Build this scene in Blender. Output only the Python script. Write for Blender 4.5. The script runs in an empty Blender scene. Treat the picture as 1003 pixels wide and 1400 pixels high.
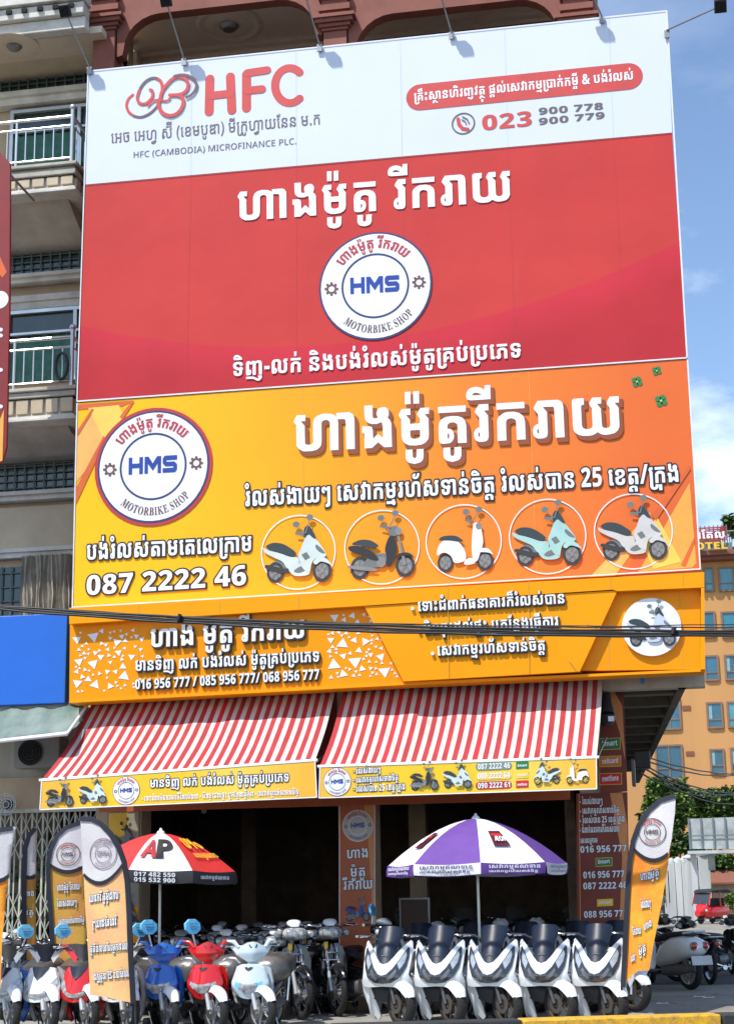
import bpy, bmesh, math, random
from math import sin, cos, pi, radians, atan2, hypot
from mathutils import Vector, Matrix
from mathutils.geometry import delaunay_2d_cdt
random.seed(7)
S = bpy.context.scene
COL = S.collection

# ---------------------------------------------------------------- camera
FOC, YAW, PIT, ROL = 2228.740, -0.174890, 0.231861, -0.017117      # focal length in pixels of a 1003 x 1400 picture
PW, PH = 1003.0, 1400.0
_f = Vector((sin(YAW)*cos(PIT), cos(YAW)*cos(PIT), sin(PIT)))
_r = Vector((cos(YAW), -sin(YAW), 0)); _u = _r.cross(_f)
_r, _u = _r*cos(ROL)+_u*sin(ROL), -_r*sin(ROL)+_u*cos(ROL)
CAM = Vector((0, 0, 1.6))
cd = bpy.data.cameras.new('camera'); cam = bpy.data.objects.new('camera', cd); COL.objects.link(cam)
cam.matrix_world = Matrix(((_r.x,_u.x,-_f.x,0),(_r.y,_u.y,-_f.y,0),(_r.z,_u.z,-_f.z,1.6),(0,0,0,1)))
cd.sensor_fit = 'VERTICAL'; cd.sensor_height = 36.0; cd.lens = FOC/PH*36.0
cd.clip_start = 0.1; cd.clip_end = 6000
S.camera = cam

# ---------------------------------------------------------------- sky and sun
SUN_AZ, SUN_EL = radians(36), radians(58)        # the light travels towards +x, +y and down
w = bpy.data.worlds.new('World'); S.world = w; w.use_nodes = True
nt = w.node_tree; nt.nodes.clear()
N = nt.nodes.new; LK = nt.links.new
wo = N('ShaderNodeOutputWorld'); bg = N('ShaderNodeBackground'); sky = N('ShaderNodeTexSky')
sky.sky_type = 'NISHITA'; sky.sun_disc = False
sky.sun_elevation = SUN_EL; sky.sun_rotation = SUN_AZ + pi
sky.air_density = 1.0; sky.dust_density = 0.6; sky.ozone_density = 2.5; sky.altitude = 50
tc = N('ShaderNodeTexCoord'); sep = N('ShaderNodeSeparateXYZ'); LK(tc.outputs['Generated'], sep.inputs[0])
mp = N('ShaderNodeMapping'); mp.inputs['Scale'].default_value = (1.5, 1.5, 3.6); mp.inputs['Location'].default_value = (0.35, 0.1, 0.2)
LK(tc.outputs['Generated'], mp.inputs[0])
nz = N('ShaderNodeTexNoise'); nz.inputs['Scale'].default_value = 3.0; nz.inputs['Detail'].default_value = 9; nz.inputs['Roughness'].default_value = .58
LK(mp.outputs[0], nz.inputs['Vector'])
mr = N('ShaderNodeMapRange'); mr.inputs['From Min'].default_value = .46; mr.inputs['From Max'].default_value = .66; LK(nz.outputs['Fac'], mr.inputs['Value'])
hr = N('ShaderNodeMapRange'); hr.inputs['From Min'].default_value = .46; hr.inputs['From Max'].default_value = .2   # clouds thin out upwards
hr.inputs['To Min'].default_value = .10; hr.inputs['To Max'].default_value = 1.0
LK(sep.outputs['Z'], hr.inputs['Value'])
mu = N('ShaderNodeMath'); mu.operation = 'MULTIPLY'; LK(mr.outputs[0], mu.inputs[0]); LK(hr.outputs[0], mu.inputs[1])
mx = N('ShaderNodeMix'); mx.data_type = 'RGBA'; mx.inputs['B'].default_value = (8.0, 8.4, 9.2, 1)
LK(mu.outputs[0], mx.inputs['Factor']); LK(sky.outputs[0], mx.inputs['A']); LK(mx.outputs['Result'], bg.inputs[0])
bg.inputs[1].default_value = 0.15
LK(bg.outputs[0], wo.inputs[0])
sd = bpy.data.lights.new('sun', 'SUN'); sd.energy = 3.8; sd.angle = radians(.5); sd.color = (1.0, .95, .87)
sun = bpy.data.objects.new('sun', sd); COL.objects.link(sun)
sun.rotation_euler = Vector((sin(SUN_AZ)*cos(SUN_EL), cos(SUN_AZ)*cos(SUN_EL), -sin(SUN_EL))).to_track_quat('-Z', 'Y').to_euler()
S.view_settings.view_transform = 'Standard'; S.view_settings.look = 'None'
S.view_settings.exposure = 0.5; S.view_settings.gamma = 1.0; S.view_settings.use_curve_mapping = False
S.render.film_transparent = False
S.cycles.max_bounces = 5

def ray(x, y): return _f*FOC + _r*(x-PW/2) + _u*(PH/2-y)
def at(x, y, Y):
    d = ray(x, y); return CAM + d*(Y/d.y)
def atx(x, y, X):
    d = ray(x, y); return CAM + d*(X/d.x)
def gnd(x, y, z=0.0):
    d = ray(x, y); return CAM + d*((z-1.6)/d.z)
def Z(x, y, Y): return at(x, y, Y).z
def X(x, y, Y): return at(x, y, Y).x
def mpp(x, y, Y): return (at(x+1, y, Y)-at(x, y, Y)).length      # metres per picture pixel there

# ---------------------------------------------------------------- materials
MATS = {}
def mat(name, col, rough=.6, metal=0.0, var=.08, scale=3.0, bump=0.0, bscale=None, col2=None, coat=0.0, alpha=1.0, emit=0.0, streak=False, spec=.5, trans=0.0, fine=0):
    if name in MATS: return MATS[name]
    m = bpy.data.materials.new(name); m.use_nodes = True; nt = m.node_tree; b = nt.nodes['Principled BSDF']
    N = nt.nodes.new; L = nt.links.new
    c = (*col, 1); c2 = (*(col2 if col2 else [v*(1-var*2) for v in col]), 1)
    tc = N('ShaderNodeTexCoord'); mp = N('ShaderNodeMapping'); L(tc.outputs['Object'], mp.inputs[0])
    if streak: mp.inputs['Scale'].default_value = (1, 1, .12)
    nz = N('ShaderNodeTexNoise'); nz.inputs['Scale'].default_value = scale; nz.inputs['Detail'].default_value = 8; nz.inputs['Roughness'].default_value = .62
    L(mp.outputs[0], nz.inputs['Vector'])
    rp = N('ShaderNodeMapRange'); rp.inputs['From Min'].default_value = .35; rp.inputs['From Max'].default_value = .68; L(nz.outputs['Fac'], rp.inputs['Value'])
    mx = N('ShaderNodeMix'); mx.data_type = 'RGBA'; mx.inputs['A'].default_value = c; mx.inputs['B'].default_value = c2
    L(rp.outputs[0], mx.inputs['Factor']); L(mx.outputs['Result'], b.inputs['Base Color'])
    rr = N('ShaderNodeMapRange'); rr.inputs['To Min'].default_value = max(0, rough-.07); rr.inputs['To Max'].default_value = min(1, rough+.1)
    L(nz.outputs['Fac'], rr.inputs['Value']); L(rr.outputs[0], b.inputs['Roughness'])
    b.inputs['Metallic'].default_value = metal; b.inputs['Specular IOR Level'].default_value = spec
    b.inputs['Coat Weight'].default_value = coat; b.inputs['Coat Roughness'].default_value = .08
    if alpha < 1: b.inputs['Alpha'].default_value = alpha
    if trans: b.inputs['Transmission Weight'].default_value = trans
    if emit: b.inputs['Emission Color'].default_value = c; b.inputs['Emission Strength'].default_value = emit
    if bump:
        n2 = N('ShaderNodeTexNoise'); n2.inputs['Scale'].default_value = bscale or 40; n2.inputs['Detail'].default_value = 5; L(tc.outputs['Object'], n2.inputs['Vector'])
        bp = N('ShaderNodeBump'); bp.inputs['Strength'].default_value = bump; bp.inputs['Distance'].default_value = .02
        L(n2.outputs['Fac'], bp.inputs['Height']); L(bp.outputs[0], b.inputs['Normal'])
    MATS[name] = m; return m

# ---------------------------------------------------------------- mesh helpers
ORG = {}
class MB:
    """a bag of faces that becomes ONE mesh object"""
    def __init__(s): s.v = []; s.f = []; s.m = []; s.mats = []
    def mi(s, m):
        if m not in s.mats: s.mats.append(m)
        return s.mats.index(m)
    def add(s, vs, fs, m=None):
        o = len(s.v); s.v += [Vector(v) for v in vs]; k = s.mi(m) if m else 0
        for f in fs: s.f.append([i+o for i in f]); s.m.append(k)
        return s
    def box(s, a, b, m=None):
        x0,y0,z0 = a; x1,y1,z1 = b
        if x0>x1:x0,x1=x1,x0
        if y0>y1:y0,y1=y1,y0
        if z0>z1:z0,z1=z1,z0
        return s.add([(x0,y0,z0),(x1,y0,z0),(x1,y1,z0),(x0,y1,z0),(x0,y0,z1),(x1,y0,z1),(x1,y1,z1),(x0,y1,z1)],
              [(0,3,2,1),(4,5,6,7),(0,1,5,4),(1,2,6,5),(2,3,7,6),(3,0,4,7)], m)
    def tube(s, pts, r, n=8, m=None, caps=True):
        pts = [Vector(p) for p in pts]; rs = r if isinstance(r, (list, tuple)) else [r]*len(pts)
        vs = []; ref = None
        for i, p in enumerate(pts):
            t = (pts[min(i+1,len(pts)-1)]-pts[max(i-1,0)]).normalized()
            if ref is None: ref = Vector((0,0,1)) if abs(t.z) < .9 else Vector((1,0,0))
            a = t.cross(ref).normalized(); b = a.cross(t).normalized(); ref = b
            for k in range(n):
                q = 2*pi*k/n; vs.append(p+(a*cos(q)+b*sin(q))*rs[i])
        fs = []
        for i in range(len(pts)-1):
            for k in range(n): fs.append((i*n+k, i*n+(k+1)%n, (i+1)*n+(k+1)%n, (i+1)*n+k))
        if caps: fs.append(tuple(range(n-1,-1,-1))); fs.append(tuple((len(pts)-1)*n+k for k in range(n)))
        return s.add(vs, fs, m)
    def loft(s, secs, n=16, m=None):
        """secs: (centre, half-width along x, half-height along z, power) rings stacked along y"""
        vs = []
        for c, hw, hh, p in secs:
            for k in range(n):
                q = 2*pi*k/n; cx = abs(cos(q))**(2/p)*(1 if cos(q) >= 0 else -1); cz = abs(sin(q))**(2/p)*(1 if sin(q) >= 0 else -1)
                vs.append((c[0]+hw*cx, c[1], c[2]+hh*cz))
        fs = []
        for i in range(len(secs)-1):
            for k in range(n): fs.append((i*n+k, (i+1)*n+k, (i+1)*n+(k+1)%n, i*n+(k+1)%n))
        fs.append(tuple(range(n))); fs.append(tuple((len(secs)-1)*n+k for k in range(n-1,-1,-1)))
        return s.add(vs, fs, m)
    def lathe(s, prof, o, axis='z', n=20, m=None):
        """prof: (radius, height) pairs turned about an axis through o"""
        vs = []; o = Vector(o)
        for r, h in prof:
            for k in range(n):
                q = 2*pi*k/n
                vs.append(o+(Vector((r*cos(q), r*sin(q), h)) if axis == 'z' else Vector((h, r*cos(q), r*sin(q))) if axis == 'x' else Vector((r*cos(q), h, r*sin(q)))))
        fs = []
        for i in range(len(prof)-1):
            for k in range(n): fs.append((i*n+k, i*n+(k+1)%n, (i+1)*n+(k+1)%n, (i+1)*n+k))
        return s.add(vs, fs, m)
    def prism(s, poly, fn, th, m=None):
        """poly in 2-D, fn(u, v, d) -> 3-D with d = 0 front, th back"""
        n = len(poly)
        vs = [fn(u, v, 0) for u, v in poly]+[fn(u, v, th) for u, v in poly]
        fs = [tuple(range(n)), tuple(range(2*n-1, n-1, -1))]+[(i, n+i, n+(i+1)%n, (i+1)%n) for i in range(n)]
        return s.add(vs, fs, m)
    def shell(s, poly, yf, th=.015, step=.05, m=None):
        """curved panel: outline in x,z, depth y = yf(x, z); front skin, back skin, rim"""
        P = []
        for i in range(len(poly)):
            a = Vector(poly[i]); b = Vector(poly[(i+1)%len(poly)]); k = max(1, int((b-a).length/step))
            P += [a+(b-a)*j/k for j in range(k)]
        nb = len(P); B_ = list(P); xs = [p.x for p in P]; zs = [p.y for p in P]
        x = min(xs)+step*.5
        while x < max(xs):
            z = min(zs)+step*.5
            while z < max(zs):
                if inside(x, z, B_) and min((Vector((x,z))-p).length for p in B_) > step*.45: P.append(Vector((x, z)))
                z += step
            x += step
        r = delaunay_2d_cdt(P, [], [list(range(nb))] if area2(P[:nb]) > 0 else [list(range(nb))[::-1]], 1, 1e-5)
        V = r[0]; nv = len(V)
        vs = [(p.x, yf(p.x, p.y), p.y) for p in V]+[(p.x, yf(p.x, p.y)+th, p.y) for p in V]
        fs = [tuple(t) for t in r[2]]+[tuple(i+nv for i in t[::-1]) for t in r[2]]
        cnt = {}
        for t in r[2]:
            for i in range(len(t)): cnt[(t[i], t[(i+1)%len(t)])] = 1
        for (a, b) in list(cnt):
            if (b, a) not in cnt: fs.append((b, a, a+nv, b+nv))
        return s.add(vs, fs, m)
    def ico(s, c, r, m=None, sub=1, sq=(1,1,1)):
        bm = bmesh.new(); bmesh.ops.create_icosphere(bm, subdivisions=sub, radius=1)
        s.add([(c[0]+v.co.x*r*sq[0], c[1]+v.co.y*r*sq[1], c[2]+v.co.z*r*sq[2]) for v in bm.verts], [tuple(v.index for v in f.verts) for f in bm.faces], m); bm.free(); return s
    def rot(s, ang, c, start=0, axis='Z'):
        R = Matrix.Rotation(ang, 3, axis); c = Vector(c)
        for i in range(start, len(s.v)): s.v[i] = R@(s.v[i]-c)+c
        return s
    def build(s, name, m=None, parent=None, smooth=40, bevel=0):
        me = bpy.data.meshes.new(name); o0 = ORG.get(parent.name, Vector()) if parent else Vector()
        own = Vector()
        if parent is None and s.v:
            xs=[v.x for v in s.v]; ys=[v.y for v in s.v]; own = Vector(((min(xs)+max(xs))/2, (min(ys)+max(ys))/2, min(v.z for v in s.v)))
        me.from_pydata([tuple(v-o0-own) for v in s.v], [], s.f)
        ms = s.mats if s.mats else [m]
        for q in ms: me.materials.append(q)
        if len(ms) > 1 or s.mats: me.polygons.foreach_set('material_index', s.m)
        me.update()
        if smooth:
            bm = bmesh.new(); bm.from_mesh(me); bmesh.ops.recalc_face_normals(bm, faces=bm.faces); bm.to_mesh(me); bm.free()
            me.polygons.foreach_set('use_smooth', [True]*len(me.polygons)); me.set_sharp_from_angle(angle=radians(smooth))
        o = bpy.data.objects.new(name, me); COL.objects.link(o); o.parent = parent; o.location = own
        ORG[o.name] = o0 + own
        if bevel:
            bv = o.modifiers.new('bevel', 'BEVEL'); bv.width = bevel; bv.segments = 2; bv.limit_method = 'ANGLE'
        return o
def area2(P): return sum(P[i][0]*P[(i+1)%len(P)][1]-P[(i+1)%len(P)][0]*P[i][1] for i in range(len(P)))/2
def inside(x, y, P):
    c = False
    for i in range(len(P)):
        a, b = P[i], P[i-1]
        if (a[1] > y) != (b[1] > y) and x < (b[0]-a[0])*(y-a[1])/(b[1]-a[1])+a[0]: c = not c
    return c
def tag(o, label=None, cat=None, group=None, kind=None):
    if label: o['label'] = label
    if cat: o['category'] = cat
    if group: o['group'] = group
    if kind: o['kind'] = kind
    return o
def thing(name, label, cat, loc=(0,0,0), group=None):
    o = bpy.data.objects.new(name, None); COL.objects.link(o); o.location = loc; o.empty_display_size = .2
    ORG[o.name] = Vector(loc)
    return tag(o, label, cat, group)
def copy_tree(o, parent=None):
    c = o.copy(); COL.objects.link(c); c.parent = parent
    for ch in o.children: copy_tree(ch, c)
    return c
# outlines of the letters used on the signs: for every letter number its contours, each a start point
# followed by steps from point to point, in units of four thousandths of the type size
GLYPHS = {
304:[[62,95,1,-62,4,-4,6,-2,16,0,9,4,2,5,0,71,1,10,7,14,15,10,21,5,14,0,25,-2,18,-7,11,-13,3,-17,0,-107,-38,0,0,110,-5,7,-10,4,-15,-2,-5,-4,-3,-5,0,-70,-3,-18,-5,-7,-14,-10,-22,-4,-28,0,-12,1,-18,8,-11,12,-2,8,-1,65],[23,89,0,16,-12,18,9,14,7,9,38,0,0,-25,-20,0,17,-19,0,-13],[250,0,-1,113,-3,5,-4,2,-35,1,0,25,57,0,13,-5,6,-6,4,-7,2,-14,0,-114]],
53:[[24,0,0,56,-3,4,-7,1,0,26,32,-1,12,-4,4,-11,1,-34,22,17,23,-17,-1,45,-3,13,-3,4,-20,-6,-22,1,-15,4,-9,6,-6,9,-3,11,-1,44,37,0,1,-44,2,-6,6,-3,15,3,-5,8,-1,11,3,9,6,7,15,5,13,0,7,-3,8,-7,4,-11,-1,-12,-5,-10,10,-9,6,-13,1,-93,-35,0,-27,21,-27,-21]],
76:[[51,60,0,26,65,0,0,-26],[62,94,0,-56,3,-6,6,-4,13,-2,14,2,5,4,3,6,0,55,39,0,0,-53,-3,-18,-12,-12,-19,-8,-27,-2,-27,2,-19,8,-11,12,-4,18,0,54],[106,89,0,14,-12,19,9,15,7,9,38,0,0,-25,-19,0,16,-19,0,-13],[23,89,0,16,-12,18,9,14,7,9,38,0,0,-25,-20,0,17,-19,0,-13]],
141:[[-106,171,0,49,26,0,0,-49],[-68,171,0,49,26,0,0,-49]],
117:[[-74,-65,-24,5,-10,7,-6,11,0,34,31,0,0,-27,3,-5,6,-2,5,2,3,5,1,27,31,0,-1,-34,-5,-11,-10,-7]],
65:[[21,121,0,25,123,0,0,-25],[21,65,39,0,0,-6,12,-2,10,-5,5,-8,2,-14,-2,-12,-7,-10,-10,-6,-7,-1,-25,-1,-12,4,-4,9],[60,19,6,3,2,8,-2,8,-6,2],[21,62,4,23,12,13,19,7,26,2,27,-2,20,-7,11,-13,4,-17,0,-68,-39,0,0,68,-1,6,-5,4,-11,4,-15,-1,-7,-3,-4,-4,-2,-12],[21,65,39,0,0,-6,12,-2,10,-5,5,-8,2,-14,-2,-12,-7,-10,-10,-6,-7,-1,-25,-1,-12,4,-4,9],[60,19,6,3,2,8,-2,8,-6,2]],
78:[[37,89,0,5,-19,23,6,12,13,17,42,0,0,-25,-20,0,17,-20,0,-12],[76,94,0,-74,-4,-13,-7,-5,-11,-2,-19,0,-13,4,-9,11,-2,18,2,7,6,9,9,6,9,2,0,37],[37,19,0,19,-6,-4,-1,-6,1,-6]],
109:[[-19,171,-26,0,0,56,26,0],[-108,171,-12,3,-5,4,-2,7,0,9,3,10,5,7,7,6,15,5,20,1,17,-5,21,-12,20,-17,0,-18],[-100,190,42,0,-12,7,-15,3,-12,-3]],
49:[[21,121,0,25,123,0,0,-25],[21,0,1,77,3,9,5,7,7,6,19,9,12,2,29,0,22,-6,16,-11,5,-7,4,-18,0,-68,-39,0,0,71,-3,7,-6,4,-14,3,-13,-3,-5,-4,-3,-7,-1,-71]],
292:[[37,89,0,5,-19,23,6,12,13,17,42,0,0,-25,-20,0,17,-20,0,-12],[76,94,0,-74,-4,-13,-7,-5,-11,-2,-19,0,-13,4,-9,11,-2,18,2,7,6,9,9,6,9,2,0,37],[37,19,0,19,-6,-4,-1,-6,1,-6],[109,0,-1,113,-2,5,-5,2,-35,1,0,25,58,0,13,-5,6,-6,3,-7,2,-14,0,-114]],
77:[[217,93,0,-63,-8,-15,-14,-10,-22,-4,-19,-1,-16,3,-16,9,-10,-6,-14,-5,-16,-1,-21,1,-16,3,-12,6,-9,7,-5,10,-2,13,0,94,1,5,3,4,6,3,42,0,0,-25,-10,-2,-3,-4,0,-74,3,-8,10,-6,10,-1,10,1,7,3,5,5,1,6,0,52,39,0,1,-55,2,-6,4,-4,12,-2,11,2,5,4,2,6,0,55],[178,89,0,14,-12,18,7,13,9,12,38,0,0,-25,-19,0,16,-19,0,-13],[102,89,0,16,-11,18,8,14,7,9,38,0,0,-25,-19,0,16,-19,0,-13]],
67:[[76,0,-24,2,-9,4,-14,9,-6,15,-1,25,39,0,0,-19,2,-5,6,-4,7,-1,7,1,6,4,2,5,1,19,-42,12,-21,12,-11,15,-2,19,3,11,7,9,17,9,24,4,37,-2,19,-6,8,-7,5,-10,2,-17,-39,0,0,7,-3,5,-6,3,-13,2,-10,-1,-9,-5,-3,-5,1,-9,3,-5,9,-6,25,-9,6,7,5,4,11,2,9,-1,8,-5,5,-7,2,-6,-1,-10,-3,-7,-4,-4,-1,-24,-7,-15,-14,-9,-9,-4]],
105:[[-108,171,-12,3,-5,4,-2,7,0,9,3,10,5,7,7,6,15,5,20,1,17,-5,21,-12,20,-17,0,-18],[-100,190,42,0,-12,7,-15,3,-12,-3]],
58:[[172,-61,-22,4,-27,14,-15,4,-24,2,-62,1,0,23,58,0,30,-3,20,-5,27,-14,13,-3,9,3,3,7,-9,0,0,20,48,0,-2,-21,-8,-16,-15,-11,-11,-4],[137,133,10,8,9,4,11,2,14,0,19,-4,9,-6,7,-8,3,-10,2,-12,0,-107,-39,0,-1,113,-7,7,-11,2,-10,-2,-10,-7],[21,62,1,59,4,12,9,9,13,4,13,0,11,-5,11,-10,10,9,8,4,17,2,13,-4,8,-9,3,-8,2,-12,0,-113,-39,0,0,113,-3,6,-5,-1,-9,-12,-6,-2,-5,2,-9,12,-5,1,-3,-6,0,-51],[21,65,39,0,0,-6,12,-2,10,-5,5,-8,2,-14,-2,-12,-7,-10,-10,-6,-7,-1,-25,-1,-12,4,-4,9],[60,19,6,3,2,8,-2,8,-6,2]],
16:[[7,50,0,34,66,0,0,-34]],
79:[[213,94,0,-54,-4,-18,-10,-12,-18,-8,-25,-2,-26,2,-18,8,-10,12,-4,18,0,68,-5,8,-6,4,-17,0,-6,-4,-3,-5,-2,-49,-39,0,0,45,4,17,11,13,18,7,26,2,25,-2,18,-7,11,-13,4,-17,0,-67,5,-9,5,-4,9,-1,8,1,6,4,3,6,1,57],[20,65,39,0,0,-6,13,-2,9,-5,6,-8,1,-14,-2,-12,-7,-10,-10,-6,-7,-1,-25,-1,-12,4,-4,9],[59,19,6,3,2,8,-2,8,-6,2],[174,89,0,14,-13,18,7,13,9,12,39,0,0,-25,-20,0,17,-19,0,-13]],
146:[[-89,171,0,49,29,0,0,-49]],
69:[[22,0,0,62,39,0,0,-22,10,-3,21,-11,6,0,5,2,5,11,-1,10,-7,8,-47,16,-15,8,-8,6,-7,12,-1,9,1,12,6,10,14,10,13,4,17,2,37,-1,13,-4,10,-5,8,-11,2,-13,-4,-12,-9,-6,-10,-3,-22,-1,0,17,5,2,1,4,-2,4,-6,3,-17,1,-8,-2,-9,-6,-1,-6,3,-8,8,-7,47,-16,11,-6,8,-7,7,-13,2,-11,-2,-12,-4,-9,-12,-11,-9,-4,-10,-3,-17,1,-32,14,0,-15]],
70:[[62,94,0,-56,3,-6,6,-4,13,-2,14,2,5,4,3,6,0,55,39,0,0,-53,-3,-18,-12,-12,-19,-8,-27,-2,-27,2,-19,8,-11,12,-4,18,0,54],[106,89,0,14,-12,19,9,15,7,9,38,0,0,-25,-19,0,16,-19,0,-13],[23,89,0,16,-12,18,9,14,7,9,38,0,0,-25,-20,0,17,-19,0,-13]],
137:[[-74,171,-12,2,-10,7,-6,10,-3,11,3,12,6,10,10,6,12,3,12,-3,9,-6,7,-10,2,-12,-2,-11,-7,-10,-9,-7],[-74,192,6,3,3,6,-3,7,-6,3,-7,-3,-2,-7,2,-6]],
83:[[40,102,-11,16,-2,5,3,6,12,17,67,0,0,-25,-45,0,10,-12],[214,93,0,-53,-4,-18,-10,-12,-9,-4,-21,-5,-14,-1,-25,2,-18,8,-11,12,-3,18,0,34,-3,6,-5,3,-16,2,-10,-3,-4,-8,-1,-11,-39,0,2,22,6,11,9,7,12,4,22,3,35,-2,18,-7,9,-13,3,-11,1,-41,2,-5,8,-4,13,-1,9,3,5,7,0,57],[21,65,39,0,0,-6,12,-2,10,-5,5,-8,2,-14,-2,-12,-7,-10,-10,-6,-7,-1,-25,-1,-12,4,-4,9],[60,19,6,3,2,8,-2,8,-6,2],[175,89,0,14,-13,18,7,13,9,12,39,0,0,-25,-20,0,17,-19,0,-13]],
220:[[56,94,0,-118,2,-9,4,-4,6,-1,12,2,5,9,1,15,39,0,-1,-17,-5,-14,-12,-11,-12,-4,-15,-3,-18,0,-22,5,-14,9,-8,13,-1,11,0,117],[17,89,0,16,-12,18,9,14,7,9,38,0,0,-25,-20,0,17,-19,0,-13]],
51:[[21,121,0,25,123,0,0,-25],[21,0,1,77,8,16,7,7,19,8,12,2,29,0,22,-5,16,-12,8,-16,1,-9,0,-68,-39,0,-1,71,-2,7,-6,4,-14,3,-9,-1,-9,-6,-3,-6,-1,-22,10,7,18,1,0,-26,-15,0,-9,-5,-4,-6,0,-21]],
131:[[59,94,0,-63,3,-5,10,0,0,-26,-34,0,-11,2,-6,5,-1,5,0,82],[20,89,0,16,-11,18,8,14,7,9,38,0,0,-25,-19,0,16,-19,0,-13]],
75:[[21,121,0,25,122,0,0,-25],[34,-2,-9,2,-9,5,-8,8,-5,12,19,8,5,-6,3,1,-6,29,-1,13,3,15,7,9,10,8,13,5,26,3,27,-2,11,-4,15,-11,7,-15,1,-10,0,-68,-39,0,0,64,-1,9,-7,9,-13,3,-9,-1,-7,-3,-5,-8,0,-9,5,-30,-1,-14,-2,-8,-5,-6,-6,-4]],
244:[[24,0,0,56,-3,4,-7,1,0,26,32,-1,12,-4,4,-11,1,-34,22,17,23,-17,-1,45,-3,13,-3,4,-20,-6,-22,1,-15,4,-9,6,-6,9,-3,11,-1,44,37,0,1,-44,2,-6,6,-3,15,3,-5,8,-1,11,3,9,6,7,15,5,13,0,7,-3,8,-7,4,-11,-1,-12,-5,-10,10,-9,6,-13,1,-93,-35,0,-27,21,-27,-21],[179,0,-1,113,-2,5,-5,2,-34,1,0,25,57,0,13,-5,6,-6,3,-7,2,-14,0,-114]],
165:[[64,-49,0,29,16,3,5,4,1,5,1,120,-8,-6,-10,-1,-7,4,-10,10,-9,0,-3,-3,1,-5,10,-3,0,-26,-16,0,-13,5,-8,9,-5,12,1,17,4,8,5,6,14,7,18,-1,22,-13,8,4,6,10,39,0,0,-159,-3,-18,-6,-9,-11,-5,-16,-3]],
296:[[57,146,18,0,0,-25,-18,0],[37,89,0,9,-19,22,-1,4,3,6,12,16,8,1,6,2,2,5,0,14,38,0,0,-29,-3,-11,-7,-6,-18,-1,18,-19,0,-13],[76,94,0,-74,-4,-13,-7,-5,-11,-2,-19,0,-13,4,-9,11,-2,18,2,7,6,9,9,6,9,2,0,37],[37,19,0,19,-6,-4,-1,-6,1,-6],[109,0,-1,113,-2,5,-5,2,-35,1,0,25,58,0,13,-5,6,-6,3,-7,2,-14,0,-114]],
216:[[-44,-61,-14,4,-8,10,-74,0,0,26,74,0,0,15,36,0,0,-15,6,-4,3,-5,1,-14,-4,-8,-4,-4,-9,-4]],
84:[[62,95,1,-62,4,-4,6,-2,16,0,9,4,2,5,0,71,1,10,7,14,15,10,21,5,14,0,25,-2,18,-7,11,-13,3,-17,0,-107,-38,0,0,110,-5,7,-10,4,-15,-2,-5,-4,-3,-5,0,-70,-3,-18,-5,-7,-14,-10,-22,-4,-28,0,-12,1,-18,8,-11,12,-2,8,-1,65],[23,89,0,16,-12,18,9,14,7,9,38,0,0,-25,-20,0,17,-19,0,-13]],
156:[[-79,173,-15,2,-8,3,-8,4,-5,6,-3,12,2,13,4,5,10,6,27,3,0,-22,-10,-1,-3,-4,4,-4,10,0,9,3,7,7,4,12,1,10,32,0,-4,-22,-11,-18,-18,-11]],
272:[[76,0,-24,2,-9,4,-14,9,-6,15,-1,25,39,0,0,-19,2,-5,6,-4,7,-1,7,1,6,4,2,5,1,19,-42,12,-21,12,-11,15,-2,19,3,11,7,9,17,9,24,4,37,-2,19,-6,8,-7,5,-10,2,-17,-39,0,0,7,-3,5,-6,3,-13,2,-10,-1,-9,-5,-3,-5,1,-9,3,-5,9,-6,25,-9,6,7,5,4,11,2,9,-1,8,-5,5,-7,2,-6,-1,-10,-3,-7,-4,-4,-1,-24,-7,-15,-14,-9,-9,-4],[172,0,-1,113,-2,5,-5,2,-34,1,0,25,57,0,13,-5,6,-6,3,-7,2,-14,0,-114]],
54:[[146,50,-1,-20,-3,-8,-5,-7,-15,-9,-23,-5,-29,0,-23,5,-9,4,-11,12,-3,8,-1,66,-11,17,-1,5,2,5,19,23,114,0,0,-25,-104,0,-3,-4,8,-10,15,-12,0,-55,5,-10,12,-4,11,0,8,2,7,8,2,14],[146,50,-39,0,0,5,-8,0,-9,4,-7,7,-3,10,0,9,5,11,10,8,15,4,15,0,13,-4,7,-9],[107,73,0,15,-5,-2,-2,-6,2,-5]],
204:[[-121,-61,-10,2,-4,3,-2,6,0,16,4,12,6,7,9,4,28,5,33,-2,12,-3,9,-4,8,-11,1,-8,0,-27,-36,0,-1,31,-6,5,-12,1,-14,-2,-3,-3,-2,-4,1,-6,13,-1,0,-21]],
279:[[181,0,-1,113,-3,5,-4,2,-35,1,0,25,57,0,13,-5,6,-6,4,-7,2,-14,0,-114],[25,96,-10,15,-1,9,4,8,16,18,119,0,0,-25,-109,0,-3,-5,7,-9,16,-12,0,-59,2,-6,4,-4,10,-3,7,1,10,5,8,8,3,6,1,65,39,0,0,-110,-39,0,0,14,-16,-10,-18,-4,-22,2,-14,8,-10,14,-3,11]],
21:[[129,0,-121,0,0,28,62,69,11,16,3,11,-1,8,-2,7,-6,4,-11,3,-16,-5,-19,-14,-22,27,21,17,21,8,28,2,21,-6,12,-8,8,-9,5,-12,2,-14,-1,-13,-4,-13,-15,-23,-45,-48,69,0]],
24:[[76,115,14,-1,12,-5,11,-9,8,-11,5,-14,2,-16,-2,-18,-6,-15,-4,-7,-11,-10,-15,-7,-10,-3,-34,-1,-18,3,-16,6,0,35,28,-9,11,-2,14,1,11,4,5,4,5,13,-2,15,-6,8,-4,3,-19,4,-24,-5,-16,9,7,91,95,0,0,-35,-60,0,-3,-30]],
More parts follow.
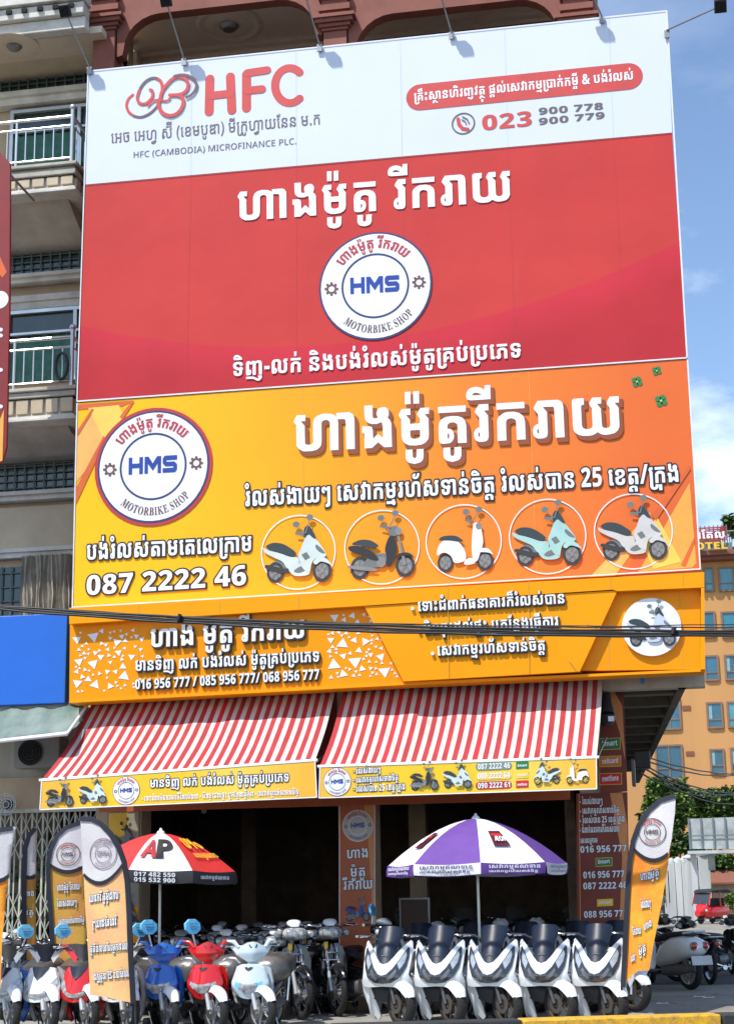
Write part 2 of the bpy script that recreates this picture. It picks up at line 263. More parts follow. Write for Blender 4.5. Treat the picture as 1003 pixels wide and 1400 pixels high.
50:[[82,0,-26,2,-19,8,-12,12,-3,11,-1,39,65,14,11,5,7,12,0,7,-5,7,-11,4,-15,-1,-9,-3,-3,-5,2,-5,6,-1,0,-18,-25,0,-15,6,-3,3,-4,10,0,11,3,10,11,10,19,6,37,2,25,-4,11,-5,9,-7,6,-15,0,-12,-3,-11,-13,-13,-22,-11,-45,-14,1,-18,3,-5,9,-4,15,-1,8,2,7,6,2,24,39,0,-2,-31,-9,-14,-16,-9,-16,-3]],
18:[[2,0,66,178,39,0,-67,-178]],
115:[[-90,-61,0,31,-9,0,0,22,48,0,0,-53]],
268:[[21,121,0,25,123,0,0,-25],[21,65,39,0,0,-6,12,-2,10,-5,5,-8,2,-14,-2,-12,-7,-10,-10,-6,-7,-1,-25,-1,-12,4,-4,9],[60,19,6,3,2,8,-2,8,-6,2],[21,62,4,23,12,13,19,7,26,2,27,-2,20,-7,11,-13,4,-17,0,-68,-39,0,0,68,-1,6,-5,4,-11,4,-15,-1,-7,-3,-4,-4,-2,-12],[21,65,39,0,0,-6,12,-2,10,-5,5,-8,2,-14,-2,-12,-7,-10,-10,-6,-7,-1,-25,-1,-12,4,-4,9],[60,19,6,3,2,8,-2,8,-6,2],[177,0,-1,113,-2,5,-5,2,-35,1,0,25,58,0,12,-5,6,-6,4,-7,2,-14,0,-114]],
236:[[21,121,0,25,123,0,0,-25],[21,0,1,77,3,9,5,7,7,6,19,9,12,2,29,0,22,-6,16,-11,5,-7,4,-18,0,-68,-39,0,0,71,-3,7,-6,4,-14,3,-13,-3,-5,-4,-3,-7,-1,-71],[177,0,-1,113,-3,5,-4,2,-35,1,0,25,57,0,13,-5,6,-6,4,-7,2,-14,0,-114]],
19:[[130,89,-1,-29,-4,-17,-8,-21,-8,-10,-17,-11,-14,-3,-18,0,-17,6,-7,4,-12,13,-8,18,-5,23,-2,27,2,27,4,23,8,18,12,13,15,8,9,2,21,0,17,-5,13,-11,10,-15,7,-21],[51,89,1,-32,6,-19,5,-5,10,-1,6,3,4,6,5,23,1,43,-4,25,-4,9,-4,4,-7,2,-7,-2,-7,-8,-4,-16]],
27:[[70,181,12,-1,20,-5,15,-11,5,-7,4,-19,-4,-19,-10,-14,-16,-11,17,-12,11,-11,6,-13,1,-11,-4,-20,-11,-16,-19,-10,-27,-3,-27,3,-19,10,-11,15,-4,21,2,15,7,13,10,10,13,8,-17,15,-8,16,-2,14,4,19,7,9,10,7,20,7],[47,48,2,-8,4,-6,7,-4,9,-2,11,2,7,3,4,6,2,8,-2,8,-5,7,-17,13,-16,-12,-4,-7],[70,150,-7,-1,-5,-3,-4,-5,-1,-7,1,-6,4,-6,12,-10,13,11,4,11,-1,7,-4,5,-5,3]],
26:[[26,0,61,143,-77,0,0,35,121,0,0,-26,-62,-152]],
23:[[136,36,-20,0,0,-36,-41,0,0,36,-71,0,0,31,73,112,39,0,0,-111,20,0],[75,97,1,29,-1,0,-8,-16,-27,-42,35,0]],
25:[[9,76,3,31,5,22,9,19,14,16,19,11,17,5,22,1,22,-2,0,-33,-30,2,-12,-2,-13,-6,-6,-6,-7,-11,-5,-26,15,15,9,4,8,1,12,0,12,-3,16,-11,9,-19,3,-24,-4,-26,-11,-20,-19,-12,-16,-4,-22,1,-17,6,-15,12,-10,17,-6,23],[71,31,8,2,6,5,5,9,1,12,-1,11,-4,8,-6,5,-8,2,-9,-2,-6,-5,-5,-7,-1,-8,2,-15,4,-9,7,-6]],
1131:[[48,94,0,-72,4,-4,14,0,0,-18,-32,1,-8,4,-2,5,0,84],[24,90,0,9,-16,20,1,7,14,20,30,0,0,-17,-28,0,23,-27,0,-12]],
1086:[[136,94,0,-82,-1,-5,-3,-4,-10,-3,-26,0,0,18,12,1,4,4,0,41,-60,0,-1,-57,-4,-4,-6,-2,-30,-1,0,18,12,1,4,4,0,71,25,0,0,-12,60,0,0,12],[112,90,0,9,-15,20,0,7,14,20,31,0,0,-17,-29,0,23,-27,0,-12],[27,90,0,9,-15,20,0,7,15,20,30,0,0,-17,-28,0,23,-27,0,-12]],
1054:[[129,51,-1,-21,-2,-8,-5,-7,-13,-9,-21,-5,-25,0,-21,5,-13,9,-7,15,-1,66,-9,13,-3,8,2,7,17,22,102,0,0,-17,-100,0,-2,-3,-1,-4,2,-4,16,-19,1,-64,4,-9,3,-3,15,-5,15,0,11,3,4,2,6,7,2,21],[129,50,-24,0,0,10,-12,2,-10,7,-5,8,0,13,4,9,4,4,10,5,12,2,12,-3,6,-3,3,-9],[105,78,0,14,-7,-1,-4,-4,1,-5,3,-3]],
1084:[[49,93,0,-53,1,-10,5,-7,9,-4,12,-1,12,1,8,4,7,11,0,73,1,8,6,15,12,10,19,6,12,0,23,-2,16,-7,10,-13,3,-17,0,-107,-25,0,0,112,-3,8,-7,6,-10,2,-12,0,-10,-2,-7,-6,-4,-13,0,-76,-6,-14,-6,-6,-16,-8,-23,-3,-23,3,-16,8,-10,13,-3,16,0,53],[24,90,0,9,-15,20,0,7,15,20,30,0,0,-17,-28,0,23,-27,0,-12]],
1223:[[-90,-61,-20,2,-11,5,-6,10,-1,15,40,10,34,13,22,0,-1,-15,-2,-10,-4,-8,-7,-7,-17,-10,-10,-3],[-90,-45,11,2,12,5,9,7,3,8,-24,-9,-27,-7,6,-5]],
1083:[[41,104,-10,14,-2,5,16,23,68,0,0,-17,-65,0,15,-18],[204,94,0,-54,-3,-18,-10,-12,-16,-8,-22,-2,-22,2,-16,8,-9,12,-4,18,0,38,-3,8,-7,6,-17,3,-17,-3,-8,-10,-2,-23,-24,0,1,27,4,10,8,7,10,6,13,2,23,1,15,-2,16,-7,10,-13,2,-11,1,-45,3,-8,12,-7,11,-1,12,1,8,4,6,11,1,60],[24,63,24,0,0,-8,14,-3,9,-8,3,-11,0,-11,-4,-10,-7,-8,-10,-4,-12,0,-10,2,-5,4,-2,9],[48,17,8,3,2,8,-2,7,-8,3],[180,90,0,9,-16,20,1,7,14,20,31,0,0,-17,-29,0,23,-27,0,-12]],
1144:[[-129,171,0,18,43,0,12,-13,11,13,43,0,0,-18]],
1109:[[-22,171,-17,0,0,55,17,0],[-111,171,-6,1,-5,6,-2,11,1,8,3,8,6,6,7,5,9,3,20,1,18,-5,20,-11,18,-15,0,-18],[-105,187,58,0,-20,12,-19,4,-8,0,-6,-3,-4,-5]],
1011:[[10,68,2,31,3,14,9,28,6,13,17,24,22,0,-15,-24,-11,-27,-7,-29,-2,-29,2,-29,7,-28,11,-27,15,-25,-22,0,-17,24,-6,13,-9,27,-4,29]],
1050:[[78,0,-25,3,-17,8,-9,13,-3,16,0,32,61,10,13,7,8,8,2,11,-4,12,-7,6,-11,2,-22,0,-9,-4,-5,-5,-2,-5,2,-5,9,-4,0,-17,-20,1,-8,4,-5,8,-2,10,1,9,4,9,7,7,17,8,25,2,26,-2,16,-8,10,-12,3,-15,-4,-18,-7,-9,-11,-8,-23,-9,-40,-8,0,-23,4,-8,7,-5,5,-2,14,-1,14,1,5,2,7,5,4,8,0,24,25,0,-2,-29,-7,-14,-8,-7,-12,-5]],
1076:[[40,64,0,18,76,0,0,-18],[49,93,0,-53,2,-10,5,-7,4,-2,19,-3,18,3,5,2,5,7,2,10,0,53,24,0,0,-53,-3,-18,-10,-12,-17,-8,-24,-2,-24,2,-17,8,-10,12,-4,18,0,53],[109,90,0,9,-15,20,0,7,14,20,31,0,0,-17,-29,0,23,-27,0,-12],[24,90,0,9,-15,20,0,7,15,20,30,0,0,-17,-28,0,23,-27,0,-12]],
1070:[[49,93,0,-53,2,-10,5,-7,4,-2,19,-3,18,3,5,2,5,7,2,10,0,53,24,0,0,-53,-3,-18,-10,-12,-17,-8,-24,-2,-24,2,-17,8,-10,12,-4,18,0,53],[109,90,0,9,-15,20,0,7,14,20,31,0,0,-17,-29,0,23,-27,0,-12],[24,90,0,9,-15,20,0,7,15,20,30,0,0,-17,-28,0,23,-27,0,-12]],
1117:[[-74,-61,-16,1,-6,3,-9,6,-4,10,-1,33,22,0,1,-31,5,-5,8,-2,8,2,5,5,1,31,21,0,0,-33,-5,-10,-8,-6,-6,-3]],
1262:[[108,-2,0,21,-19,-12,-11,-5,-21,-2,-11,3,-8,5,-7,7,-5,9,-2,10,0,38,61,10,13,7,5,4,5,12,0,13,-5,8,-4,1,-5,-1,-12,-13,-4,-1,-6,2,-12,12,-6,1,-5,-4,-1,-10,2,-5,9,-3,0,-17,-16,0,-9,4,-9,11,-1,17,2,8,4,7,12,9,7,2,11,0,6,-3,12,-12,10,9,6,4,16,2,10,-4,9,-12,4,-16,-2,-14,-6,-12,-9,-10,-12,-8,-16,-5,-40,-8,0,-22,3,-9,7,-7,8,-1,16,4,19,14,7,9,0,13,25,0,0,-60],[178,0,-1,121,-3,4,-6,3,-41,1,0,17,55,0,11,-5,6,-9,3,-18,0,-114]],
1012:[[67,68,-1,-15,-4,-29,-9,-27,-7,-13,-16,-24,-22,0,15,25,11,27,6,28,3,29,-3,29,-6,29,-11,27,-15,24,22,0,16,-24,7,-13,9,-28,2,-14]],
1220:[[48,94,0,-118,3,-11,10,-7,9,-2,9,2,8,4,5,6,1,20,25,0,-1,-19,-3,-10,-10,-12,-16,-6,-24,-2,-17,4,-14,8,-8,12,-2,12,0,119],[23,90,0,9,-15,20,0,7,15,20,30,0,0,-17,-28,0,23,-27,0,-12]],
1049:[[24,129,0,17,109,0,0,-17],[24,0,0,73,0,9,7,15,6,5,17,8,24,3,24,-3,9,-3,14,-10,7,-15,1,-9,0,-73,-25,0,0,73,-1,9,-6,7,-4,3,-19,3,-18,-3,-8,-6,-4,-8,0,-78]],
1304:[[49,93,0,-53,1,-10,5,-7,9,-4,12,-1,12,1,8,4,7,11,0,73,1,8,6,15,12,10,19,6,12,0,23,-2,16,-7,10,-13,3,-17,0,-107,-25,0,0,112,-3,8,-7,6,-10,2,-12,0,-10,-2,-7,-6,-4,-13,0,-76,-6,-14,-6,-6,-16,-8,-23,-3,-23,3,-16,8,-10,13,-3,16,0,53],[24,90,0,9,-15,20,0,7,15,20,30,0,0,-17,-28,0,23,-27,0,-12],[250,0,-1,121,-3,4,-5,3,-41,1,0,17,54,0,12,-5,6,-9,2,-18,0,-114]],
1077:[[210,94,-1,-63,-2,-7,-10,-13,-15,-8,-11,-2,-24,0,-15,4,-12,7,-10,-7,-14,-4,-17,-1,-19,1,-20,7,-9,7,-5,9,-3,16,0,94,1,5,3,4,6,3,31,0,0,-17,-13,-2,-4,-4,1,-88,6,-12,9,-4,14,-1,15,1,6,3,7,6,3,12,0,54,24,0,0,-54,4,-14,7,-5,10,-3,12,0,10,3,7,5,3,9,0,59],[185,90,0,9,-15,20,0,7,15,20,30,0,0,-17,-28,0,23,-27,0,-12],[108,90,0,9,-16,20,1,7,14,20,31,0,0,-17,-29,0,23,-27,0,-12]],
1132:[[29,159,-17,3,-10,9,-2,10,1,5,4,9,13,7,14,2,0,-16,-9,-2,-3,-5,1,-3,3,-2,11,0,5,4,6,8,4,14,1,12,19,0,-3,-25,-9,-17,-13,-10],[48,94,0,-72,4,-4,14,0,0,-18,-32,1,-8,4,-2,5,0,84],[24,90,0,9,-16,20,1,7,14,20,30,0,0,-17,-28,0,23,-27,0,-12]],
1069:[[23,0,0,62,25,0,0,-20,11,-1,9,-3,27,-20,5,0,5,3,4,5,2,8,-2,13,-8,10,-47,13,-14,7,-7,7,-7,10,-2,9,1,15,4,10,7,7,10,6,22,5,28,-1,14,-3,10,-5,9,-10,3,-9,0,-7,-5,-12,-12,-9,-18,-2,0,15,8,3,3,5,0,5,-4,7,-11,5,-22,0,-12,-2,-7,-6,-4,-13,2,-10,8,-8,14,-6,38,-10,10,-6,8,-7,4,-8,3,-15,-1,-11,-4,-9,-6,-7,-8,-6,-8,-3,-14,-1,-11,4,-22,18,-13,3,0,-25]],
1017:[[17,14,2,8,3,6,12,4,11,-4,4,-6,1,-8,-1,-8,-4,-5,-5,-3,-6,-1,-7,1,-5,3,-3,5]],
1424:[[155,0,-24,0,0,82,-83,0,0,-82,-25,0,0,178,25,0,0,-74,83,0,0,74,24,0]],
1418:[[47,0,-24,0,0,178,96,0,0,-21,-72,0,0,-61,68,0,0,-21,-68,0]],
1399:[[97,160,-13,-2,-16,-6,-9,-7,-10,-15,-7,-18,-1,-15,0,-18,3,-19,11,-22,11,-11,6,-3,16,-5,14,0,16,2,20,5,0,-21,-26,-6,-31,-1,-11,2,-20,9,-16,13,-6,9,-5,10,-6,22,-2,36,5,27,7,16,9,13,11,11,14,8,17,5,32,1,18,-3,16,-6,-9,-21,-22,8]],
1387:[[129,0,-19,53,-66,0,-19,-53,-25,0,65,179,25,0,65,-179],[85,128,-8,28,-7,-28,-19,-53,52,0]],
1442:[[99,0,-54,153,1,-153,-23,0,0,178,35,0,52,-144,53,144,35,0,0,-178,-24,0,1,116,1,37,-56,-153]],
1398:[[73,178,16,0,24,-5,9,-5,7,-6,6,-7,3,-10,1,-11,-4,-19,-11,-13,-18,-8,20,-7,7,-6,6,-8,5,-16,-2,-21,-9,-18,-11,-9,-13,-6,-25,-3,-61,0,0,178],[77,103,17,2,7,2,8,7,4,11,0,7,-2,12,-7,8,-12,4,-45,2,0,-55],[47,83,0,-62,43,0,15,4,5,4,6,11,2,13,-2,12,-7,10,-7,4,-11,3]],
1448:[[173,90,-3,-29,-5,-17,-7,-15,-10,-12,-13,-9,-14,-7,-18,-3,-19,0,-18,3,-15,7,-12,9,-10,12,-7,15,-5,17,-2,19,0,23,2,13,6,22,11,18,7,8,18,11,10,3,12,3,26,-1,21,-5,10,-5,15,-14,6,-9,9,-20,3,-12],[40,90,4,-30,5,-16,9,-12,12,-8,7,-3,17,-2,9,0,15,5,11,8,12,19,5,28,0,26,-2,14,-10,22,-7,8,-9,6,-11,4,-22,0,-15,-4,-12,-8,-5,-6,-7,-14,-4,-17]],
1404:[[160,91,-2,-27,-4,-12,-10,-21,-15,-15,-20,-10,-24,-5,-62,-1,0,178,66,0,22,-5,19,-10,15,-15,10,-19,3,-11],[135,90,-4,30,-7,15,-11,11,-6,4,-15,6,-45,2,0,-137,38,1,13,3,11,6,9,7,7,10,6,12,3,14]],
1426:[[75,0,-65,0,0,14,20,5,0,140,-20,5,0,14,65,0,0,-14,-20,-5,0,-140,20,-5]],
1460:[[71,178,19,-1,17,-4,12,-7,5,-5,7,-11,4,-22,-2,-13,-3,-10,-6,-9,-7,-7,-17,-9,48,-80,-28,0,-42,73,-31,0,0,-73,-24,0,0,178],[70,158,-23,0,0,-65,24,0,17,3,12,6,7,10,2,20,-2,9,-4,7,-11,6]],
1443:[[162,0,-30,0,-87,146,1,-146,-23,0,0,178,29,0,88,-144,-1,144,23,0]],
1407:[[119,0,-96,0,0,178,96,0,0,-21,-72,0,0,-53,68,0,0,-21,-68,0,0,-62,72,0]],
1458:[[69,178,30,-3,11,-4,9,-6,7,-8,4,-9,3,-10,1,-12,-2,-17,-3,-10,-6,-9,-8,-8,-11,-6,-20,-6,-37,-1,0,-69,-24,0,0,178],[68,158,-21,0,0,-69,24,1,18,3,12,8,7,12,1,19,-5,13,-11,8,-7,3]],
1437:[[23,0,0,178,24,0,0,-156,74,0,0,-22]],
111:[[-69,220,5,6,9,7,11,2,10,-2,8,-5,5,-8,1,-8,-1,-10,-6,-10],[-51,213,10,-7,3,4,-1,3,-3,3,-5,0],[-108,171,-12,3,-5,4,-2,7,0,9,3,10,5,7,7,6,15,5,20,1,17,-5,21,-12,20,-17,0,-18],[-100,190,42,0,-12,7,-15,3,-12,-3]],
139:[[49,89,-11,2,-10,7,-7,9,-2,12,2,12,7,9,10,7,11,2,12,-2,10,-7,7,-9,2,-12,-2,-12,-7,-9,-10,-7],[49,110,7,2,3,7,-3,7,-7,2,-6,-2,-3,-7,3,-7],[49,-3,-11,2,-10,7,-7,10,-2,12,2,11,7,10,10,7,11,2,12,-2,10,-7,7,-10,2,-11,-2,-12,-7,-10,-10,-7],[49,18,7,3,3,7,-3,6,-7,3,-6,-3,-3,-6,3,-7]],
302:[[40,102,-11,16,-2,5,3,6,12,17,67,0,0,-25,-45,0,10,-12],[214,93,0,-53,-4,-18,-10,-12,-9,-4,-21,-5,-14,-1,-25,2,-18,8,-11,12,-3,18,0,34,-3,6,-5,3,-16,2,-10,-3,-4,-8,-1,-11,-39,0,2,22,6,11,9,7,12,4,22,3,35,-2,18,-7,9,-13,3,-11,1,-41,2,-5,8,-4,13,-1,9,3,5,7,0,57],[21,65,39,0,0,-6,12,-2,10,-5,5,-8,2,-14,-2,-12,-7,-10,-10,-6,-7,-1,-25,-1,-12,4,-4,9],[60,19,6,3,2,8,-2,8,-6,2],[175,89,0,14,-13,18,7,13,9,12,39,0,0,-25,-20,0,17,-19,0,-13],[246,0,-1,113,-3,5,-4,2,-35,1,0,25,57,0,13,-5,6,-6,4,-7,2,-14,0,-114]],
206:[[-143,-61,1,17,7,20,8,9,16,7,17,2,15,-3,13,-7,24,-20,8,-3,13,0,0,-22,-22,1,-18,5,-25,23,-12,2,-6,-3,-2,-7,11,0,0,-21]],
59:[[137,133,10,8,9,4,11,2,14,0,19,-4,9,-6,7,-8,3,-10,2,-12,0,-107,-39,0,-1,113,-7,7,-11,2,-10,-2,-10,-7],[21,62,1,59,4,12,9,9,13,4,13,0,11,-5,11,-10,10,9,8,4,17,2,13,-4,8,-9,3,-8,2,-12,0,-113,-39,0,0,113,-3,6,-5,-1,-9,-12,-6,-2,-5,2,-9,12,-5,1,-3,-6,0,-51],[21,65,39,0,0,-6,12,-2,10,-5,5,-8,2,-14,-2,-12,-7,-10,-10,-6,-7,-1,-25,-1,-12,4,-4,9],[60,19,6,3,2,8,-2,8,-6,2]],
194:[[-62,-61,-20,3,-35,14,-24,2,0,29,19,-1,12,-2,9,-4,21,-14,15,-4,6,2,3,6,-13,0,0,21,46,0,0,-19,-6,-15,-6,-8,-8,-5,-9,-4]],
80:[[37,89,0,9,-19,22,-1,4,3,6,12,16,8,1,6,2,2,5,0,14,38,0,0,-29,-3,-11,-7,-6,-18,-1,18,-19,0,-13],[76,94,0,-74,-4,-13,-7,-5,-11,-2,-19,0,-13,4,-9,11,-2,18,2,7,6,9,9,6,9,2,0,37],[37,19,0,19,-6,-4,-1,-6,1,-6]],
73:[[146,52,0,-52,-34,0,-27,16,-27,-16,-34,0,0,96,-11,17,-1,6,2,4,18,23,71,1,4,3,0,18,39,0,-1,-34,-4,-7,-6,-5,-9,-1,-84,0,-3,-5,8,-9,16,-12,0,-58,22,13,22,-13,0,15],[146,50,-39,0,0,5,-7,0,-10,4,-7,7,-3,10,1,9,5,11,10,8,15,4,15,0,13,-4,7,-9],[107,73,0,15,-5,-2,-2,-6,2,-5]],
196:[[-121,-61,-12,3,-3,5,-1,19,4,12,6,7,9,4,28,5,33,-2,12,-3,9,-4,8,-11,1,-8,0,-27,-36,0,-1,31,-7,5,-11,1,-14,-2,-4,-6,1,-7,12,-1,0,-21]],
189:[[-59,-61,-3,9,-27,-9,-17,-1,-12,1,-11,5,-3,6,-1,6,3,6,17,22,5,13,26,-11,-5,-11,-10,-12,0,-4,4,-2,8,2,14,6,-2,6,-1,8,3,6,5,6,8,2,11,0,8,-2,7,-9,1,-11,-4,-10,4,-9,2,-13]],
9:[[77,181,21,-3,9,-3,13,-11,4,-7,3,-18,-2,-14,-3,-6,-8,-12,-18,-14,27,-28,7,15,5,18,42,0,-10,-33,-16,-28,36,-37,-53,0,-13,14,-14,-9,-11,-4,-15,-3,-22,0,-23,6,-12,8,-8,10,-7,20,0,12,2,10,9,18,8,7,14,10,-10,15,-5,14,-2,11,4,17,10,13,7,5,20,6],[64,75,-9,-8,-4,-11,0,-9,6,-10,7,-4,12,-2,11,3,10,6],[77,153,-10,-4,-3,-4,-1,-7,3,-11,8,-11,12,11,4,13,-1,5,-3,4]],
22:[[124,138,-3,-16,-8,-13,-12,-9,-14,-6,25,-9,11,-11,3,-7,2,-7,0,-16,-4,-14,-7,-12,-19,-14,-28,-6,-32,1,-29,8,0,36,28,-10,24,-2,17,6,5,7,2,9,-4,12,-8,7,-14,3,-24,0,0,33,23,0,17,6,5,4,3,9,0,7,-3,6,-9,6,-13,1,-17,-4,-15,-8,-17,28,18,10,22,7,19,1,23,-3,10,-3,14,-12,8,-15]],
28:[[130,101,-2,-32,-5,-19,-7,-16,-10,-14,-21,-15,-19,-6,-22,-1,-24,1,0,34,29,-2,12,2,13,6,7,6,7,11,4,26,-14,-15,-10,-5,-8,-1,-11,0,-13,4,-15,11,-9,18,-3,24,4,27,11,19,19,13,16,4,22,-1,17,-7,15,-12,10,-17,6,-24],[69,147,-8,-2,-7,-5,-4,-8,-1,-13,1,-11,4,-8,6,-5,8,-1,9,1,6,6,5,7,1,8,-2,13,-4,10,-7,7]],
424:[[161,0,-42,0,0,75,-58,0,0,-75,-42,0,0,178,42,0,0,-68,58,0,0,68,42,0]],
442:[[95,0,-40,132,2,-132,-38,0,0,178,57,0,38,-127,39,127,57,0,0,-178,-39,0,0,93,2,39,-41,-132]],
464:[[127,53,-4,-21,-7,-13,-11,-10,-15,-7,-18,-4,-25,0,-17,3,-20,7,0,39,27,-11,25,-3,15,3,6,5,2,6,-2,9,-5,6,-47,27,-8,7,-6,9,-5,18,0,15,4,14,13,16,20,10,25,3,28,-3,24,-9,-12,-34,-26,10,-18,1,-12,-4,-3,-4,-2,-6,2,-7,5,-6,38,-20,18,-15,8,-13]],
288:[[51,60,0,26,65,0,0,-26],[62,94,0,-56,3,-6,6,-4,13,-2,14,2,5,4,3,6,0,55,39,0,0,-53,-3,-18,-12,-12,-19,-8,-27,-2,-27,2,-19,8,-11,12,-4,18,0,54],[106,89,0,14,-12,19,9,15,7,9,38,0,0,-25,-19,0,16,-19,0,-13],[23,89,0,16,-12,18,9,14,7,9,38,0,0,-25,-20,0,17,-19,0,-13],[180,0,-1,113,-3,5,-4,2,-35,1,0,25,57,0,13,-5,6,-6,4,-7,2,-14,0,-114]],
20:[[106,0,-42,0,1,132,-30,-28,-23,26,57,48,37,0]],
56:[[25,0,0,96,-11,20,0,5,3,6,17,19,71,1,3,1,1,3,0,17,39,0,-2,-33,-3,-6,-5,-5,-13,-3,-81,0,-3,-4,7,-9,16,-13,0,-58,23,17,22,-17,0,70,39,0,0,-107,-34,0,-27,22,-27,-22]],
284:[[20,62,1,59,4,12,9,9,13,4,13,0,11,-5,11,-10,11,9,7,4,17,2,13,-4,8,-9,3,-8,2,-12,0,-113,-39,0,0,113,-3,6,-5,-1,-9,-12,-5,-2,-5,2,-10,12,-5,1,-3,-6,0,-51],[20,65,39,0,0,-6,13,-2,9,-5,6,-8,1,-14,-2,-12,-7,-10,-10,-6,-7,-1,-25,-1,-12,4,-4,9],[59,19,6,3,2,8,-2,8,-6,2],[176,0,-1,113,-2,5,-5,2,-35,1,0,25,58,0,13,-5,5,-6,4,-7,2,-14,0,-114]],
68:[[148,53,0,-53,-34,0,-27,16,-28,-16,-34,0,0,96,-11,19,1,9,19,22,114,0,0,-25,-104,0,-3,-5,7,-9,16,-12,0,-58,23,13,22,-13,0,16],[148,50,-39,0,0,5,-8,0,-9,4,-7,7,-3,10,0,9,5,11,10,8,15,4,15,0,14,-4,6,-9],[109,73,0,15,-5,-2,-2,-6,2,-5]],
276:[[22,0,0,62,39,0,0,-22,10,-3,21,-11,6,0,5,2,5,11,-1,10,-7,8,-47,16,-15,8,-8,6,-7,12,-1,9,1,12,6,10,14,10,13,4,17,2,37,-1,13,-4,10,-5,8,-11,2,-13,-4,-12,-9,-6,-10,-3,-22,-1,0,17,5,2,1,4,-2,4,-6,3,-17,1,-8,-2,-9,-6,-1,-6,3,-8,8,-7,47,-16,11,-6,8,-7,7,-13,2,-11,-2,-12,-4,-9,-12,-11,-9,-4,-10,-3,-17,1,-32,14,0,-15],[178,0,-1,113,-2,5,-5,2,-35,1,0,25,58,0,13,-5,5,-6,4,-7,2,-14,0,-114]],
240:[[21,121,0,25,123,0,0,-25],[21,0,1,77,8,16,7,7,19,8,12,2,29,0,22,-5,16,-12,8,-16,1,-9,0,-68,-39,0,-1,71,-2,7,-6,4,-14,3,-9,-1,-9,-6,-3,-6,-1,-22,10,7,18,1,0,-26,-15,0,-9,-5,-4,-6,0,-21],[177,0,-1,113,-3,5,-4,2,-35,1,0,25,57,0,13,-5,6,-6,4,-7,2,-14,0,-114]],
154:[[-129,171,0,36,5,12,4,4,5,4,14,3,30,1,9,2,9,6,1,5,35,0,-2,-12,-3,-8,-5,-6,-7,-6,-13,-4,-43,-1,-4,-2,-1,-6,0,-3,21,6,21,-7,0,7,34,0,0,-31,-35,0,-20,10,-21,-10]],
60:[[21,112,0,40,39,0,0,-14,37,0,8,4,0,26,39,0,-2,-38,-4,-10,-6,-4,-17,-4],[21,0,0,100,39,0,0,-63,23,17,22,-17,0,63,39,0,0,-100,-34,0,-27,20,-28,-20]],
207:[[-68,-61,3,4,-2,2,-47,-4,-11,2,-5,3,-4,6,-1,6,1,6,6,8,9,3,54,6,2,2,-5,0,0,11,37,0,-2,-13,-6,-6,-61,-13,0,-3,3,-1,66,12,0,-23,-2,-6,-5,-2]],
96:[[62,94,0,-56,3,-6,6,-4,13,-2,14,2,5,4,3,6,0,55,39,0,0,-53,-3,-18,-12,-12,-19,-8,-27,-2,-27,2,-19,8,-11,12,-4,18,0,54],[106,89,0,14,-12,19,9,15,7,9,38,0,0,-25,-19,0,16,-19,0,-13],[23,89,0,16,-12,18,9,14,7,9,38,0,0,-25,-20,0,17,-19,0,-13],[131,-47,13,16,8,-6,14,-1,0,-23,-20,2],[25,-62,0,23,61,0,12,3,7,4,3,4,-13,0,0,22,52,0,0,-15,-5,-14,-8,-11,-14,-8,-17,-6,-22,-2]],
132:[[32,159,-16,2,-12,8,-3,6,-1,7,1,5,4,9,9,6,6,2,16,2,0,-18,-4,-1,-2,-3,2,-4,5,0,4,3,4,7,2,24,26,0,-3,-25,-8,-17,-13,-10],[59,94,0,-63,3,-5,10,0,0,-26,-34,0,-11,2,-6,5,-1,5,0,82],[20,89,0,16,-11,18,8,14,7,9,38,0,0,-25,-19,0,16,-19,0,-13]],
222:[[-143,-61,2,18,4,15,7,11,10,8,17,3,12,-3,9,-7,10,-18,6,-3,4,2,4,5,3,24,34,0,-1,-15,-7,-20,-7,-9,-9,-7,-17,-4,-12,2,-10,10,-10,17,-5,2,-4,-1,-3,-6,-3,-24]],
223:[[-93,-61,-21,2,-9,4,-7,5,-5,7,-2,17,46,9,27,11,37,0,0,-13,-3,-11,-5,-9,-8,-7,-20,-10,-11,-3],[-89,-42,11,1,8,4,6,5,1,5,-36,-12,4,-3]],
448:[[175,90,-3,-30,-5,-17,-7,-14,-10,-12,-13,-10,-15,-6,-18,-3,-20,0,-18,3,-16,7,-12,9,-10,12,-8,14,-5,17,-2,19,0,24,2,13,6,23,11,18,8,7,18,11,11,3,12,3,26,0,23,-6,10,-5,15,-14,6,-8,9,-21,3,-11],[56,90,1,-17,3,-14,9,-16,8,-6,11,-4,12,0,11,4,11,11,5,11,3,14,0,29,-1,12,-7,18,-5,6,-6,5,-8,3,-15,0,-11,-3,-8,-7,-7,-10,-3,-12]],
469:[[90,0,-42,0,0,144,-43,0,0,34,128,0,0,-34,-43,0]],
407:[[119,0,-100,0,0,178,100,0,0,-34,-58,0,0,-34,54,0,0,-35,-54,0,0,-40,58,0]],
437:[[19,0,0,178,42,0,0,-144,65,0,0,-34]],
590:[[173,140,10,-1,17,-6,11,-12,4,-9,3,-22,0,-90,-41,0,-1,91,-6,12,-11,4,-10,-3,-4,-3,-6,-17,-2,-84,-40,0,-1,91,-5,11,-4,3,-7,2,-8,-2,-6,-3,-4,-7,-3,-8,-1,-17,-1,-70,-40,0,0,137,31,0,6,-17,1,0,9,11,10,5,11,3,16,1,17,-5,8,-7,6,-8,2,0,7,9,9,6,11,4]],
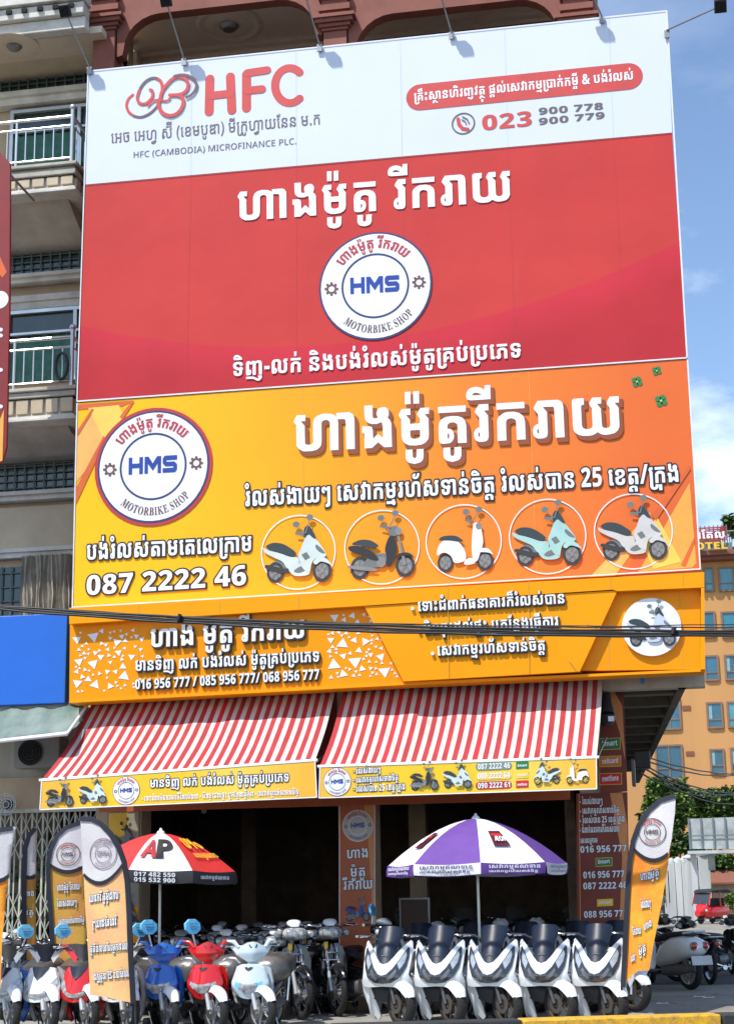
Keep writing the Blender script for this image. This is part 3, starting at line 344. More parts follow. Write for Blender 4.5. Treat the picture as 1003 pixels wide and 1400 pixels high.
499:[[77,140,12,-1,19,-6,13,-13,4,-8,4,-21,0,-91,-29,0,-9,18,-11,-11,-9,-6,-17,-3,-17,1,-9,4,-8,6,-8,14,-3,11,1,17,3,9,4,8,6,6,9,5,21,6,35,2,-3,16,-7,6,-8,1,-13,-2,-23,-8,-12,28,25,9],[76,62,-12,-2,-10,-6,-3,-7,0,-8,2,-5,4,-4,5,-2,8,0,8,3,6,6,4,9,0,17]],
621:[[92,140,14,-2,-4,-39,-15,1,-10,-1,-10,-5,-7,-10,-3,-15,0,-69,-40,0,0,137,30,0,7,-22,2,0,6,9,9,8,10,6]],
635:[[76,31,21,4,0,-31,-19,-5,-21,-1,-16,4,-11,10,-6,10,-3,22,0,62,-16,0,0,18,20,13,11,29,27,0,0,-29,32,0,0,-31,-32,0,0,-64,3,-8,4,-2]],
544:[[73,140,18,-2,21,-9,10,-11,4,-6,6,-16,1,-38,-81,0,5,-18,7,-8,6,-2,13,-2,17,1,25,9,0,-31,-20,-7,-20,-2,-17,0,-26,7,-7,4,-11,12,-9,16,-2,9,-2,22,2,22,2,9,8,16,11,12,6,5,16,6],[75,111,-9,-2,-7,-5,-4,-8,-3,-11,44,0,-2,10,-4,8,-6,6]],
559:[[92,106,-28,0,0,-106,-41,0,0,106,-19,0,0,20,19,11,1,16,5,19,11,12,17,6,24,0,20,-5,-9,-28,-12,3,-10,-1,-5,-6,-1,-6,0,-10,28,0]],
599:[[139,69,-1,-16,-3,-14,-5,-12,-7,-10,-10,-8,-11,-7,-13,-3,-14,-1,-14,1,-13,3,-11,7,-9,8,-7,10,-6,12,-3,14,-1,16,4,30,3,8,9,14,13,10,8,4,8,3,19,2,26,-5,14,-8,6,-5,10,-14,4,-9,2,-9],[52,69,2,-22,3,-8,5,-5,6,-4,7,-1,7,1,6,4,7,13,3,22,-3,22,-7,13,-6,3,-7,1,-6,0,-8,-5,-6,-10]],
594:[[94,140,19,-3,8,-4,12,-12,4,-9,3,-22,0,-90,-41,0,-1,90,-5,13,-12,4,-11,-3,-5,-3,-5,-11,-2,-17,-1,-73,-40,0,0,137,31,0,5,-18,2,0,7,9,9,7,11,4]],
520:[[75,-2,-19,1,-15,6,-13,9,-5,7,-8,15,-2,10,-2,34,2,10,6,18,5,7,11,12,7,5,17,6,24,2,17,-3,19,-7,-12,-31,-15,6,-14,2,-11,-3,-6,-4,-6,-10,-2,-10,-1,-18,2,-11,7,-14,6,-4,7,-2,18,1,23,10,0,-33,-18,-9]],
585:[[57,0,-40,0,0,190,40,0]],
535:[[59,-2,-11,1,-9,3,-8,6,-7,8,-6,10,-7,26,0,17,0,16,7,27,6,10,7,8,9,5,9,4,10,1,12,-2,10,-4,15,-14,-2,25,0,45,41,0,0,-190,-31,0,-8,17,-2,0,-6,-8,-8,-6,-9,-4],[74,30,10,2,7,7,4,10,2,20,-1,16,-4,12,-7,7,-12,2,-8,-2,-7,-7,-5,-12,-1,-17,1,-17,5,-11,7,-7]],
387:[[122,0,-10,38,-56,0,-11,-38,-45,0,57,179,53,0,58,-179],[93,110,-9,41,-19,-78,38,0]],
458:[[76,178,28,-3,11,-5,9,-6,7,-8,5,-10,3,-11,1,-18,-3,-18,-5,-10,-7,-9,-14,-11,-20,-6,-30,-2,0,-61,-42,0,0,178],[74,144,-13,0,0,-48,14,0,10,2,8,6,4,9,1,14,-3,8,-10,8]],
8:[[48,181,18,-4,14,-11,8,-17,3,-24,-2,-23,-9,-18,-13,-11,-19,-4,-17,4,-13,11,-9,18,-3,23,3,24,8,17,13,11],[49,155,-5,-2,-4,-6,-2,-22,2,-22,4,-6,5,-2,5,2,3,6,3,22,-3,22,-3,6],[173,178,-92,-178,-31,0,92,178],[174,110,18,-4,14,-11,8,-17,3,-24,-2,-23,-9,-18,-13,-11,-19,-4,-17,4,-13,11,-9,18,-3,23,3,24,8,17,13,11],[175,83,-5,-1,-4,-6,-2,-22,2,-22,4,-6,5,-2,5,2,3,6,3,22,-3,22,-3,6]],
388:[[208,0,-98,0,0,38,-51,0,-14,-38,-46,0,73,178,136,0,0,-34,-57,0,0,-34,53,0,0,-35,-53,0,0,-40,57,0],[72,73,38,0,0,70,-12,0]],
443:[[175,0,-53,0,-66,128,1,-128,-38,0,0,178,53,0,66,-125,-1,125,38,0]],
89:[[28,98,-11,15,-3,10,4,9,17,19,67,0,3,1,1,3,0,20,39,0,-1,-32,-4,-10,-5,-4,-14,-4,-76,0,-3,-5,8,-9],[22,62,4,23,12,13,19,7,26,2,27,-2,20,-7,11,-13,4,-17,0,-68,-39,0,0,68,-1,6,-5,4,-11,4,-15,-1,-7,-3,-4,-4,-2,-12],[22,65,39,0,0,-6,13,-2,9,-5,5,-8,2,-14,-2,-12,-7,-10,-10,-6,-7,-1,-25,-1,-12,4,-4,9],[61,19,6,3,2,8,-2,8,-6,2]],
64:[[21,62,1,54,7,15,7,6,18,7,25,2,25,-2,18,-7,7,-6,7,-15,1,-79,18,14,19,-14,0,70,1,9,7,15,6,6,18,7,25,2,26,-2,18,-7,6,-6,7,-15,1,-116,-39,0,0,107,-3,8,-7,5,-13,1,-7,-2,-5,-4,-2,-5,0,-110,-34,0,-24,17,-23,-17,-34,0,0,107,-3,8,-8,5,-16,0,-6,-3,-4,-4,-1,-51],[21,65,39,0,0,-6,12,-2,10,-5,5,-8,2,-14,-2,-12,-7,-10,-10,-6,-7,-1,-25,-1,-12,4,-4,9],[60,19,6,3,2,8,-2,8,-6,2]],
86:[[148,94,0,-82,-4,-7,-6,-3,-10,-2,-31,0,0,26,9,1,3,4,0,29,-44,0,0,-48,-2,-5,-5,-4,-8,-2,-36,-1,0,26,9,1,3,4,0,63,39,0,0,-8,44,0,0,8],[109,89,0,14,-13,19,9,15,7,9,39,0,0,-25,-20,0,17,-19,0,-13],[26,89,0,16,-12,17,7,13,9,11,37,0,0,-25,-19,0,17,-19,0,-13]],
2185:[[5,0,0,6,15,4,5,5,3,15,0,120,-3,7,-3,3,-16,3,0,7,63,0,49,-117,49,117,63,0,0,-7,-10,-2,-7,-3,-3,-7,-2,-10,1,-118,4,-12,6,-3,11,-2,0,-6,-83,0,0,6,11,2,7,4,4,11,0,125,-62,-148,-7,0,-61,145,1,-122,4,-12,8,-3,11,-2,0,-6]],
2205:[[97,-4,-18,2,-16,5,-15,8,-13,11,-10,13,-8,15,-5,17,-2,18,2,18,5,17,8,15,10,13,13,11,15,8,17,5,19,2,18,-2,16,-5,15,-8,12,-11,11,-13,8,-15,5,-17,2,-18,-2,-18,-5,-17,-8,-15,-11,-13,-13,-11,-15,-8,-17,-5],[98,4,19,6,14,15,8,25,2,35,-3,34,-9,26,-6,9,-8,6,-8,4,-10,1,-19,-5,-13,-15,-8,-25,-3,-35,3,-35,9,-25,7,-9,7,-6,9,-4]],
2257:[[34,0,0,6,12,2,7,4,5,12,0,137,-20,-3,-14,-8,-9,-13,-4,-19,-7,0,0,52,149,0,0,-52,-7,0,-4,19,-9,13,-14,9,-21,2,0,-137,5,-13,7,-3,12,-2,0,-6]],
2238:[[6,0,0,6,11,2,6,4,4,7,1,11,-1,117,-4,11,-6,4,-11,1,0,7,92,-1,28,-6,11,-5,8,-6,6,-8,3,-9,1,-11,-2,-14,-7,-11,-12,-9,-17,-7,48,-70,5,-5,9,-2,0,-6,-53,0,-51,79,-7,0,1,-60,6,-9,15,-4,0,-6],[68,87,17,1,14,4,5,4,7,12,2,17,-2,16,-5,11,-10,6,-17,2,-6,-1,-4,-4,-1,-11]],
2084:[[6,0,0,6,11,2,6,4,4,12,1,113,-3,19,-6,5,-13,2,0,7,76,0,29,-3,20,-7,12,-12,5,-18,-3,-13,-8,-11,-12,-9,-18,-5,21,-6,16,-9,9,-13,3,-15,-1,-11,-4,-10,-5,-8,-8,-7,-10,-6,-24,-6],[68,94,11,0,14,4,5,3,6,11,2,16,-1,15,-5,11,-8,6,-15,1,-6,-1,-2,-4],[82,9,14,2,9,7,5,12,1,27,-4,15,-9,9,-15,4,-15,1,1,-69,4,-6]],
2150:[[5,0,0,6,15,4,5,5,3,13,0,121,-4,10,-7,3,-12,1,0,7,86,0,0,-7,-11,-1,-7,-3,-5,-10,0,-120,3,-15,6,-4,15,-4,0,-6]],
2168:[[6,0,0,6,11,2,7,4,3,7,1,11,0,117,-5,11,-6,4,-11,1,0,7,84,0,0,-7,-16,-3,-5,-8,-1,-65,59,61,3,8,-2,3,-4,2,-16,2,0,7,73,0,0,-7,-15,-2,-12,-5,-12,-9,-41,-41,74,-91,9,-7,9,-2,0,-6,-89,0,0,6,16,2,4,3,0,4,-50,65,-6,-6,1,-55,6,-9,15,-4,0,-6]],
2114:[[5,0,0,6,11,1,7,4,4,7,1,11,-1,122,-2,4,-5,6,-14,2,0,7,142,0,0,-51,-5,0,-2,11,-8,16,-14,9,-9,3,-24,2,-12,-1,-4,-2,-2,-9,0,-56,12,0,12,4,8,9,7,23,6,0,0,-84,-6,0,-3,19,-7,12,-12,6,-17,2,0,-58,2,-10,7,-4,18,0,22,3,11,6,10,8,8,11,7,14,7,0,-10,-53]],
2247:[[16,-4,0,63,7,0,4,-13,9,-20,6,-8,14,-9,17,-3,7,0,11,4,8,8,5,15,-2,8,-3,7,-7,6,-50,28,-13,12,-5,6,-3,8,-3,16,2,14,5,12,12,14,18,8,22,1,35,-7,5,2,2,6,7,0,0,-55,-6,0,-7,19,-12,15,-9,7,-9,4,-17,1,-10,-3,-10,-11,-2,-9,2,-9,9,-11,53,-28,10,-7,7,-8,7,-14,2,-15,-2,-16,-6,-12,-15,-15,-22,-9,-27,-1,-30,7,-6,-1,-3,-7]],
2142:[[6,0,0,6,11,2,6,4,4,7,1,11,-1,117,-4,11,-6,4,-11,1,0,7,84,0,0,-7,-16,-3,-5,-8,-1,-59,59,0,0,52,-1,9,-7,7,-14,2,0,7,84,0,0,-7,-11,-2,-6,-3,-4,-7,-1,-10,1,-117,4,-12,6,-4,11,-2,0,-6,-84,0,0,6,15,3,5,5,1,4,1,64,-59,0,1,-63,6,-9,15,-4,0,-6]],
2217:[[6,0,0,6,11,2,6,4,4,7,1,11,-1,117,-4,11,-6,4,-11,1,0,7,101,-2,18,-4,11,-7,12,-14,4,-13,-1,-17,-8,-17,-15,-12,-11,-4,-13,-3,-36,-1,1,-57,6,-9,15,-4,0,-6],[68,86,16,0,13,4,4,4,6,11,2,17,-2,17,-5,12,-8,7,-17,2,-5,-1,-4,-5]],
}
# set lines of lettering: left end, right end, then letter number and position of every letter
LINES = {
'shop':(45,6085,[304,0,0,53,1236,0,76,1907,0,141,2496,-29,117,2521,-26,65,2577,0,117,3191,-26,78,3498,0,109,3935,-29,49,3870,0,292,4530,0,77,5204,0]),
'shopx':(45,5825,[304,0,0,53,1236,0,76,1907,0,141,2496,-29,117,2521,-26,65,2577,0,117,3191,-26,78,3238,0,109,3675,-29,49,3610,0,292,4270,0,77,4944,0]),
'slogan':(62,14074,[67,0,0,105,589,-29,58,627,0,16,1595,0,79,1915,0,49,2856,0,146,3469,-29,69,3776,0,105,4375,-29,53,4437,0,70,5108,0,53,5778,0,146,6367,30,78,6449,0,137,6886,-29,79,6821,0,83,7761,0,146,8657,-29,76,8705,0,141,9294,-29,117,9319,-26,65,9375,0,117,9989,-26,220,10036,0,51,10296,0,70,10957,0,146,11546,-29,220,11627,0,70,11886,0,131,12556,0,75,12860,0,67,13518,0]),
'easy':(19,22765,[78,0,0,137,437,-29,79,371,0,83,1312,0,146,2208,-29,244,2256,0,77,3210,0,165,4168,0,131,4999,0,83,5303,0,296,6247,0,49,6921,0,76,7581,0,216,8238,-26,78,8251,0,84,8623,0,156,9541,-29,83,9569,0,272,10513,0,69,11439,0,146,12038,-29,54,12099,0,105,12682,-29,65,12767,0,204,13401,-26,78,13689,0,137,14126,-29,79,14060,0,83,15001,0,146,15897,-29,279,15944,0,69,16904,0,21,17824,0,24,18383,0,131,19203,0,50,19507,0,65,20167,0,204,20801,-26,18,20829,0,220,21258,0,49,21518,0,115,22132,-26,53,22179,0]),
'telegram':(45,9218,[70,0,0,53,670,0,146,1259,30,78,1341,0,137,1778,-29,79,1713,0,83,2653,0,146,3549,-29,268,3597,0,76,4542,0,131,5211,0,65,5515,0,131,6177,0,79,6481,0,220,7421,0,236,7681,0,76,8625,0]),
'n087':(38,5518,[19,0,0,27,559,0,26,1118,0,21,1937,0,21,2497,0,21,3056,0,21,3615,0,23,4434,0,25,4993,0]),
'fin':(29,15877,[1131,0,0,1086,284,0,1054,918,0,1131,1789,0,1086,2072,0,1084,2706,0,1223,3654,-26,1083,3880,0,1144,4776,-29,1109,4776,113,1011,5052,0,1131,5358,0,1050,5642,0,1076,6267,0,1070,6897,0,1117,7511,-26,1262,7526,0,1012,8428,0,1076,8994,0,1109,9583,-29,1220,9624,0,1049,9903,0,1117,10517,-26,1304,10528,0,1223,11476,-26,1077,11720,0,1132,12655,0,1069,12939,0,1069,13562,0,1076,14446,0,1017,15075,0,1049,15346,0]),
'fine':(92,17522,[1424,0,0,1418,713,0,1399,1214,0,1011,2081,0,1399,2387,0,1387,2994,0,1442,3614,0,1398,4499,0,1448,5126,0,1404,5876,0,1426,6576,0,1387,6915,0,1012,7535,0,1442,8101,0,1426,8986,0,1399,9326,0,1460,9932,0,1448,10536,0,1418,11285,0,1426,11786,0,1443,12126,0,1387,12865,0,1443,13484,0,1399,14223,0,1407,14830,0,1458,15623,0,1437,16208,0,1399,16714,0,1017,17321,0]),
'pill':(21,19665,[220,0,0,51,260,0,111,875,-29,139,920,0,302,1315,0,206,2273,-26,69,2536,0,84,3196,0,105,4114,-29,78,4143,0,59,4514,0,194,5483,-26,80,5482,0,65,5877,0,206,6527,-26,115,6496,-296,73,6798,0,196,7432,-26,79,7478,0,146,8370,-29,131,8418,0,83,8722,0,296,9666,0,49,10340,0,76,11001,0,216,11658,-26,220,11671,0,279,11930,0,49,12890,0,146,13503,-29,49,13551,0,76,14211,0,189,14845,-26,109,14800,-29,9,15141,0,70,16145,0,53,16815,0,146,17404,30,78,17486,0,137,17923,-29,79,17857,0,83,18798,0,146,19694,-29]),
'n023':(38,1633,[19,0,0,21,559,0,22,1118,0]),
'n778':(34,3580,[28,0,0,19,559,0,19,1118,0,26,1937,0,26,2497,0,27,3056,0]),
'n779':(34,3578,[28,0,0,19,559,0,19,1118,0,26,1937,0,26,2497,0,28,3056,0]),
'hms':(77,2144,[424,0,0,442,721,0,464,1637,0]),
'fshop':(45,6345,[304,0,0,53,1236,0,76,2167,0,141,2756,-29,117,2781,-26,65,2837,0,117,3451,-26,78,3758,0,109,4195,-29,49,4130,0,292,4790,0,77,5464,0]),
'fbuy':(45,14559,[288,0,0,69,956,0,67,1616,0,105,2205,-29,58,2243,0,79,3471,0,49,4412,0,146,5025,-29,70,5333,0,53,6003,0,146,6592,30,78,6674,0,137,7111,-29,79,7045,0,83,7986,0,146,8882,-29,76,9190,0,141,9779,-29,117,9804,-26,65,9860,0,117,10474,-26,220,10521,0,51,10781,0,70,11441,0,146,12030,-29,220,12111,0,70,12371,0,131,13041,0,75,13345,0,67,14003,0]),
'fnum':(38,18260,[19,0,0,20,559,0,25,1118,0,28,1937,0,24,2497,0,25,3056,0,26,3875,0,26,4434,0,26,4993,0,18,5812,0,19,6502,0,27,7061,0,24,7620,0,28,8440,0,24,8999,0,25,9558,0,26,10377,0,26,10936,0,26,11495,0,18,12054,0,19,12744,0,25,13303,0,27,13863,0,28,14682,0,24,15241,0,25,15800,0,26,16619,0,26,17178,0,26,17737,0]),
'f1':(35,11308,[131,0,0,272,304,0,139,1230,0,56,1625,0,137,2224,30,284,2303,0,49,3243,0,146,3856,-29,68,3904,0,276,4580,0,240,5530,0,78,6473,0,49,6845,0,154,7458,-29,78,7505,0,137,7942,-29,79,7877,0,83,8817,0,146,9713,-29,279,9761,0,69,10721,0]),
'f2':(45,10569,[76,0,0,105,589,-29,69,670,0,54,1330,0,115,1924,-26,139,1998,0,60,2393,0,79,3054,0,146,3946,-29,73,3994,0,207,4628,-26,139,4674,0,96,5329,0,49,6031,0,132,6692,0,69,6996,0,222,7630,-26,53,7656,0,131,8327,0,68,8631,0,223,9264,-26,109,9220,-29,236,9307,0,78,10251,0]),
'f3':(35,8344,[131,0,0,83,304,0,296,1248,0,49,1922,0,76,2582,0,216,3239,-26,78,3252,0,84,3624,0,156,4542,-29,83,4570,0,272,5514,0,69,6440,0,146,7039,-29,54,7100,0,105,7683,-29,65,7768,0,204,8402,-26]),
'aw2':(26,32609,[16,0,0,131,580,0,272,884,0,139,1810,0,56,2205,0,137,2804,30,284,2883,0,49,3824,0,146,4437,-29,68,4484,0,276,5160,0,240,6110,0,78,7054,0,49,7425,0,154,8038,-29,78,8086,0,137,8523,-29,79,8457,0,83,9398,0,146,10294,-29,279,10341,0,69,11301,0,16,12221,0,76,12802,0,105,13391,-29,69,13472,0,54,14132,0,115,14726,-26,139,14800,0,60,15195,0,79,15855,0,146,16747,-29,73,16796,0,207,17430,-26,139,17476,0,96,18131,0,49,18833,0,132,19494,0,69,19797,0,222,20431,-26,53,20458,0,131,21129,0,68,21433,0,223,22066,-26,109,22022,-29,236,22109,0,78,23053,0,16,23684,0,131,24264,0,83,24568,0,296,25512,0,49,26186,0,76,26847,0,216,27504,-26,78,27517,0,84,27888,0,156,28806,-29,83,28834,0,272,29778,0,69,30704,0,146,31303,-29,54,31365,0,105,31948,-29,65,32033,0,204,32667,-26]),
'b_easy':(26,5251,[16,0,0,78,580,0,137,1017,-29,79,952,0,83,1892,0,146,2788,-29,244,2836,0,77,3790,0,165,4748,0]),
'b_serv':(26,8925,[16,0,0,131,580,0,83,884,0,296,1828,0,49,2502,0,76,3162,0,216,3819,-26,78,3832,0,84,4204,0,156,5122,-29,83,5150,0,272,6094,0,69,7020,0,146,7619,-29,54,7681,0,105,8264,-29,65,8348,0,204,8982,-26]),
'b_25':(26,9487,[16,0,0,78,580,0,137,1017,-29,79,952,0,83,1892,0,146,2788,-29,279,2836,0,69,3796,0,21,4716,0,24,5275,0,131,6094,0,50,6398,0,65,7059,0,204,7693,-26,220,7980,0,49,8240,0,115,8854,-26,53,8901,0]),
'b_debt':(26,10263,[16,0,0,56,580,0,137,1179,30,284,1257,0,49,2198,0,146,2811,-29,68,2859,0,276,3535,0,240,4485,0,78,5428,0,49,5800,0,154,6413,-29,78,6460,0,137,6897,-29,79,6832,0,83,7772,0,146,8668,-29,279,8716,0,69,9676,0]),
'n089':(38,5537,[19,0,0,27,559,0,28,1118,0,21,1937,0,21,2497,0,21,3056,0,21,3615,0,25,4434,0,23,4993,0]),
'n090':(38,5417,[19,0,0,28,559,0,19,1118,0,21,1937,0,21,2497,0,21,3056,0,21,3615,0,25,4434,0,20,4993,0]),
'm087':(38,5518,[19,0,0,27,559,0,26,1118,0,21,1937,0,21,2497,0,21,3056,0,21,3615,0,23,4434,0,25,4993,0]),
'n016':(38,5516,[19,0,0,20,559,0,25,1118,0,28,1937,0,24,2497,0,25,3056,0,26,3875,0,26,4434,0,26,4993,0]),
'n088':(38,5516,[19,0,0,27,559,0,27,1118,0,28,1937,0,24,2497,0,25,3056,0,26,3875,0,26,4434,0,26,4993,0]),
'hang':(45,1822,[304,0,0,53,1236,0]),
'moto':(45,1246,[76,0,0,141,589,-29,117,614,-26,65,670,0,117,1284,-26]),
'rik':(-72,2586,[78,0,0,109,437,-29,49,371,0,292,1032,0,77,1706,0]),
'tele':(35,4006,[131,0,0,65,304,0,131,965,0,79,1269,0,220,2210,0,236,2470,0,76,3413,0]),
'easyonly':(19,4670,[78,0,0,137,437,-29,79,371,0,83,1312,0,146,2208,-29,244,2256,0,77,3210,0,165,4168,0]),
'servonly':(35,8344,[131,0,0,83,304,0,296,1248,0,49,1922,0,76,2582,0,216,3239,-26,78,3252,0,84,3624,0,156,4542,-29,83,4570,0,272,5514,0,69,6440,0,146,7039,-29,54,7100,0,105,7683,-29,65,7768,0,204,8402,-26]),
'provonly':(19,8647,[78,0,0,137,437,-29,79,371,0,83,1312,0,146,2208,-29,279,2256,0,69,3215,0,21,4136,0,24,4695,0,131,5514,0,50,5818,0,65,6479,0,204,7113,-26,220,7140,0,49,7400,0,115,8014,-26,53,8060,0]),
'hotel':(77,3049,[424,0,0,448,721,0,469,1471,0,407,2022,0,437,2545,0]),
'smart':(42,2878,[464,0,0,590,542,0,499,1476,0,621,2055,0,635,2490,0]),
'metf':(66,4060,[590,0,0,544,935,0,635,1509,0,559,1924,0,599,2302,0,594,2902,0,544,3527,0]),
'cell':(42,3722,[520,0,0,544,500,0,585,1075,0,585,1371,0,520,1666,0,499,2167,0,621,2746,0,535,3180,0]),
'AP_A':(0,670,[387,0,0]),
'AP_P':(77,560,[458,0,0]),
'zero':(38,1428,[19,0,0,8,559,0]),
'u1':(38,5515,[19,0,0,20,559,0,26,1118,0,23,1937,0,27,2497,0,21,3056,0,24,3875,0,24,4434,0,19,4993,0]),
'u2':(38,5515,[19,0,0,20,559,0,24,1118,0,24,1937,0,22,2497,0,21,3056,0,28,3875,0,19,4434,0,19,4993,0]),
'aeon':(-4,2330,[388,0,0,448,881,0,443,1631,0]),
'aeon2':(35,6674,[131,0,0,83,304,0,296,1248,0,49,1922,0,76,2582,0,216,3239,-26,89,3252,0,64,3920,0,272,5161,0,69,6087,0]),
'hkh':(55,2506,[86,0,0,117,591,-26,132,678,0,65,982,0,79,1643,0]),
'mshop':(21,9798,[2185,0,0,2205,984,0,2257,1806,0,2205,2476,0,2238,3298,0,2084,4042,0,2150,4741,0,2168,5169,0,2114,5969,0,2247,6927,0,2142,7548,0,2205,8367,0,2217,9189,0]),
}

# ---------------------------------------------------------------- lettering: filled flat shapes set on the signs
_gc = {}
def glyph(k):
    """contours of one letter as point lists"""
    if k not in _gc:
        out = []
        for c in GLYPHS[k]:
            x = y = 0; P = []
            for i in range(0, len(c), 2):
                x += c[i]; y += c[i+1]; P.append((x*4, y*4))
            out.append(P)
        _gc[k] = out
    return _gc[k]
def grow(P, d):
    """offset a contour outwards (to the left of its travel for clockwise outers)"""
    n = len(P); out = []
    for i in range(n):
        a, b, c = P[i-1], P[i], P[(i+1) % n]
        e1 = (b[0]-a[0], b[1]-a[1]); e2 = (c[0]-b[0], c[1]-b[1]); l1 = hypot(*e1) or 1; l2 = hypot(*e2) or 1
        n1 = (-e1[1]/l1, e1[0]/l1); n2 = (-e2[1]/l2, e2[0]/l2)
        m = (n1[0]+n2[0], n1[1]+n2[1]); q = max(.35, (m[0]**2+m[1]**2)/2)
        out.append((b[0]+m[0]*d/q, b[1]+m[1]*d/q))
    return out
def fill2d(conts, mb, fn, m, depth=0.0):
    """conts: 2-D contours, clockwise = solid, counter-clockwise = hole; fn(u, v, d) -> 3-D"""
    V = []; F = []; sg = []
    for P in conts:
        a = area2(P); o = len(V); V += [Vector(p) for p in P]
        ids = list(range(o, o+len(P))); F.append(ids if a > 0 else ids[::-1]); sg.append(1 if a < 0 else -1)
    r = delaunay_2d_cdt(V, [], F, 1, 1e-4)
    tris = [t for t, of in zip(r[2], r[5]) if sum(sg[k] for k in of) > 0]
    mb.add([fn(p.x, p.y, 0) for p in r[0]], [tuple(t) for t in tris], m)
    if depth:
        for P in conts:
            n = len(P); mb.add([fn(u, v, 0) for u, v in P]+[fn(u, v, depth) for u, v in P], [(i, n+i, n+(i+1) % n, (i+1) % n) for i in range(n)], m)
def line_contours(key, d=0):
    a, b, s = LINES[key]; G = []
    for i in range(0, len(s), 3):
        k, x, y = s[i], s[i+1]-a, s[i+2]; cs = []
        for P in glyph(k):
            ar = area2(P)
            Q = [(px+x, py+y) for px, py in P]
            if d:
                Q = grow(Q, d)
                if ar > 0 and (area2(Q) < 2500): continue
            cs.append(Q)
        G.append(cs)
    return b-a, G
def frame_fn(a, b, h, href, Y, off, W, mirror=False):
    P0 = at(a[0], a[1], Y); P1 = at(b[0], b[1], Y); ex = (P1-P0)/W
    sy = h*mpp(*a, Y)/href; ez = Vector((0, 0, 1))*sy
    nrm = Vector((0, -1, 0))
    if mirror: P0, ex = P1, -ex
    return lambda u, v, d: P0+ex*u+ez*v+nrm*(off-d)
def txt(key, a, b, h, Y, m, parent, off=.006, outline=None, ow=40, depth=0, name='lettering', mirror=False, khmer=True, shift=(0,0)):
    """a line of lettering whose baseline runs from pixel a to pixel b on the vertical plane y = Y"""
    W, G = line_contours(key); href = 560 if khmer else 714
    mb = MB(); fn = frame_fn(a, b, h, href, Y, off, W, mirror)
    for cs in G: fill2d(cs, mb, fn, m, depth)
    o = mb.build(name, m, parent, smooth=0)
    if outline:
        W, G = line_contours(key, ow); fn2 = frame_fn((a[0]+shift[0], a[1]+shift[1]), (b[0]+shift[0], b[1]+shift[1]), h, href, Y, off-(depth or 0)-.003, W, mirror)
        mo = MB(); al = [c for cs in G for c in cs]
        fill2d(al, mo, fn2, outline, (off-.004) if off > .012 else 0)
        mo.build('lettering_outline', outline, parent, smooth=0)
    return o
def poly_on(mb, pts, Y, off, m, th=0):
    """a flat polygon given by picture points on the plane y = Y"""
    P = [at(x, y, Y) for x, y in pts]; Q = [(p.x, p.z) for p in P]
    if area2(Q) > 0: Q = Q[::-1]
    fill2d([Q], mb, lambda u, v, d: Vector((u, Y-off+d, v)), m, th)
def disc(mb, c, r, Y, off, m, r2=0, n=48, th=0):
    """disc or ring; c in pixels, r in pixels"""
    p = at(*c, Y); k = mpp(*c, Y)*r; k2 = mpp(*c, Y)*r2
    Q = [(p.x+k*cos(-2*pi*i/n), p.z+k*sin(-2*pi*i/n)) for i in range(n)]
    C_ = [Q]
    if r2: C_.append([(p.x+k2*cos(2*pi*i/n), p.z+k2*sin(2*pi*i/n)) for i in range(n)])
    fill2d(C_, mb, lambda u, v, d: Vector((u, Y-off+d, v)), m, th)
def arc_txt(key, c, r, a0, a1, hs, Y, off, m, parent, inward=False):
    """lettering on a circle; angles in degrees clockwise from the top; hs = letter height in pixels"""
    W, G = line_contours(key); p = at(*c, Y); k = mpp(*c, Y); mb = MB(); a0 = radians(a0); a1 = radians(a1); sc = hs*k/(714 if inward else 560)
    def fn(u, v, d):
        q = a0+(a1-a0)*u/W; rr = r*k+(-v*sc if inward else v*sc)
        return Vector((p.x+rr*sin(q), Y-off+d, p.z+rr*cos(q)))
    for cs in G: fill2d(cs, mb, fn, m)
    mb.build('lettering', m, parent, smooth=0)
def logo(c, r, Y, parent, ring, white, red, blue, dark, off=.004, rr=None, detail=True, roll=-4):
    mb = MB()
    if rr: disc(mb, c, r*rr, Y, off, red); off += .003
    disc(mb, c, r, Y, off, ring); disc(mb, c, r*.965, Y, off+.003, white)
    disc(mb, c, r*.60, Y, off+.006, ring, r*.565)
    if detail:
        for s_ in (-1, 1):
            g = (c[0]+s_*r*.775, c[1]-s_*r*.06); disc(mb, g, r*.09, Y, off+.006, dark, r*.055, 16)
            for q in range(8):
                a = q*pi/4; disc(mb, (g[0]+cos(a)*r*.10, g[1]+sin(a)*r*.10), r*.026, Y, off+.007, dark, 0, 6)
    mb.build('logo_disc', white, parent, smooth=0)
    off += .008
    if detail:
        arc_txt('shop', c, r*.70, -50+roll, 52+roll, r*.155, Y, off, red, parent)
        arc_txt('mshop', c, r*.865, 226+roll, 134+roll, r*.145, Y, off, dark, parent, inward=True)
    h = r*.30
    txt('hms', (c[0]-r*.44, c[1]+r*.15), (c[0]+r*.44, c[1]+r*.10), h, Y, blue, parent, off, khmer=False)
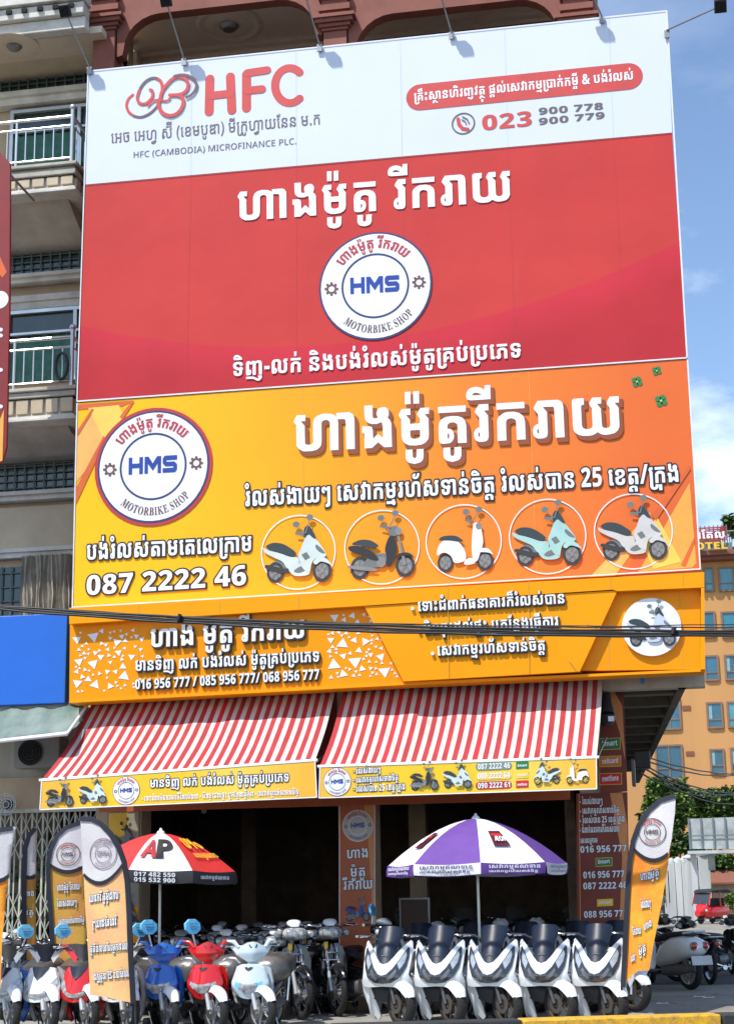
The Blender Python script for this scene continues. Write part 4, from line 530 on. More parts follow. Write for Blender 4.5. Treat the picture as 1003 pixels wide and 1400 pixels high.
def printed_bike(c, w, Y, off, parent, body, seat, tyre, rim, dark, h=None, flip=1, kind='maxi', name='printed_scooter'):
    """a flat print of a scooter seen from its side; w = half width in pixels"""
    p = at(*c, Y); k = mpp(*c, Y)*w*1.02; kz = k*(h or 1)*1.12; mb = MB(); o = [off]
    def pl(pts, m):
        if 4 < len(pts) < 20 and w > 25:      # round the corners of the drawn shapes
            for _ in range(2): pts = [q_ for i in range(len(pts)) for a_, b_ in ((pts[i], pts[(i+1) % len(pts)]),) for q_ in ((a_[0]*.78+b_[0]*.22, a_[1]*.78+b_[1]*.22), (a_[0]*.22+b_[0]*.78, a_[1]*.22+b_[1]*.78))]
        Q = [(p.x+k*x*flip, p.z+kz*(y-.06)) for x, y in pts]
        if area2(Q) > 0: Q = Q[::-1]
        q = o[0]; fill2d([Q], mb, lambda u, v, d: Vector((u, Y-q, v)), m); o[0] += .0012
    def ci(cx, cy, r, m, n=20, sq=.86): pl([(cx+r*sq*cos(2*pi*i/n), cy+r*.92*sin(2*pi*i/n)) for i in range(n)], m)
    def wheel_(cx, cy, r):
        ci(cx, cy, r, tyre); ci(cx, cy, r*.70, rim)
        for q in range(5):
            a = q*2*pi/5+.3; pl([(cx+.02*cos(a+1.5), cy+.03*sin(a+1.5)), (cx+r*.55*cos(a+.25), cy+r*.64*sin(a+.25)), (cx+r*.55*cos(a-.25), cy+r*.64*sin(a-.25))], dark)
        ci(cx, cy, r*.2, rim, 10)
    if kind == 'maxi':
        pl([(-.85,-.28),(-.55,-.40),(-.2,-.46),(.25,-.50),(.40,-.34),(.2,-.1),(-.3,-.1),(-.7,-.14)], dark)
        wheel_(-.64,-.42,.28); pl([(-.95,-.30),(-.92,-.20),(-.55,-.30),(-.25,-.36),(-.25,-.46),(-.6,-.44)], tyre)
        pl([(-1.0,.22),(-.85,.14),(-.5,.05),(-.2,-.07),(0,-.06),(.05,-.2),(-.1,-.40),(-.32,-.34),(-.42,-.16),(-.7,-.04),(-.94,.08)], body)
        pl([(-.93,.24),(-.72,.33),(-.42,.29),(-.14,.12),(-.02,.0),(-.18,-.06),(-.5,.06),(-.82,.14)], seat)
        wheel_(.66,-.44,.30)
        pl([(-.30,-.34),(-.1,-.40),(.05,-.2),(.2,-.12),(.36,-.2),(.36,-.38),(.3,-.54),(-.12,-.55)], body); pl([(-.15,-.42),(.05,-.3),(.25,-.3),(.22,-.42),(.0,-.48)], dark)
        pl([(.0,-.02),(.09,.14),(.18,.36),(.27,.54),(.5,.36),(.68,.14),(.80,-.05),(.72,-.13),(.5,-.11),(.38,-.22),(.32,-.5),(.12,-.36),(.05,-.18)], body)
        pl([(.50,.24),(.70,.07),(.78,-.03),(.62,.0),(.48,.13)], dark); pl([(.10,-.02),(.24,.04),(.34,-.1),(.2,-.16)], dark)
        pl([(.17,.36),(.16,.60),(.26,.72),(.36,.66),(.54,.34),(.42,.38),(.3,.5)], seat)
        pl([(.40,-.22),(.54,-.10),(.78,-.12),(.97,-.34),(.82,-.26),(.62,-.2),(.5,-.30)], body)
        pl([(.18,.52),(-.06,.55),(-.08,.49),(.15,.44)], dark); ms = ((-.04,.74),(.34,.90))
    elif kind == 'moto':
        wheel_(-.62,-.44,.31); wheel_(.64,-.44,.31); pl([(-.62,-.44),(-.3,-.12),(.2,-.1),(.25,-.36),(-.1,-.46)], dark); ci(-.02,-.32,.15,rim,12)
        pl([(-.98,-.44),(-.95,-.36),(-.3,-.44),(-.1,-.5),(-.2,-.56)], rim)
        pl([(-.95,.12),(-.6,.12),(-.2,-.08),(-.05,-.3),(-.3,-.26),(-.6,-.1),(-.9,-.02)], body)
        pl([(-.9,.15),(-.6,.27),(-.3,.24),(-.05,.08),(-.2,.02),(-.5,.1)], seat)
        pl([(.08,.0),(.2,.3),(.34,.36),(.42,.1),(.40,-.2),(.22,-.48),(.1,-.4),(.14,-.2)], body); pl([(.2,.34),(.22,.52),(.4,.58),(.54,.46),(.5,.34),(.36,.3)], dark)
        ci(.48,.42,.11,rim,12); pl([(.44,.3),(.5,.3),(.68,-.42),(.6,-.44)], rim); pl([(.36,-.24),(.5,-.12),(.78,-.12),(.94,-.3),(.76,-.2),(.56,-.2)], body)
        pl([(.24,.54),(-.04,.60),(-.05,.55),(.2,.48)], dark); ms = ((.0,.78),(.4,.88))
    else:
        wheel_(-.52,-.46,.26); wheel_(.58,-.46,.27)
        pl([(-.78,-.3),(-.7,.0),(-.5,.14),(-.2,.12),(.0,-.1),(.08,-.34),(.0,-.46),(-.28,-.5),(-.34,-.3),(-.55,-.18)], body); pl([(-.72,.10),(-.6,.22),(-.2,.22),(.02,.06),(-.1,.04),(-.4,.10)], seat)
        pl([(.0,-.46),(.08,-.38),(.28,-.38),(.32,-.5),(.2,-.54),(.0,-.54)], body)
        pl([(.24,-.40),(.22,-.1),(.26,.3),(.3,.52),(.46,.5),(.52,.3),(.56,.0),(.48,-.2),(.36,-.5)], body); ci(.44,.42,.10,rim,12)
        pl([(.34,-.26),(.44,-.14),(.68,-.14),(.84,-.34),(.70,-.26),(.5,-.24)], body); pl([(.30,.56),(.06,.62),(.05,.57),(.28,.50)], dark); ms = ((.10,.80),(.46,.84))
    for mx_, my in ms:
        ci(mx_, my, .085, dark, 8, 1.2); pl([(mx_-.01,my-.05),(mx_+.02,my-.05),(.24,.50),(.20,.50)], dark)
    mb.build(name, body, parent, smooth=0)
# the wide block letters of the round shop emblem
_gc[9001] = [[(0,0),(0,714),(220,714),(220,450),(680,450),(680,714),(900,714),(900,0),(680,0),(680,264),(220,264),(220,0)]]
_gc[9002] = [[(0,0),(0,714),(250,714),(520,420),(790,714),(1040,714),(1040,0),(830,0),(830,420),(520,110),(210,420),(210,0)]]
_gc[9003] = [[(0,0),(0,190),(670,190),(670,264),(170,264),(0,390),(0,600),(120,714),(900,714),(900,524),(230,524),(230,450),(740,450),(900,330),(900,110),(780,0)]]
LINES['hms'] = (0, 3100, [9001,0,0, 9002,1010,0, 9003,2160,0])

# ---------------------------------------------------------------- colours
M_white = mat('white_vinyl', (.66,.72,.83), .5, var=.02, scale=.6, spec=.25, bump=.12, bscale=1.5)
M_print_white = mat('white_print', (.80,.83,.88), .45, var=.01)
M_raised_white = mat('raised_letter_white', (.8,.82,.84), .4, var=.01)
M_black = mat('black_print', (.012,.012,.018), .4, var=.2)
M_navy = mat('navy_print', (.03,.045,.16), .4)
M_blue_print = mat('blue_print', (.012,.055,.36), .4)
M_redprint = mat('red_print', (.50,.035,.045), .45)
M_brownprint = mat('brown_print', (.16,.07,.06), .5)
M_greyprint = mat('grey_brown_print', (.14,.11,.12), .5)
M_orange = mat('orange_panel', (.90,.31,.0), .45, var=.03, scale=1.2, spec=.2)
M_orange_edge = mat('orange_ledge', (.90,.34,.0), .45, var=.03, scale=1.2, spec=.2)
M_gold = mat('yellow_print', (.86,.52,.03), .45)
M_joint = mat('panel_joint', (.62,.38,.03), .6)
M_concrete = mat('weathered_cream_plaster', (.54,.51,.44), .85, var=.16, scale=1.6, bump=.35, streak=True)
M_cream = mat('cream_plaster', (.60,.50,.36), .85, var=.10, scale=1.4, bump=.25)
M_tan = mat('tan_plaster', (.50,.38,.26), .85, var=.10, scale=1.4, bump=.25)
M_trim = mat('pale_trim', (.68,.66,.60), .8, var=.18, scale=2.2, bump=.3)
M_brown = mat('brown_painted_plaster', (.24,.075,.05), .7, var=.10, scale=2)
M_ceil = mat('ceiling_plaster', (.68,.57,.45), .85, var=.08, scale=1.2)
M_wood = mat('dark_red_wood', (.075,.02,.012), .5, var=.2)
M_metal = mat('grey_steel', (.32,.33,.34), .4, metal=.8)
M_steel = mat('polished_railing_steel', (.62,.66,.66), .3, metal=.7)
M_darkmetal = mat('dark_lamp_housing', (.025,.027,.03), .5)
M_glass = mat('green_window_glass', (.02,.05,.05), .08, var=.2, spec=.8)
M_curtain = mat('green_curtain', (.05,.17,.14), .8, var=.2, scale=6)
M_dark = mat('dark_opening', (.012,.012,.012), .9)
M_redboard = mat('dark_red_panel', (.20,.028,.012), .5, var=.1)
M_orangeboard = mat('burnt_orange_panel', (.46,.10,.025), .45, var=.06)

def grad_mat(name, stops, axis=(1,0,0), origin=(0,0,0), length=1.0, rough=.45, wave=.0, extra=None):
    """printed colour gradient across a board, fixed in the board's own coordinates"""
    m = bpy.data.materials.new(name); m.use_nodes = True; nt = m.node_tree; b = nt.nodes['Principled BSDF']; N = nt.nodes.new; L = nt.links.new
    tc = N('ShaderNodeTexCoord'); vm = N('ShaderNodeVectorMath'); vm.operation = 'SUBTRACT'; vm.inputs[1].default_value = origin; L(tc.outputs['Object'], vm.inputs[0])
    dt = N('ShaderNodeVectorMath'); dt.operation = 'DOT_PRODUCT'; dt.inputs[1].default_value = [a/length for a in axis]; L(vm.outputs[0], dt.inputs[0])
    nz = N('ShaderNodeTexNoise'); nz.inputs['Scale'].default_value = .5; nz.inputs['Detail'].default_value = 2; L(tc.outputs['Object'], nz.inputs['Vector'])
    ad = N('ShaderNodeMath'); ad.operation = 'MULTIPLY_ADD'; ad.inputs[1].default_value = wave; L(nz.outputs['Fac'], ad.inputs[0]); L(dt.outputs['Value'], ad.inputs[2])
    cr = N('ShaderNodeValToRGB'); L(ad.outputs[0], cr.inputs[0]); el = cr.color_ramp.elements
    while len(el) < len(stops): el.new(.5)
    for e, (p, c) in zip(el, stops): e.position = p; e.color = (*c, 1)
    L(cr.outputs[0], b.inputs['Base Color']); b.inputs['Roughness'].default_value = rough; b.inputs['Specular IOR Level'].default_value = .25
    # slack cloth: long shallow folds
    n2 = N('ShaderNodeTexNoise'); n2.inputs['Scale'].default_value = .9; n2.inputs['Detail'].default_value = 3; L(tc.outputs['Object'], n2.inputs['Vector'])
    bp = N('ShaderNodeBump'); bp.inputs['Strength'].default_value = .25; bp.inputs['Distance'].default_value = .05; L(n2.outputs['Fac'], bp.inputs['Height']); L(bp.outputs[0], b.inputs['Normal'])
    return m

# ---------------------------------------------------------------- ground
def ground_mat(name, a, b, sc):
    """worn ground: broad stains, fine grit, a web of thin cracks"""
    m = bpy.data.materials.new(name); m.use_nodes = True; nt = m.node_tree; s_ = nt.nodes['Principled BSDF']; N = nt.nodes.new; L = nt.links.new
    tc = N('ShaderNodeTexCoord'); n1 = N('ShaderNodeTexNoise'); n1.inputs['Scale'].default_value = sc; n1.inputs['Detail'].default_value = 10; n1.inputs['Roughness'].default_value = .7; L(tc.outputs['Object'], n1.inputs['Vector'])
    r1 = N('ShaderNodeMapRange'); r1.inputs['From Min'].default_value = .38; r1.inputs['From Max'].default_value = .64; L(n1.outputs['Fac'], r1.inputs['Value'])
    mx = N('ShaderNodeMix'); mx.data_type = 'RGBA'; mx.inputs['A'].default_value = (*a,1); mx.inputs['B'].default_value = (*b,1); L(r1.outputs[0], mx.inputs['Factor'])
    n2 = N('ShaderNodeTexNoise'); n2.inputs['Scale'].default_value = 45; n2.inputs['Detail'].default_value = 3; L(tc.outputs['Object'], n2.inputs['Vector'])
    m2 = N('ShaderNodeMix'); m2.data_type = 'RGBA'; m2.blend_type = 'MULTIPLY'; m2.inputs['Factor'].default_value = .45; L(mx.outputs['Result'], m2.inputs['A']); L(n2.outputs['Color'], m2.inputs['B'])
    vo = N('ShaderNodeTexVoronoi'); vo.feature = 'DISTANCE_TO_EDGE'; vo.inputs['Scale'].default_value = .55
    wv = N('ShaderNodeVectorMath'); wv.operation = 'MULTIPLY_ADD'; wv.inputs[1].default_value = (.5,.5,.5); L(n1.outputs['Color'], wv.inputs[0]); L(tc.outputs['Object'], wv.inputs[2]); L(wv.outputs[0], vo.inputs['Vector'])
    cr = N('ShaderNodeMapRange'); cr.inputs['From Max'].default_value = .012; cr.inputs['To Min'].default_value = .45; L(vo.outputs['Distance'], cr.inputs['Value'])
    m3 = N('ShaderNodeMix'); m3.data_type = 'RGBA'; m3.blend_type = 'MULTIPLY'; m3.inputs['Factor'].default_value = 1; L(m2.outputs['Result'], m3.inputs['A']); L(cr.outputs[0], m3.inputs['B']); L(m3.outputs['Result'], s_.inputs['Base Color'])
    s_.inputs['Roughness'].default_value = .9; bp = N('ShaderNodeBump'); bp.inputs['Strength'].default_value = .6; bp.inputs['Distance'].default_value = .01; L(n2.outputs['Fac'], bp.inputs['Height']); L(bp.outputs[0], s_.inputs['Normal']); MATS[name] = m
    return m
M_asphalt = ground_mat('asphalt', (.06,.061,.066), (.035,.036,.04), .5)
M_slab = ground_mat('concrete_paving', (.36,.345,.30), (.20,.19,.17), 1.2)
M_apron = ground_mat('dusty_concrete_road_edge', (.38,.35,.29), (.24,.22,.19), .7)
M_kerb = mat('kerb_concrete', (.33,.32,.29), .9, var=.15, scale=3, bump=.4)
M_yellow = mat('yellow_kerb_paint', (.74,.40,.01), .75, var=.1, scale=13, col2=(.36,.22,.05), bump=.4)
M_blackp = mat('black_kerb_paint', (.03,.032,.035), .75, var=.2, scale=9, bump=.2)
M_far = mat('distant_ground', (.10,.10,.075), .95, var=.2, scale=.05)
tag(MB().add([(-3000,-60,-.03),(3000,-60,-.03),(3000,4000,-.03),(-3000,4000,-.03)], [(0,1,2,3)]).build('ground', M_far, smooth=0), 'flat ground reaching to the horizon', kind='structure')
tag(MB().add([(-40,-20,0),(40,-20,0),(40,18.6,0),(-40,18.6,0)], [(0,1,2,3)]).build('road', M_asphalt, smooth=0), 'asphalt road in front of the shops', kind='structure')
tag(MB().add([(-40,18.6,-.004),(-.35,18.6,-.004),(4.5,18.6,-.004),(9,18.6,-.004),(9,30.5,-.004),(-.9,30.5,-.004)], [(0,1,2,3,4,5)]).build('paved_street_corner', M_apron, smooth=0), 'dusty concrete apron at the corner of the side street', kind='structure')
tag(MB().add([(-3,30.5,.0),(30,30.5,.0),(30,62,.0),(-5,62,.0)], [(0,1,2,3)]).build('side_street', M_asphalt, smooth=0), 'asphalt cross street behind the parked bikes', kind='structure')
tag(MB().add([(-8,62,.002),(30,62,.002),(30,118,.002),(-8,118,.002)], [(0,1,2,3)]).build('far_pavement', M_apron, smooth=0), 'pale concrete strip before the white wall', kind='structure')
# the shop's pavement, laid with concrete slabs
sw = tag(MB().prism([(-30,18.9),(-.55,18.9),(-.28,19.3),(-.28,22.1),(-.32,23.9),(-1.3,44),(-30,44)], lambda u,v,d: (u,v,.02-d), .06).build('pavement', M_kerb), 'concrete pavement in front of the motorbike shop', kind='structure')
slab = MB().box((-.4,-.4,0),(.4,.4,.03)).build('paving_slab', M_slab, sw, bevel=0)
_first = True
for i in range(38):
    for j in range(6):
        x = -1.0-i*.82; y = 19.4+j*.82
        if x < -11.5: continue
        o = slab if _first else slab.copy()
        if not _first: COL.objects.link(o); o.parent = sw
        o.location = Vector((x, y, .022+random.uniform(-.004,.004)))-ORG[sw.name]; o.rotation_euler = (0,0,random.uniform(-.01,.01)); _first = False
# painted kerb of the median in the foreground, split into painted blocks
K0 = gnd(470,1401,.2); K1 = gnd(1003,1386,.2); dv = (K1-K0).normalized()
kz = gnd(705,1391.5,.2)
kb = tag(bpy.data.objects.new('median_kerb', None), None, None, kind='structure'); COL.objects.link(kb); kb.location = (kz.x,kz.y,0); ORG[kb.name] = Vector((kz.x,kz.y,0))
kn = Vector((dv.y, -dv.x, 0)).normalized()
def kblock(a, b, m, lab):
    A = Vector((kz.x,kz.y,0))+Vector((dv.x,dv.y,0))*a; B_ = Vector((kz.x,kz.y,0))+Vector((dv.x,dv.y,0))*(b-.01)
    vs = [A, B_, B_+kn*.35, A+kn*.35]; 
    o = MB().add([(*v.xy, 0) for v in vs]+[(*v.xy, kz.z) for v in vs], [(3,2,1,0),(4,5,6,7),(0,1,5,4),(1,2,6,5),(2,3,7,6),(3,0,4,7)]).build('kerb_block', m, kb, bevel=.02); o['label'] = lab
Lk = (gnd(986,1388,.2)-kz).length
kblock(-6.6, -4.4, M_yellow, 'yellow kerb block'); kblock(-4.38, -2.2, M_blackp, 'black kerb block'); kblock(-2.18, 0, M_blackp, 'black kerb block'); kblock(.005, Lk, M_yellow, 'yellow kerb block'); kblock(Lk+.01, Lk+2.4, M_blackp, 'black kerb block')

# ---------------------------------------------------------------- the shop building
YB = 23.0
shop = thing('shop_building', 'brown pillared shop building behind the big billboards', 'building', (-4,24,0))
def bpart(name, m, mb, smooth=30, bevel=0): return mb.build(name, m, shop, smooth, bevel)
def wbox(x0,y0,x1,y1,Ya,Yb_,mb=None):
    """box from picture corners at depth Ya, going back to Yb_"""
    p = at(x0,y0,Ya); q = at(x1,y1,Ya); mb = mb or MB(); mb.box((p.x,Ya,p.z),(q.x,Yb_,q.z)); return mb
ZT = 15.86
bpart('wall', M_cream, MB().box((-8.3,25.6,4.6),(-.45,25.9,ZT+1.2)))
bpart('side_wall', M_cream, MB().box((-.66,24.4,4.96),(-.42,25.6,15.0)))
# side face turning away along the side street
bpart('side_wall', M_tan, MB().add([(-.6,24.2,.0),(-1.9,46,.0),(-1.9,46,14),(-.6,24.2,14),(-1.0,24.2,.0),(-2.3,46,.0),(-2.3,46,14),(-1.0,24.2,14)], [(0,1,2,3),(7,6,5,4),(3,2,6,7),(1,5,6,2),(0,3,7,4)]))
so = MB()
so.add([(-8.6,23.3,4.70),(.40,23.3,4.70),(-.62,44,4.70),(-8.6,44,4.70),(-8.6,23.3,4.95),(.40,23.3,4.95),(-.62,44,4.95),(-8.6,44,4.95)], [(0,3,2,1),(4,5,6,7),(0,1,5,4),(1,2,6,5),(2,3,7,6),(3,0,4,7)])
M_slabshade = mat('shade_darkened_concrete', (.15,.14,.12), .9, var=.2, scale=2, bump=.3)  # concrete darkened in colour to paint in the shade under the slab
bpart('floor_slab', M_slabshade, so)
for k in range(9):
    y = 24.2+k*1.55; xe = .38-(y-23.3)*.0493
    bpart('beam', M_slabshade, MB().box((-1.2-(y-24)*.06,y,4.42),(xe-.02,y+.28,4.695)))
bpart('beam', M_slabshade, MB().add([(.28,23.4,4.40),(.39,23.4,4.40),(-.63,44,4.40),(-.74,44,4.40),(.28,23.4,4.695),(.39,23.4,4.695),(-.63,44,4.695),(-.74,44,4.695)], [(0,3,2,1),(4,5,6,7),(0,1,5,4),(1,2,6,5),(2,3,7,6),(3,0,4,7)]))
# top floor: pillars with capitals, arched brown beam, ceiling, dark door leaf
Yp = 23.6
for px in (142, 458, 790):
    c = at(px, 60, Yp); hw = 1.0*.19
    pil = bpart('pillar', M_brown, MB().box((c.x-hw,Yp,4.95),(c.x+hw,Yp+.38,Z(px,42,Yp))), bevel=.01)
    zt = Z(px,42,Yp); mb = MB()
    for i,(e,h) in enumerate(((.03,.05),(.07,.06),(.12,.07),(.16,.06))): 
        mb.box((c.x-hw-e,Yp-e,zt+.001),(c.x+hw+e,Yp+.38+e,zt+h-.002)); zt += h
    for i in range(4): mb.box((c.x-hw-(.02,.07)[i%2],Yp-(.02,.07)[i%2],zt),(c.x+hw+(.02,.07)[i%2],Yp+.38+(.02,.07)[i%2],zt+.105)); zt += .107
    mb.build('capital', M_brown, pil, 30)
zc = Z(313,2,Yp)
def arch(px0, px1, Yq=Yp+.05):
    a = at(px0,60,Yq).x; b = at(px1,60,Yq).x; zb = Z((px0+px1)/2,7,Yq)-.0; r = .62; P = [(a,zb-.9)]
    P = [(a,ZT+1.4),(a,zb-.75),(a+.1,zb-.72)]
    for i in range(7): q = i/6*pi/2; P.append((a+.12+(1-cos(q))*r, zb-.62+sin(q)*.6))
    for i in range(7): q = (1-i/6)*pi/2; P.append((b-.12-(1-cos(q))*r, zb-.62+sin(q)*.6))
    P += [(b-.1,zb-.72),(b,zb-.75),(b,ZT+1.4)]
    mb = MB(); Q = P[::-1] if area2(P) > 0 else P
    fill2d([Q], mb, lambda u,v,d: Vector((u,Yq+d,v)), M_brown, .22)
    fill2d([Q], mb, lambda u,v,d: Vector((u,Yq+.22,v)), M_brown)
    mb.build('arched_beam', M_brown, shop, 30)
arch(160,440); arch(476,772)
bpart('ceiling', M_ceil, MB().box((-8.5,23.9,16.30),(-.35,25.9,16.45)).box((-8.6,25.2,13.5),(-8.45,25.9,16.29)))
bpart('ceiling_cornice', M_ceil, MB().box((-8.44,25.42,16.15),(-.5,25.58,16.299)).box((-8.44,25.3,16.22),(-.5,25.419,16.299)))
for px,py in ((313,33),(625,0)):
    c = at(px,py,24.3); zz = 16.30; c = gnd(px,py,zz)
    md = bpart('ceiling_rose', M_ceil, MB().lathe([(.0,-.02),(.2,-.03),(.32,-.05),(.42,-.02),(.52,-.045),(.58,-.012)], (c.x,c.y,zz), n=28))
    MB().lathe([(0,-.10),(.11,-.09),(.15,-.05),(.17,-.02)], (c.x,c.y,zz-.02), n=20).build('lamp', M_metal, md)
d0 = at(210,90,25.4); d1 = at(440,47,25.4)
for a,b in (((205,66),(440,47)),((508,38),(752,10))):
    p = at(*a,25.5); q = at(*b,25.5); top = 16.02
    dr = bpart('door', M_dark, MB().box((p.x,25.52,top-3),(q.x,25.59,top)))
    fr = MB().box((p.x-.12,25.44,top),(q.x+.12,25.6,top+.14)).box((p.x-.12,25.44,top-3),(p.x,25.6,top-.002)).box((q.x,25.44,top-3),(q.x+.12,25.6,top-.002))
    fr.build('door_frame', M_wood, dr, 30)
bpart('side_pilaster', M_brown, MB().box((-.55,24.3,13),(-.38,24.6,ZT+1.4)))
# small brown bracket beside the left edge of the board
# ground floor: pillars, header boards, interior
for px0,px1 in ((146,192),(463,513)):
    a = at(px0,1200,23.9); b = at(px1,1200,23.9)
    bpart('pillar', M_tan, MB().box((a.x,23.92,0),(b.x,24.4,4.69)), bevel=.01)
a = at(797,1200,23.9)
bpart('pillar', M_tan, MB().box((a.x,23.92,0),(-.63,24.35,4.69)), bevel=.01)
zh = Z(480,1092,23.9)
bpart('header', M_redboard, MB().box((-8.45,23.93,zh-.03),(-1.35,24.1,4.69)))
hb = bpart('header_band', M_orangeboard, MB().box((-8.4,23.88,zh-.10),(-1.33,23.929,zh+.06)))
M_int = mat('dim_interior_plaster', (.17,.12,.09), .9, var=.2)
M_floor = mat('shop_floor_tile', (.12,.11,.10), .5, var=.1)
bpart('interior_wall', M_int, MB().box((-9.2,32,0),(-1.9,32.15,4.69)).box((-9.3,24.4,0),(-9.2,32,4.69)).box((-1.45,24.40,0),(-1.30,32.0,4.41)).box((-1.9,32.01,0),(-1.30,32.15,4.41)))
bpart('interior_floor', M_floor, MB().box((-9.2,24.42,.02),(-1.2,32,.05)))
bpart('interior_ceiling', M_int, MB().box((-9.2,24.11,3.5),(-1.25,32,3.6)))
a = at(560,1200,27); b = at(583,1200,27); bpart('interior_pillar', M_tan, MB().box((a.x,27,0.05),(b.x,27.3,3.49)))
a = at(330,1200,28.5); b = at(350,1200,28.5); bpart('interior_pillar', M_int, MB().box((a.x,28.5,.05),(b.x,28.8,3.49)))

# ---------------------------------------------------------------- neighbour house on the left
nb = thing('neighbouring_apartment_house', 'weathered cream apartment house with steel balcony railings beside the billboard', 'building', (-11,25,0))
def npart(name, m, mb, smooth=30, bevel=0): return mb.build(name, m, nb, smooth, bevel)
def zp(y, Y=24.6, x=60): return Z(x,y,Y)
XL = -13.5; XR = -8.45
npart('wall', M_tan, MB().box((XL,24.72,3.4),(XR,25.0,17.2)))
def window_band(y0, y1, grille=True, x0=XL+.2, x1=XR-.1):
    z1, z0 = zp(y0), zp(y1)
    w_ = npart('window', M_glass, MB().box((x0,24.66,z0),(x1,24.72,z1)))
    if grille:
        g = MB(); n = int((x1-x0)/.17)
        for i in range(n+1): g.box((x0+i*.17,24.60,z0),(x0+i*.17+.022,24.615,z1))
        for k in range(4): zz = z0+(z1-z0)*(k+.5)/4; g.box((x0,24.617,zz),(x1,24.63,zz+.02))
        g.build('grille', MATS.get('window_grille') or mat('window_grille', (.10,.12,.11), .5), w_, 30)
def ledge(y0, y1, d=.22, m=M_trim):
    z1, z0 = zp(y0), zp(y1)
    npart('ledge', m, MB().box((XL,24.72-d,z0),(XR,24.71,z1-(z1-z0)*.45)).box((XL,24.72-d*1.35,z1-(z1-z0)*.45+.001),(XR,24.71,z1)))
def glass_door(y0, y1, x0, x1):
    z1, z0 = zp(y0), zp(y1); xa = X(x0,(y0+y1)/2,24.6); xb = X(x1,(y0+y1)/2,24.6) if x1 else XR-.1
    g = npart('sliding_door', M_glass, MB().box((xa,24.66,z0),(xb,24.72,z1)))
    n = 30; cu = MB()
    pts = [(xa+(xb-xa)*.95*i/n, 24.645+.012*sin(i*2.3), 0) for i in range(n+1)]
    cu.add([(x,y,z0+.03) for x,y,_ in pts]+[(x,y,z1-.42) for x,y,_ in pts], [(i,i+1,n+2+i,n+1+i) for i in range(n)])
    cu.build('curtain', M_curtain, g, 60)
    f = MB(); xm = xa+(xb-xa)*.62
    for xx in (xa, xm, xb-.06): f.box((xx,24.58,z0),(xx+.06,24.64,z1))
    f.box((xa,24.575,z1),(xb,24.64,z1+.06)).box((xa,24.575,z1-.38),(xb,24.639,z1-.34))
    f.build('door_frame', M_steel, g, 30)
def balcony(ys):
    """ys: rail top, slab top, slab band bottom, block band bottom, moulding bottom, soffit back edge (picture rows)"""
    rt, st, sb, bb, mb_, sf = ys; Yf = 23.2; xr = X(104, st, Yf)
    z = [Z(60,q,Yf) for q in (rt,st,sb,bb,mb_)]
    b = npart('balcony_slab', M_concrete, MB().box((XL,Yf+.10,z[2]),(xr-.06,24.7,z[1]-.06)).box((XL,Yf+.02,z[1]-.059),(xr,24.7,z[1])).box((XL,Yf+.06,z[2]+.0),(xr-.03,24.69,z[2]+.09)), bevel=.012)
    m = MB().box((XL,Yf+.14,z[4]+.10),(xr-.1,24.69,z[2]-.002)).box((XL,Yf+.02,z[4]),(xr,24.68,z[4]+.05)).box((XL,Yf+.07,z[4]+.051),(xr-.04,24.67,z[4]+.10))
    m.build('moulding', M_trim, b, 30, .01)
    bh = z[2]-z[3]; mk = 0
    x = xr-.28
    while x > XL:
        MB().box((x,Yf+.085,z[3]+.01),(x+.2,Yf+.139,z[2]-.02)).build('cornice_block', M_cream, b, 30, .01); x -= .245
    for k in range(4): MB().box((xr-.099,Yf+.2+k*.3,z[3]+.01),(xr-.05,Yf+.4+k*.3,z[2]-.02)).build('cornice_block', M_cream, b, 30)
    # coved soffit down to the wall
    zs = zp(sf); P = [(Yf+.35,z[4]),(Yf+.5,z[4]-.08),(24.1,zs+.16),(24.35,zs+.05),(24.69,zs),(24.69,z[4])]
    npart('soffit', M_concrete, MB().add([(XL,y,zz) for y,zz in P]+[(xr-.25,y,zz) for y,zz in P], [(0,1,2,3,4,5),(11,10,9,8,7,6)]+[(i,6+i,6+(i+1)%6,(i+1)%6) for i in range(6)]), 50)
    # railing: posts, rails, bars
    r = npart('railing', M_steel, MB().tube([(XL,Yf+.12,z[0]),(xr-.12,Yf+.12,z[0])],.028).tube([(xr-.12,Yf+.12,z[0]),(xr-.12,24.6,z[0])],.028)
        .tube([(XL,Yf+.12,z[0]-.16),(xr-.12,Yf+.12,z[0]-.16),(xr-.12,24.6,z[0]-.16)],.018).tube([(XL,Yf+.12,z[1]+.10),(xr-.12,Yf+.12,z[1]+.10),(xr-.12,24.6,z[1]+.10)],.018))
    x = xr-.12-.16
    k = 0
    while x > -10.4:
        k += 1; post = k % 6 == 0
        MB().tube([(x,Yf+.12,z[1] if post else z[1]+.11),(x,Yf+.12,z[0]+(.0 if post else -.17))],.022 if post else .011,6).build('railing_post' if post else 'railing_bar', M_steel, r, 60)
        x -= .16
    for k in range(1,7): MB().tube([(xr-.12,Yf+.12+k*.2,z[1]+.11),(xr-.12,Yf+.12+k*.2,z[0]-.17)],.011,6).build('railing_bar', M_steel, r, 60)
    p = MB().tube([(xr-.12,Yf+.12,z[1]),(xr-.12,Yf+.12,z[0]+.12)],.035,10); p.ico((xr-.12,Yf+.12,z[0]+.16),.055,sub=2); p.build('railing_post', M_steel, r, 60)
    return xr, z
window_band(100,135); ledge(127,143); glass_door(152,228,14,0)
xr, zb = balcony((158,222,238,252,262,345))
window_band(345,378); ledge(377,387); ledge(403,421,.12); glass_door(427,522,8,0)
xr2, zb2 = balcony((460,528,541,563,574,630))
window_band(632,671); ledge(673,684)
npart('wall_panel', M_cream, MB().box((XL,24.66,zp(748)),(XR,24.71,zp(690))))
ledge(749,761,.16)
window_band(772,850,True,XL+.2,X(31,800,24.6))
